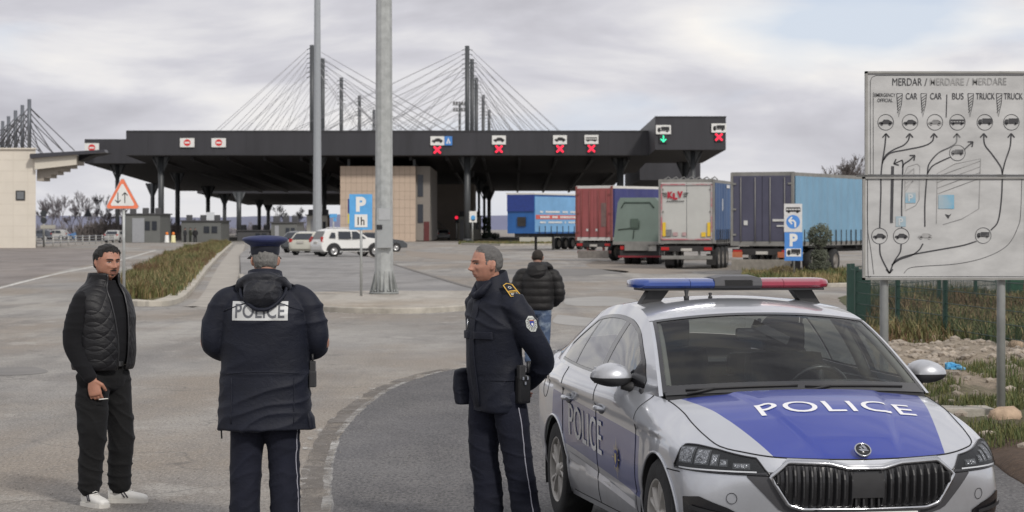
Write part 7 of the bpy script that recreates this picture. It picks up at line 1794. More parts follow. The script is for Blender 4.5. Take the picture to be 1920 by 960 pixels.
# ---------------------------------------------------------------- 1. officer from behind
def officer_back():
    s = 305; d = F/s; t = thing('person', 'policeman in navy parka and peaked cap, seen from behind, POLICE across his back', 'person', ((497-960)/s, d, 0), radians(180), None)
    hM = Matrix.Translation((0, -.015, 1.572)) @ Matrix.Rotation(radians(10), 4, 'Z') @ Matrix.Rotation(radians(6), 4, 'X')
    arms = [[(s_*.20,0,1.44),(s_*.31,.02,1.30),(s_*.36,.0,1.18),(s_*.27,-.16,1.13),(s_*.14,-.25,1.14)] for s_ in (-1,1)]
    hands = [dict(wrist=(s_*.12,-.265,1.14), d=(-s_*.8,-.5,0), palm_n=(0,.3,-.9), thumb=(0,-.5,.8), curl=.6) for s_ in (-1,1)]
    legs = [[(s_*.09,0,.88),(s_*.10,-.005,.68),(s_*.115,-.01,.48),(s_*.12,.01,.28),(s_*.125,.01,.09)] for s_ in (-1,1)]
    body = add_obj('body', fuse_body(hM, (0,.01,1.53), arms, hands, legs), SK3, t)
    HR = pm('grey_hair', (.20,.195,.185), .8, var=.5, scale=220, bump=.5, bscale=300)
    hair_shell(hM, lambda p, n: min(1, (p.z-.055-.11*max(0, -p.y/.09)-(.05 if abs(p.x) > .06 and -.03 < p.y < .035 else 0))*30) if p.y > -.045 else -1, .006, 'hair', HR, t)
    face_parts(hM, t, HR, lips=(.30,.13,.10), squint=.45)
    # parka
    bm = bmesh.new()
    ring_loft(bm, [((0,c,z), a, b) for z, a, b, c in ((.655,.298,.205,.0),(.70,.293,.20,.0),(.85,.278,.19,.0),(1.0,.268,.182,.0),(1.15,.268,.178,.005),(1.28,.270,.172,.012),(1.38,.262,.160,.02),(1.45,.235,.138,.02),(1.50,.185,.115,.015),(1.545,.125,.100,.01),(1.585,.098,.092,.0),(1.61,.092,.088,-.003))], 40, 2.25)
    for s_ in (-1, 1): limb(bm, [(s_*.17,.01,1.475),(s_*.25,.015,1.435),(s_*.300,.02,1.32),(s_*.325,.015,1.21),(s_*.29,-.06,1.15),(s_*.20,-.19,1.13),(s_*.14,-.25,1.14)], [.074,.080,.077,.073,.069,.064,.058], 22, 6)
    fold = cloth_fold(.0155, 6, 2.6, 3, ridges=((1.005,.004,.010),(1.42,.004,.012)))
    jk = add_obj('parka', fuse(bm, .0085, 5, fold), NAVY, t); B = drape(jk.data)
    # yoke and hem seam shadows via slim cords
    def cord(pts, r=.004, mat=NAVY, nm='seam'):
        bm = bmesh.new(); f = on_cloth(B, (0,-1,0), (0,0,0), (1,0,0), (0,0,1), .0005); add_tube(bm, [f(a, b) for a, b in pts], r, 6); bobj(nm, bm, mat, jk)
    cord([(x, 1.008+.01*cos(x*9)) for x in np.linspace(-.22, .22, 14)]); cord([(x, 1.455-.11*abs(x)**1.3/.25) for x in np.linspace(-.24, .24, 14)], .006)
    cord([(-.19+.0*k, .98-.04*k) for k in range(8)], .004); cord([(.19, .98-.04*k) for k in range(8)], .004)
    # collar
    bm = bmesh.new(); n = 32; rows = []
    for z, a, b, c in ((1.535,.128,.112,.01),(1.58,.112,.105,.005),(1.625,.104,.102,.0),(1.628,.096,.094,.0),(1.57,.098,.094,.0)):
        rows.append([bm.verts.new((a*cos(2*pi*k/n), c+b*sin(2*pi*k/n), z+.018*sin(2*pi*k/n))) for k in range(n)])
    for i in range(4):
        for k in range(n): bm.faces.new((rows[i][k], rows[i][(k+1)%n], rows[i+1][(k+1)%n], rows[i+1][k]))
    bobj('collar', bm, NAVY, t, True)
    # hood lying on the back
    bm = bmesh.new(); ring_loft(bm, [((0,.135,1.375),.02,.02),((0,.155,1.40),.075,.035),((0,.165,1.44),.118,.052),((0,.160,1.49),.130,.060),((0,.140,1.535),.128,.058),((0,.105,1.575),.118,.050),((0,.08,1.60),.10,.035)], 26)
    limb(bm, [(-.15,.02,1.50),(-.155,.08,1.515),(-.11,.135,1.555),(0,.150,1.575),(.11,.135,1.555),(.155,.08,1.515),(.15,.02,1.50)], [.026,.032,.034,.034,.034,.032,.026], 12, 5)
    bmesh.ops.transform(bm, matrix=Matrix.Translation((0,0,.022)) @ Matrix.Diagonal((.92,1,1,1)), verts=bm.verts); hd = add_obj('hood', fuse(bm, .007, 4, cloth_fold(.013, 10, 7, 8)), cloth_mat('hood_lining', (.012,.013,.018), .5, sheen=.1, bump=.5), t)
    bm = bmesh.new(); limb(bm, [(-.125,.125,1.565),(-.15,.10,1.51),(-.135,.15,1.45),(-.06,.19,1.385),(0,.20,1.372),(.06,.19,1.385),(.135,.15,1.45),(.15,.10,1.51),(.125,.125,1.565)], [.010,.012,.013,.013,.013,.013,.013,.012,.010], 10, 4); bmesh.ops.transform(bm, matrix=Matrix.Translation((0,0,.024)) @ Matrix.Diagonal((.92,1,1,1)), verts=bm.verts)
    add_obj('hood_rim', fuse(bm, .006, 2), NAVY, t)
    # reflective panel
    f = on_cloth(B, (0,-1,0), (0.015,0,1.388), (-1,0,0), (0,0,1), .004)
    V = [f(-.17+.34*i/24, -.058+.116*j/8) for i in range(25) for j in range(9)]; pn = mesh_obj('reflective_panel', V, [(i*9+j, (i+1)*9+j, (i+1)*9+j+1, i*9+j+1) for i in range(24) for j in range(8)], M_REFL, jk, True)
    text_obj('lettering', 'POLICE', lambda a, b: f(a, b, 1.5), pm('letter_dark', (.10,.105,.12), .6, var=.1), pn, .30, .088, .016, grid=.02, sp=1.05)
    # epaulettes
    for s_ in (-1, 1):
        bm = bmesh.new(); add_box(bm, (0,0,0), (.155,.062,.008), bevel=.003); o = bobj('epaulette', bm, NAVY, t); o.location = (s_*.205, .01, 1.530); o.rotation_euler = (0, s_*radians(22), s_*radians(-6))
    # hem flap, cord
    bm = bmesh.new(); add_tube(bm, [(-.262,.03,.67),(-.265,.03,.64),(-.262,.035,.60)] if 0 else [(.262,.03,.67),(.265,.03,.64),(.262,.035,.60)], .005, 6); bobj('draw_cord', bm, M_BLK, t)
    bm = bmesh.new(); ring_loft(bm, [((-.285,.0,.66),.028,.075),((-.275,.0,.73),.030,.075),((-.262,.0,.78),.012,.06)], 14); add_obj('pocket_flap', fuse(bm, .006, 2), NAVY, t)
    L_ = [[(s_*.095,.0,.86),(s_*.105,-.005,.66),(s_*.118,-.01,.46),(s_*.122,.0,.26),(s_*.128,.005,.06)] for s_ in (-1,1)]
    tr_ = trousers(t, L_, NAVY_T, [.118,.112,.100,.095,.098], 5); BT = drape(tr_.data)
    for s_ in (-1,): piping(BT, [(s_*(.2), .045, z) for z in np.linspace(.75, .06, 30)], (s_, 0, 0), tr_)
    for s_ in (-1, 1): lace_shoe(t, (s_*.13, .0, 0), s_*radians(10), pm('black_leather', (.012,.012,.013), .35, var=.1), M_BLK, True)
    # cap
    cp = bpy.data.objects.new('cap', None); COL.objects.link(cp); cp.parent = t; cp.matrix_local = hM @ Matrix.Translation((0,.004,.155)) @ Matrix.Rotation(radians(-3), 4, 'X')
    capm = cloth_mat('cap_cloth', (.018,.024,.080), .75, bump=.1)
    def ell(prof, nm, mat, ry=1.12):
        bm = bmesh.new(); rows = []; n = 40
        for r_, z, yo in prof: rows.append([bm.verts.new((r_*cos(2*pi*k/n), yo+r_*ry*sin(2*pi*k/n), z+.010*(-sin(2*pi*k/n))*(1 if r_ > .1 else 0))) for k in range(n)])
        for i in range(len(rows)-1):
            for k in range(n): bm.faces.new((rows[i][k], rows[i][(k+1)%n], rows[i+1][(k+1)%n], rows[i+1][k]))
        bm.faces.new(rows[-1]); return bobj(nm, bm, mat, cp, True)
    ell([(.086,.0,0),(.090,.022,0),(.090,.048,0),(.088,.05,0)], 'cap_band', cloth_mat('cap_band_cloth', (.008,.009,.016), .8, bump=.1))
    ell([(.088,.046,0),(.094,.058,0),(.122,.075,-.004),(.140,.090,-.006),(.1415,.098,-.006),(.135,.106,-.006),(.10,.114,-.006),(.05,.118,-.004),(.005,.119,0)], 'cap_crown', capm, 1.08)
    bm = bmesh.new(); rows = []
    for r_, z in ((.085,.004),(.115,-.006),(.135,-.022)): rows.append([bm.verts.new((r_*cos(a)*.92, r_*sin(a)*1.1, z)) for a in np.linspace(pi+.5, 2*pi-.5, 16)])
    for i in range(2):
        for k in range(15): bm.faces.new((rows[i][k], rows[i][k+1], rows[i+1][k+1], rows[i+1][k]))
    bobj('cap_peak', bm, M_TRIM, cp, True)
    bm = bmesh.new(); add_lathe(bm, [(.006,-.003),(.007,.003),(.001,.004)], 10, 'X', (.093,-.02,.016)); add_lathe(bm, [(.006,-.003),(.007,.003),(.001,.004)], 10, 'X', (.090,-.03,-.004)); bobj('strap_button', bm, M_CHR, cp)
    return t
OF1 = officer_back()
def radio(owner, loc, label, rz=0, tilt=0):
    t = thing('radio', label, 'radio', (0,0,0)); M = owner.matrix_basis if False else (Matrix.Translation(owner.location) @ Matrix.Rotation(owner.rotation_euler.z, 4, 'Z')); t.location = M @ Vector(loc); t.rotation_euler = (tilt, 0, owner.rotation_euler.z+rz)
    boxo('case', (0,0,0), (.034,.05,.11), M_PLAS, t, .006); boxo('holster', (0,0,-.055), (.042,.06,.10), M_BLK, t, .008); boxo('screen', (-.0175,0,.018), (.003,.034,.04), pm('radio_grey', (.16,.16,.17), .4, var=.1), t); tube('antenna', [(0,.015,.05),(0,.015,.10)], .007, M_BLK, t, 8)
    return t
radio(OF1, (-.295,.02,1.02), 'black handheld radio clipped to the right hip of the cap-wearing officer')

# ---------------------------------------------------------------- 2. officer in profile
def officer_side():
    s = 305; d = F/s; th = radians(-57); t = thing('person', 'grey-haired policeman in navy parka standing in profile with arms behind his back', 'person', ((927-960)/s, d, 0), th)
    hM = Matrix.Translation((.0, -.055, 1.548)) @ Matrix.Rotation(radians(-12), 4, 'Z') @ Matrix.Rotation(radians(2), 4, 'X')
    hk = dict(wide=.97, jaw=.97, noseK=.92)
    arms = [[(s_*.20,.0,1.44),(s_*.25,.09,1.28),(s_*.26,.19,1.13),(s_*.17,.20,1.0),(s_*.02,.17,.93)] for s_ in (-1,1)]
    hands = [dict(wrist=(.0,.18,.925), d=(-.9,.1,-.2), palm_n=(0,.9,0), thumb=(0,.1,.9), curl=.5), dict(wrist=(-.10,.21,.925), d=(.6,.1,-.5), palm_n=(0,.9,0), thumb=(0,.1,.9), curl=.5)]
    LJ = [(.105,.03,.88),(.12,.06,.68),(.125,.09,.48),(.125,.13,.28),(.13,.15,.09)]; RJ = [(-.09,.0,.88),(-.10,-.01,.68),(-.105,-.01,.48),(-.105,.02,.28),(-.11,.03,.09)]
    body = add_obj('body', fuse_body(hM, (0,.0,1.51), arms, hands, [LJ, RJ], voxel=.0042, **hk), SK2, t)
    HR = pm('salt_hair', (.13,.125,.12), .75, var=.6, scale=240, bump=.6, bscale=320)
    def cnd(p, n):
        line = .165+.045*max(0, -p.y/.09)            # receding front
        if p.y < -.030: return (p.z-(.168+.75*max(0, -p.y-.030)))*18
        if abs(p.x) > .055 and p.y < .035: return (p.z-.118+max(0, p.y)*.4)*18
        return (p.z-.062)*25
    hair_shell(hM, cnd, .006, 'hair', HR, t, rough=.004, seed=4, freq=70, **hk)
    face_parts(hM, t, pm('grey_brow', (.045,.035,.03), .8, var=.2), lips=(.30,.13,.10), squint=.42, brow_t=.0035, **hk)
    bm = bmesh.new()
    ring_loft(bm, [((0,c,z), a, b) for z, a, b, c in ((.765,.195,.150,.02),(.80,.195,.150,.02),(.90,.205,.158,.015),(1.0,.205,.158,.005),(1.12,.205,.158,-.005),(1.24,.215,.160,-.005),(1.34,.220,.155,.0),(1.42,.205,.138,.0),(1.475,.165,.112,.0),(1.515,.115,.095,-.005),(1.55,.092,.088,-.012))], 38, 2.2)
    for s_ in (-1, 1): limb(bm, [(s_*.155,.0,1.45),(s_*.215,.02,1.40),(s_*.245,.08,1.27),(s_*.252,.17,1.14),(s_*.225,.205,1.06),(s_*.14,.20,.975),(s_*.04,.175,.925)], [.072,.082,.078,.076,.068,.058,.052], 22, 6)
    jk = add_obj('parka', fuse(bm, .0085, 5, cloth_fold(.0155, 6, 3, 12, ridges=((.985,-.003,.008),))), NAVY, t); B = drape(jk.data)
    # stand collar
    bm = bmesh.new(); n = 36; rows = []
    for z, a, b, c in ((1.475,.135,.112,.0),(1.53,.104,.105,-.012),(1.60,.090,.098,-.022),(1.606,.082,.090,-.022),(1.53,.090,.092,-.012)):
        rows.append([bm.verts.new((a*cos(q), c+b*sin(q), z+.030*max(-.9, sin(q))*(z > 1.5)-.012*(sin(q) < -.6))) for q in [2*pi*k/n for k in range(n)]])
    for i in range(4):
        for k in range(n): bm.faces.new((rows[i][k], rows[i][(k+1)%n], rows[i+1][(k+1)%n], rows[i+1][k]))
    bobj('collar', bm, NAVY, t, True)
    bm = bmesh.new(); limb(bm, [(.07,-.075,1.56),(.045,-.125,1.50),(-.01,-.135,1.475)], [.018,.026,.020], 12, 4); limb(bm, [(-.07,-.075,1.56),(-.03,-.13,1.49),(.01,-.14,1.47)], [.016,.022,.018], 12, 4); add_obj('collar_flap', fuse(bm, .006, 3), NAVY, t)
    # pockets, flaps, placket
    f = on_cloth(B, (0,1,0), (0,0,0), (1,0,0), (0,0,1), .004)
    def patch_c(x0, x1, z0, z1, nm, k=1.6, mat=NAVY):
        n_ = 10; V = [f(x0+(x1-x0)*i/n_, z0+(z1-z0)*j/n_, k) for i in range(n_+1) for j in range(n_+1)]; m_ = n_+1
        o = mesh_obj(nm, V, [(i*m_+j, (i+1)*m_+j, (i+1)*m_+j+1, i*m_+j+1) for i in range(n_) for j in range(n_)], mat, jk, True); so = o.modifiers.new('s', 'SOLIDIFY'); so.thickness = .006; so.offset = 0; return o
    patch_c(.03,.17,1.215,1.26,'pocket_flap',2.2); patch_c(-.17,-.03,1.215,1.26,'pocket_flap',2.2); patch_c(-.03,.03,.80,1.45,'placket',1.2)
    fs = on_cloth(B, (-1,0,0), (0,0,0), (0,1,0), (0,0,1), .004)
    for z, a0, a1 in ((.985,-.13,.10),): 
        V = [fs(a0+(a1-a0)*i/10, z-.022+.044*j/3, 2) for i in range(11) for j in range(4)]; mesh_obj('waist_flap', V, [(i*4+j, (i+1)*4+j, (i+1)*4+j+1, i*4+j+1) for i in range(10) for j in range(3)], NAVY, jk, True)
    # bulging right-front pocket
    bm = bmesh.new(); ring_loft(bm, [((-.205,-.085,.80),.045,.06),((-.215,-.09,.90),.050,.07),((-.215,-.09,.985),.045,.065),((-.205,-.08,1.01),.05,.07),((-.195,-.07,1.025),.03,.05)], 18, 2.6); add_obj('cargo_pocket', fuse(bm, .006, 2, cloth_fold(.004, 20, 9, 2)), NAVY, t)
    pen = tube('pen', [f(-.05,1.27,3), f(-.05,1.335,3)], .0045, M_CHR, t, 8)
    # shoulder slide
    for s_ in (1, -1):
        sb_ = bpy.data.objects.new('epaulette', None); COL.objects.link(sb_); sb_.parent = t
        Uv = Vector((s_*.80, .02, -.60)).normalized(); c0 = B.ray_cast(Vector((s_*.185, .0, 2)), Vector((0,0,-1)))[0]
        zv = Vector((s_*.58, -.12, .80)).normalized(); xv = Uv-zv*Uv.dot(zv); xv.normalize(); yv = zv.cross(xv); sb_.matrix_local = Matrix.Translation(c0+zv*.010) @ Matrix((xv, yv, zv)).transposed().to_4x4()
        boxo('strap', (0,0,0), (.135,.066,.008), NAVY, sb_, .002)
        oc = [(-.065,0),(-.05,.030),(.062,.034),(.062,-.034),(-.05,-.030)]
        bm = bmesh.new(); ribbon(bm, oc, .007, lambda a, b: Vector((a, b, .0055)), closed=True); ribbon(bm, [(.012,-.03),(.012,.03)], .007, lambda a, b: Vector((a, b, .006))); ribbon(bm, [(.024,-.03),(.024,.03)], .004, lambda a, b: Vector((a, b, .006))); bobj('gold_braid', bm, M_GOLD, sb_, fixn=False)
        bm = bmesh.new(); ribbon(bm, circ(-.022, 0, .009, 16), .004, lambda a, b: Vector((a, b, .0062)), closed=True); bobj('rank_ring', bm, pm('pale_thread', (.6,.6,.55), .6, var=0), sb_, fixn=False)
        text_obj('lettering', '8019', lambda a, b: Vector((.043-b*1.0, a*1.0*1, .0064)) if s_ > 0 else Vector((.043-b, a, .0064)), MATS['pale_thread'], sb_, .046, .020, .01)
    # sleeve patch
    c0 = Vector((.26,.07,1.305)); ax = Vector((-1, .12, -.12)).normalized(); ud = Vector((.1,.98,.0)).normalized(); vd = Vector((-.08,-.16,.98)).normalized()
    fp = on_cloth(B, ax, c0, ud, vd, .004)
    oct_ = [(.040*cos(pi/8+k*pi/4)*1.0, .052*sin(pi/8+k*pi/4)) for k in range(8)]
    def disc_on(poly, nm, mat, k, par):
        bm = bmesh.new(); c = bm.verts.new(fp(0, 0, k)); m_ = len(poly); mid = [bm.verts.new(fp(a*.5, b*.5, k)) for a, b in poly]; out = [bm.verts.new(fp(a, b, k)) for a, b in poly]
        for i in range(m_): bm.faces.new((c, mid[i], mid[(i+1)%m_])); bm.faces.new((mid[i], out[i], out[(i+1)%m_], mid[(i+1)%m_]))
        return bobj(nm, bm, mat, par, fixn=False)
    pt = disc_on(oct_, 'sleeve_patch', pm('patch_white', (.52,.54,.52), .7, var=.08), 1, jk)
    bm = bmesh.new()
    for k in range(16):
        a = 2*pi*k/16
        if .25*pi < a % (2*pi) < .75*pi: continue
        ribbon(bm, [(.018*cos(a), .022*sin(a)), (.034*cos(a), .043*sin(a))], .0028, lambda x, y: fp(x, y, 1.5))
    bobj('sun_rays', bm, M_BLK, pt, fixn=False)
    flat('shield', [[(-.014,.016),(.014,.016),(.014,-.004),(0,-.020),(-.014,-.004)]], lambda a, b: fp(a, b, 1.8), pm('patch_blue', (.03,.05,.30), .6, var=0), pt)
    flat('shield_mark', [[(-.006,.004),(.007,.004),(.007,-.006),(0,-.014),(-.006,-.006)]], lambda a, b: fp(a, b, 2.1), M_WHT, pt); flat('star_band', [rect(-.014,.018,.014,.023)], lambda a, b: fp(a, b, 1.9), pm('patch_red', (.5,.10,.03), .6, var=0), pt)
    text_obj('lettering', 'POLICIA', lambda a, b: fp(a*1.0, b+.034-9*a*a, 1.8), M_BLK, pt, .05, .008, .01)
    tr_ = trousers(t, [[Vector(p) for p in LJ[:-1]]+[Vector((.13,.155,.06))], [Vector(p) for p in RJ[:-1]]+[Vector((-.11,.03,.06))]], NAVY_T, [.108,.102,.090,.090,.098], 9, hipw=.165, hipd=.13, cy=.015); BT = drape(tr_.data)
    piping(BT, [(.2, np.interp(z, [.06,.28,.48,.68,.88], [.150,.125,.085,.055,.025]), z) for z in np.linspace(.80, .06, 34)], (1, 0, 0), tr_); piping(BT, [(-.2, np.interp(z, [.06,.28,.88], [.03,.02,.0]), z) for z in np.linspace(.80, .06, 30)], (-1, 0, 0), tr_)
    lace_shoe(t, (.13,.14,0), radians(12), MATS['black_leather'], M_BLK, True); lace_shoe(t, (-.11,.02,0), radians(-10), MATS['black_leather'], M_BLK, True)
    return t
OF2 = officer_side()
kit = thing('belt_kit', 'black radio pouch and holster on the left hip of the bareheaded officer', 'holster', (Matrix.Translation(OF2.location) @ Matrix.Rotation(OF2.rotation_euler.z, 4, 'Z')) @ Vector((.235,.055,.93)), OF2.rotation_euler.z)
boxo('pouch', (0,0,-.02), (.05,.085,.17), pm('pouch_black', (.010,.010,.011), .35, var=.2), kit, .015); boxo('radio', (.012,-.02,.085), (.035,.045,.09), M_PLAS, kit, .008); tube('antenna', [(.01,.03,.08),(.012,.035,.15)], .010, M_BLK, kit, 10)
for q in range(3): boxo('metal_clip', (.034,-.02+.016*q,.05-.03*(q % 2)), (.008,.012,.02), M_CHR, kit, .002)

# ---------------------------------------------------------------- 3. civilian in quilted vest
def civilian():
    s = 274; d = F/s; th = radians(56); t = thing('person', 'man with moustache in black sweater, quilted black vest and white trainers', 'person', ((192-960)/s, d, 0), th)
    hM = Matrix.Translation((.0, -.045, 1.535)) @ Matrix.Rotation(radians(-17), 4, 'Z') @ Matrix.Rotation(radians(3), 4, 'X')
    hk = dict(wide=1.08, jaw=1.14, noseK=.95)
    RA = [(-.180,.0,1.415),(-.232,.02,1.28),(-.250,.035,1.12),(-.235,-.02,.99),(-.205,-.09,.875)]; LA = [(.18,.0,1.415),(.225,.05,1.28),(.23,.09,1.13),(.20,.06,1.0),(.15,.0,.92)]
    hands = [dict(wrist=(-.200,-.098,.862), d=(.12,-.18,-.97), palm_n=(.55,.6,-.2), thumb=(.55,-.75,0), curl=.62, k=1.08), dict(wrist=(.145,-.01,.91), d=(0,-.2,-.9), palm_n=(-.9,0,0), thumb=(0,-.9,0), curl=.4)]
    LJ = [(.10,.0,.88),(.125,-.02,.68),(.135,-.045,.48),(.14,-.03,.28),(.145,-.02,.09)]; RJ = [(-.095,.0,.88),(-.11,-.005,.68),(-.115,-.02,.48),(-.115,.0,.28),(-.12,.01,.09)]
    add_obj('body', fuse_body(hM, (0,.0,1.51), [RA, LA], hands, [LJ, RJ], voxel=.0042, **hk), SK1, t)
    HR = pm('black_hair', (.012,.010,.009), .6, var=.3, scale=120, bump=.6, bscale=260)
    def cnd(p, n):
        if p.y < -.045: return (p.z-.188-.05*max(0, abs(p.x)-.03))*26
        if abs(p.x) > .055 and p.y < .032: return (p.z-(.150 if p.y < -.01 else .128))*22
        return (p.z-.065)*25
    hair_shell(hM, cnd, .013, 'hair', HR, t, rough=.009, seed=2, freq=60, **hk)
    on, _ = face_parts(hM, t, HR, lips=(.30,.13,.11), squint=.42, brow_t=.0050, **hk)
    for nm, x0, x1, zf, h_ in (('moustache', -.026, .026, lambda x: .0735-.16*abs(x)+.0, .0045), ('chin_beard', -.010, .010, lambda x: .036-.0*abs(x), .0045)):
        bm = bmesh.new(); rows = []
        for i in range(17):
            x = x0+(x1-x0)*i/16; rows.append([bm.verts.new(on(x, zf(x)+h_*q*(1-.5*(abs(x)/abs(x1))**3), .0012+.0016*(1-abs(q)))) for q in (-1,-.4,.4,1)])
        for i in range(16):
            for j in range(3): bm.faces.new((rows[i][j], rows[i+1][j], rows[i+1][j+1], rows[i][j+1]))
        bobj(nm, bm, HR, t, True)
    # sweater
    bm = bmesh.new(); ring_loft(bm, [((0,c,z), a, b) for z, a, b, c in ((.955,.175,.135,.0),(1.0,.195,.150,-.005),(1.10,.198,.155,-.012),(1.22,.205,.152,-.012),(1.34,.212,.142,-.005),(1.42,.20,.125,.0),(1.475,.15,.10,.0),(1.51,.10,.085,-.005),(1.535,.080,.078,-.012))], 34, 2.15)
    for A_ in (RA, LA): limb(bm, [Vector(A_[0])*1+Vector((0,0,.0)), A_[1], A_[2], A_[3], A_[4]], [.070,.074,.068,.058,.044], 20, 6)
    sw_ = add_obj('sweater', fuse(bm, .008, 4, cloth_fold(.0055, 12, 4, 21)), BLACKC, t)
    # vest: open in front, over the chest and back
    bm = bmesh.new(); n = 64; prof = [(.925,.212,.168,.0),(.96,.222,.178,-.005),(1.05,.226,.182,-.012),(1.16,.228,.180,-.012),(1.28,.232,.172,-.008),(1.36,.230,.158,-.003),(1.43,.214,.138,.0),(1.48,.168,.112,.002),(1.51,.115,.100,-.002),(1.545,.098,.096,-.010),(1.585,.094,.094,-.016)]
    PZ = [p[0] for p in prof]; rows = []; zz = list(np.linspace(.925, 1.585, 44))
    for z in zz:
        a = np.interp(z, PZ, [p[1] for p in prof]); b = np.interp(z, PZ, [p[2] for p in prof]); c = np.interp(z, PZ, [p[3] for p in prof]); gap = np.interp(z, [.925,1.1,1.4,1.52,1.585], [.20,.22,.34,.50,.62]); row = []
        for k in range(n+1):
            q = -pi/2+gap+(2*pi-2*gap)*k/n; ct, st = cos(q), sin(q); row.append(bm.verts.new((a*math.copysign(abs(ct)**.93, ct), c+b*math.copysign(abs(st)**.93, st), z)))
        rows.append(row)
    arm = [Vector((s_*.225, .01, 1.36)) for s_ in (-1,1)]
    for i in range(len(rows)-1):
        for k in range(n):
            q = [rows[i][k], rows[i][k+1], rows[i+1][k+1], rows[i+1][k]]; c = sum((v.co for v in q), Vector())/4
            if abs(c.x) > .13 and (abs(c.y-.02)/.072)**2+((c.z-1.325)/.112)**2 < 1: continue
            bm.faces.new(q)
    bmesh.ops.delete(bm, geom=[v for v in bm.verts if not v.link_faces], context='VERTS')
    bmesh.ops.recalc_face_normals(bm, faces=bm.faces)
    for v in bm.verts:
        x, y, z = v.co; qd = 0
        v.co += Vector((x, y, 0)).normalized()*(qd+.007*noise.noise(Vector((x*7, y*7, z*9)))+.003)
    vo = bobj('vest', bm, VESTM, t, True); so = vo.modifiers.new('s', 'SOLIDIFY'); so.thickness = .014; so.offset = .3; sb_ = vo.modifiers.new('b', 'SUBSURF'); sb_.levels = 1; sb_.render_levels = 1
    for s_ in (-1, 1):      # zip edges
        P = [Vector((.0+s_*0, 0, 0))]; P = []
        for z in np.linspace(.93, 1.58, 24):
            a = np.interp(z, PZ, [p[1] for p in prof]); b = np.interp(z, PZ, [p[2] for p in prof]); c = np.interp(z, PZ, [p[3] for p in prof]); gap = np.interp(z, [.925,1.1,1.4,1.52,1.585], [.20,.22,.34,.50,.62]); q = -pi/2+s_*gap
            P.append(Vector((a*cos(q), c+b*sin(q)-.006, z)))
        bm = bmesh.new(); add_tube(bm, P, .006, 6); bobj('zip', bm, pm('zip_dark', (.03,.03,.033), .35, metal=.3, var=.2, scale=80), vo)
    tr_ = trousers(t, [[Vector(p) for p in LJ[:-1]]+[Vector((.145,-.02,.10))], [Vector(p) for p in RJ[:-1]]+[Vector((-.12,.01,.10))]], BLKT, [.115,.108,.098,.086,.070], 31, hipw=.17, hipd=.135, fold=.014)
    for x, y in ((.145,-.02),(-.12,.01)):
        bm = bmesh.new()
        for k in range(3): limb(bm, [(x-.055, y, .115+.022*k), (x, y-.055, .110+.024*k), (x+.055, y, .117+.022*k), (x, y+.055, .112+.02*k), (x-.055, y, .115+.022*k)], [.016]*5, 8, 5)
        add_obj('cuff_folds', fuse(bm, .006, 2), BLKT, t)
    bt2 = tube('belt', [(.178*cos(a), -.0+.138*sin(a), .965) for a in np.linspace(0, 2*pi, 40)], .012, pm('belt_black', (.012,.012,.012), .4, var=.1), t, 8); boxo('buckle', (.02,-.152,.965), (.045,.012,.034), pm('buckle_steel', (.2,.2,.2), .3, metal=.9, var=0), bt2, .004)
    WS = pm('white_leather', (.68,.67,.64), .5, var=.06, scale=12); WSO = pm('white_sole', (.62,.60,.56), .7, var=.1, scale=14)
    lace_shoe(t, (.15,-.03,0), radians(32), WS, WSO, False, pm('stripe_black', (.02,.02,.03), .5, var=0)); lace_shoe(t, (-.12,-.01,0), radians(-14), WS, WSO, False, MATS['stripe_black'])
    return t
CIV = civilian()
Mc = Matrix.Translation(CIV.location) @ Matrix.Rotation(CIV.rotation_euler.z, 4, 'Z')
bm = bmesh.new(); a = Mc @ Vector((-.190,-.150,.735)); b = Mc @ Vector((-.130,-.175,.738)); add_tube(bm, [a, b], .0036, 8); bobj_c = bobj('cigarette', bm, pm('cigarette_paper', (.72,.70,.66), .7, var=.05)); tag(bobj_c, 'white cigarette held between the fingers of the man in the quilted vest', 'cigarette')

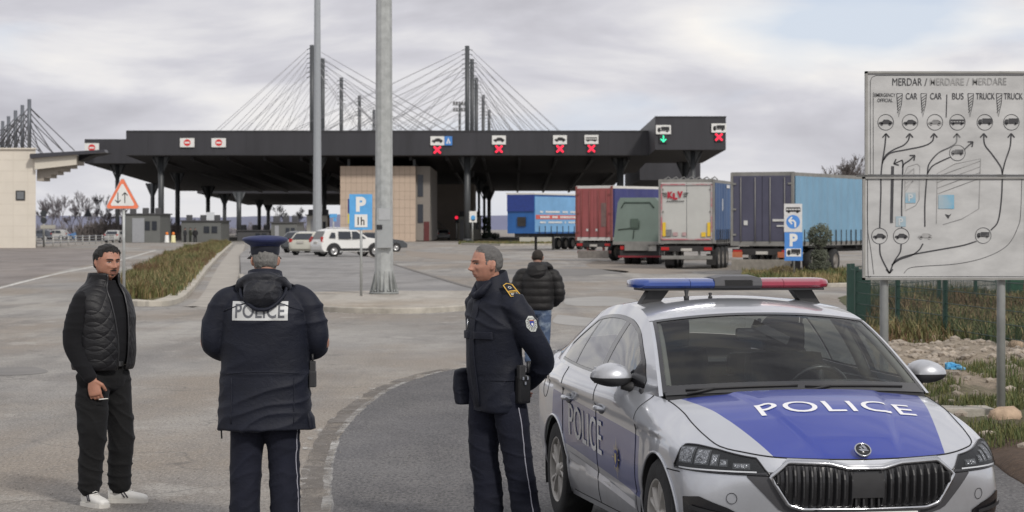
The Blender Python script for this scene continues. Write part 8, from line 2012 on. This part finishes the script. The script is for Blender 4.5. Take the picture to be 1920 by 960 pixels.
# ---------------------------------------------------------------- 4. man walking away
def walker():
    s = 140; d = F/s; t = thing('person', 'man in black puffer jacket and washed jeans walking away behind the officer', 'person', ((1008-960)/s, d, 0), radians(176)); t.scale = (.93,.93,.885)
    hM = Matrix.Translation((0, -.01, 1.56)) @ Matrix.Rotation(radians(8), 4, 'X')
    arms = [[(s_*.20,0,1.44),(s_*.30,.02,1.28),(s_*.33,.03,1.14),(s_*.27,-.05,1.02),(s_*.20,-.12,.94)] for s_ in (-1,1)]
    hands = [dict(wrist=(s_*.19,-.12,.93), d=(-s_*.3,-.3,-.9), palm_n=(-s_,0,0), thumb=(0,-.9,0), curl=.5) for s_ in (-1,1)]
    LJ = [(.095,0,.88),(.11,-.09,.68),(.115,-.14,.47),(.115,-.08,.28),(.12,-.04,.10)]; RJ = [(-.095,0,.88),(-.10,.03,.68),(-.10,.03,.48),(-.10,.13,.28),(-.105,.22,.14)]
    add_obj('body', fuse_body(hM, (0,.01,1.53), arms, hands, [LJ, RJ], voxel=.008), skin_mat('skin_far', (.36,.20,.15)), t)
    hair_shell(hM, lambda p, n: (p.z-.06-.10*max(0, -p.y/.09))*25 if not (abs(p.x) > .06 and -.04 < p.y < .03 and p.z < .14) else -1, .007, 'hair', pm('dark_brown_hair', (.022,.016,.012), .8, var=.3, scale=120), t)
    bm = bmesh.new(); ring_loft(bm, [((0,c,z), a, b) for z, a, b, c in ((.88,.205,.15,.0),(.92,.225,.165,.0),(1.05,.235,.175,.0),(1.2,.24,.175,.01),(1.34,.245,.165,.02),(1.43,.225,.14,.02),(1.50,.165,.115,.01),(1.56,.11,.10,.0),(1.60,.095,.09,.0))], 30, 2.2)
    for s_ in (-1, 1): limb(bm, [(s_*.17,.01,1.46),(s_*.24,.015,1.40),(s_*.29,.02,1.28),(s_*.315,.02,1.13),(s_*.29,-.03,1.05),(s_*.22,-.10,.98)], [.08,.09,.088,.085,.078,.066], 18, 5)
    pf = lambda c: .010*abs(sin(c.z*pi/.11))-.005+.006*noise.noise(c*9)
    add_obj('puffer_jacket', fuse(bm, .011, 4, pf), cloth_mat('puffer_nylon', (.012,.011,.011), .6, sheen=.1), t)
    bm = bmesh.new(); ring_loft(bm, [((0,.15,1.36),.05,.03),((0,.16,1.42),.12,.055),((0,.14,1.50),.150,.07),((0,.09,1.57),.145,.085),((0,.04,1.61),.12,.085)], 22); limb(bm, [(-.12,.02,1.58),(-.17,.06,1.55),(-.22,.05,1.52)], [.045,.040,.022], 12, 4)
    add_obj('hood', fuse(bm, .010, 3, cloth_fold(.010, 10, 7, 4)), MATS['puffer_nylon'], t)
    jm = cloth_mat('washed_denim', (.10,.145,.22), .85, bump=.3); 
    jm = pm('faded_denim', (.055,.085,.15), .85, var=0, scale=5, col2=(.30,.36,.43), thr=(.5,.68), bump=.2)
    trousers(t, [LJ, RJ], jm, [.105,.098,.086,.078,.070], 41, hipw=.165, hipd=.13)
    lace_shoe(t, (.12,-.05,0), radians(5), MATS['black_leather'], M_BLK, True); sh = lace_shoe(t, (-.105,.20,.06), radians(-5), MATS['black_leather'], M_BLK, True); sh.rotation_euler.x = radians(28)
walker()
# ---------------------------------------------------------------- distant group under the canopy
def far_person(px, d, lab_, coat, legs_c, z=1.0, seed=0):
    t = thing('person', lab_, 'person', (px2x(px, d), d, 0), seed*1.1); bm = bmesh.new(); add_head(bm, Matrix.Translation((0,-.01,1.54)))
    limb(bm, [(0,0,1.60),(0,0,1.45)], [.05,.06], 10, 3); ring_loft(bm, [((0,0,1.46),.14,.08),((0,0,1.3),.16,.10),((0,0,1.0),.15,.1),((0,0,.86),.13,.09)], 16)
    for s_ in (-1, 1): limb(bm, [(s_*.17,0,1.42),(s_*.24,0,1.15),(s_*.2,-.1,.9)], [.04,.035,.03], 10, 4); limb(bm, [(s_*.09,0,.88),(s_*.12,0,.46),(s_*.13,0,.06)], [.07,.05,.04], 10, 4)
    add_obj('body', fuse(bm, .02, 1), MATS['skin_far'], t)
    bm = bmesh.new(); ring_loft(bm, [((0,0,.78),.22,.15),((0,0,1.1),.22,.16),((0,0,1.38),.23,.15),((0,0,1.5),.12,.1)], 18)
    for s_ in (-1, 1): limb(bm, [(s_*.16,0,1.42),(s_*.27,0,1.15),(s_*.23,-.08,.9)], [.085,.08,.06], 12, 4)
    add_obj('coat', fuse(bm, .02, 3), pm('coat_'+str(seed), coat, .8, var=.1), t)
    bm = bmesh.new()
    for s_ in (-1, 1): limb(bm, [(s_*.09,0,.85),(s_*.12,0,.46),(s_*.13,0,.05)], [.11,.09,.08], 12, 4)
    add_obj('trousers', fuse(bm, .02, 2), pm('legs_'+str(seed), legs_c, .8, var=.1), t)
    hair_shell(Matrix.Translation((0,-.01,1.54)), lambda p, n: (p.z-.12)*20, .012, 'hair', MATS['black_hair'], t)
far_person(347, 292, 'distant person in dark coat, left of the group of three by the grey booth', (.02,.022,.026), (.02,.02,.024), seed=1)
far_person(357, 296, 'distant person in olive jacket, middle of the group of three by the grey booth', (.045,.05,.035), (.03,.035,.03), seed=2)
far_person(366, 291, 'distant person in black, right of the group of three by the grey booth', (.012,.012,.014), (.015,.015,.018), seed=3)
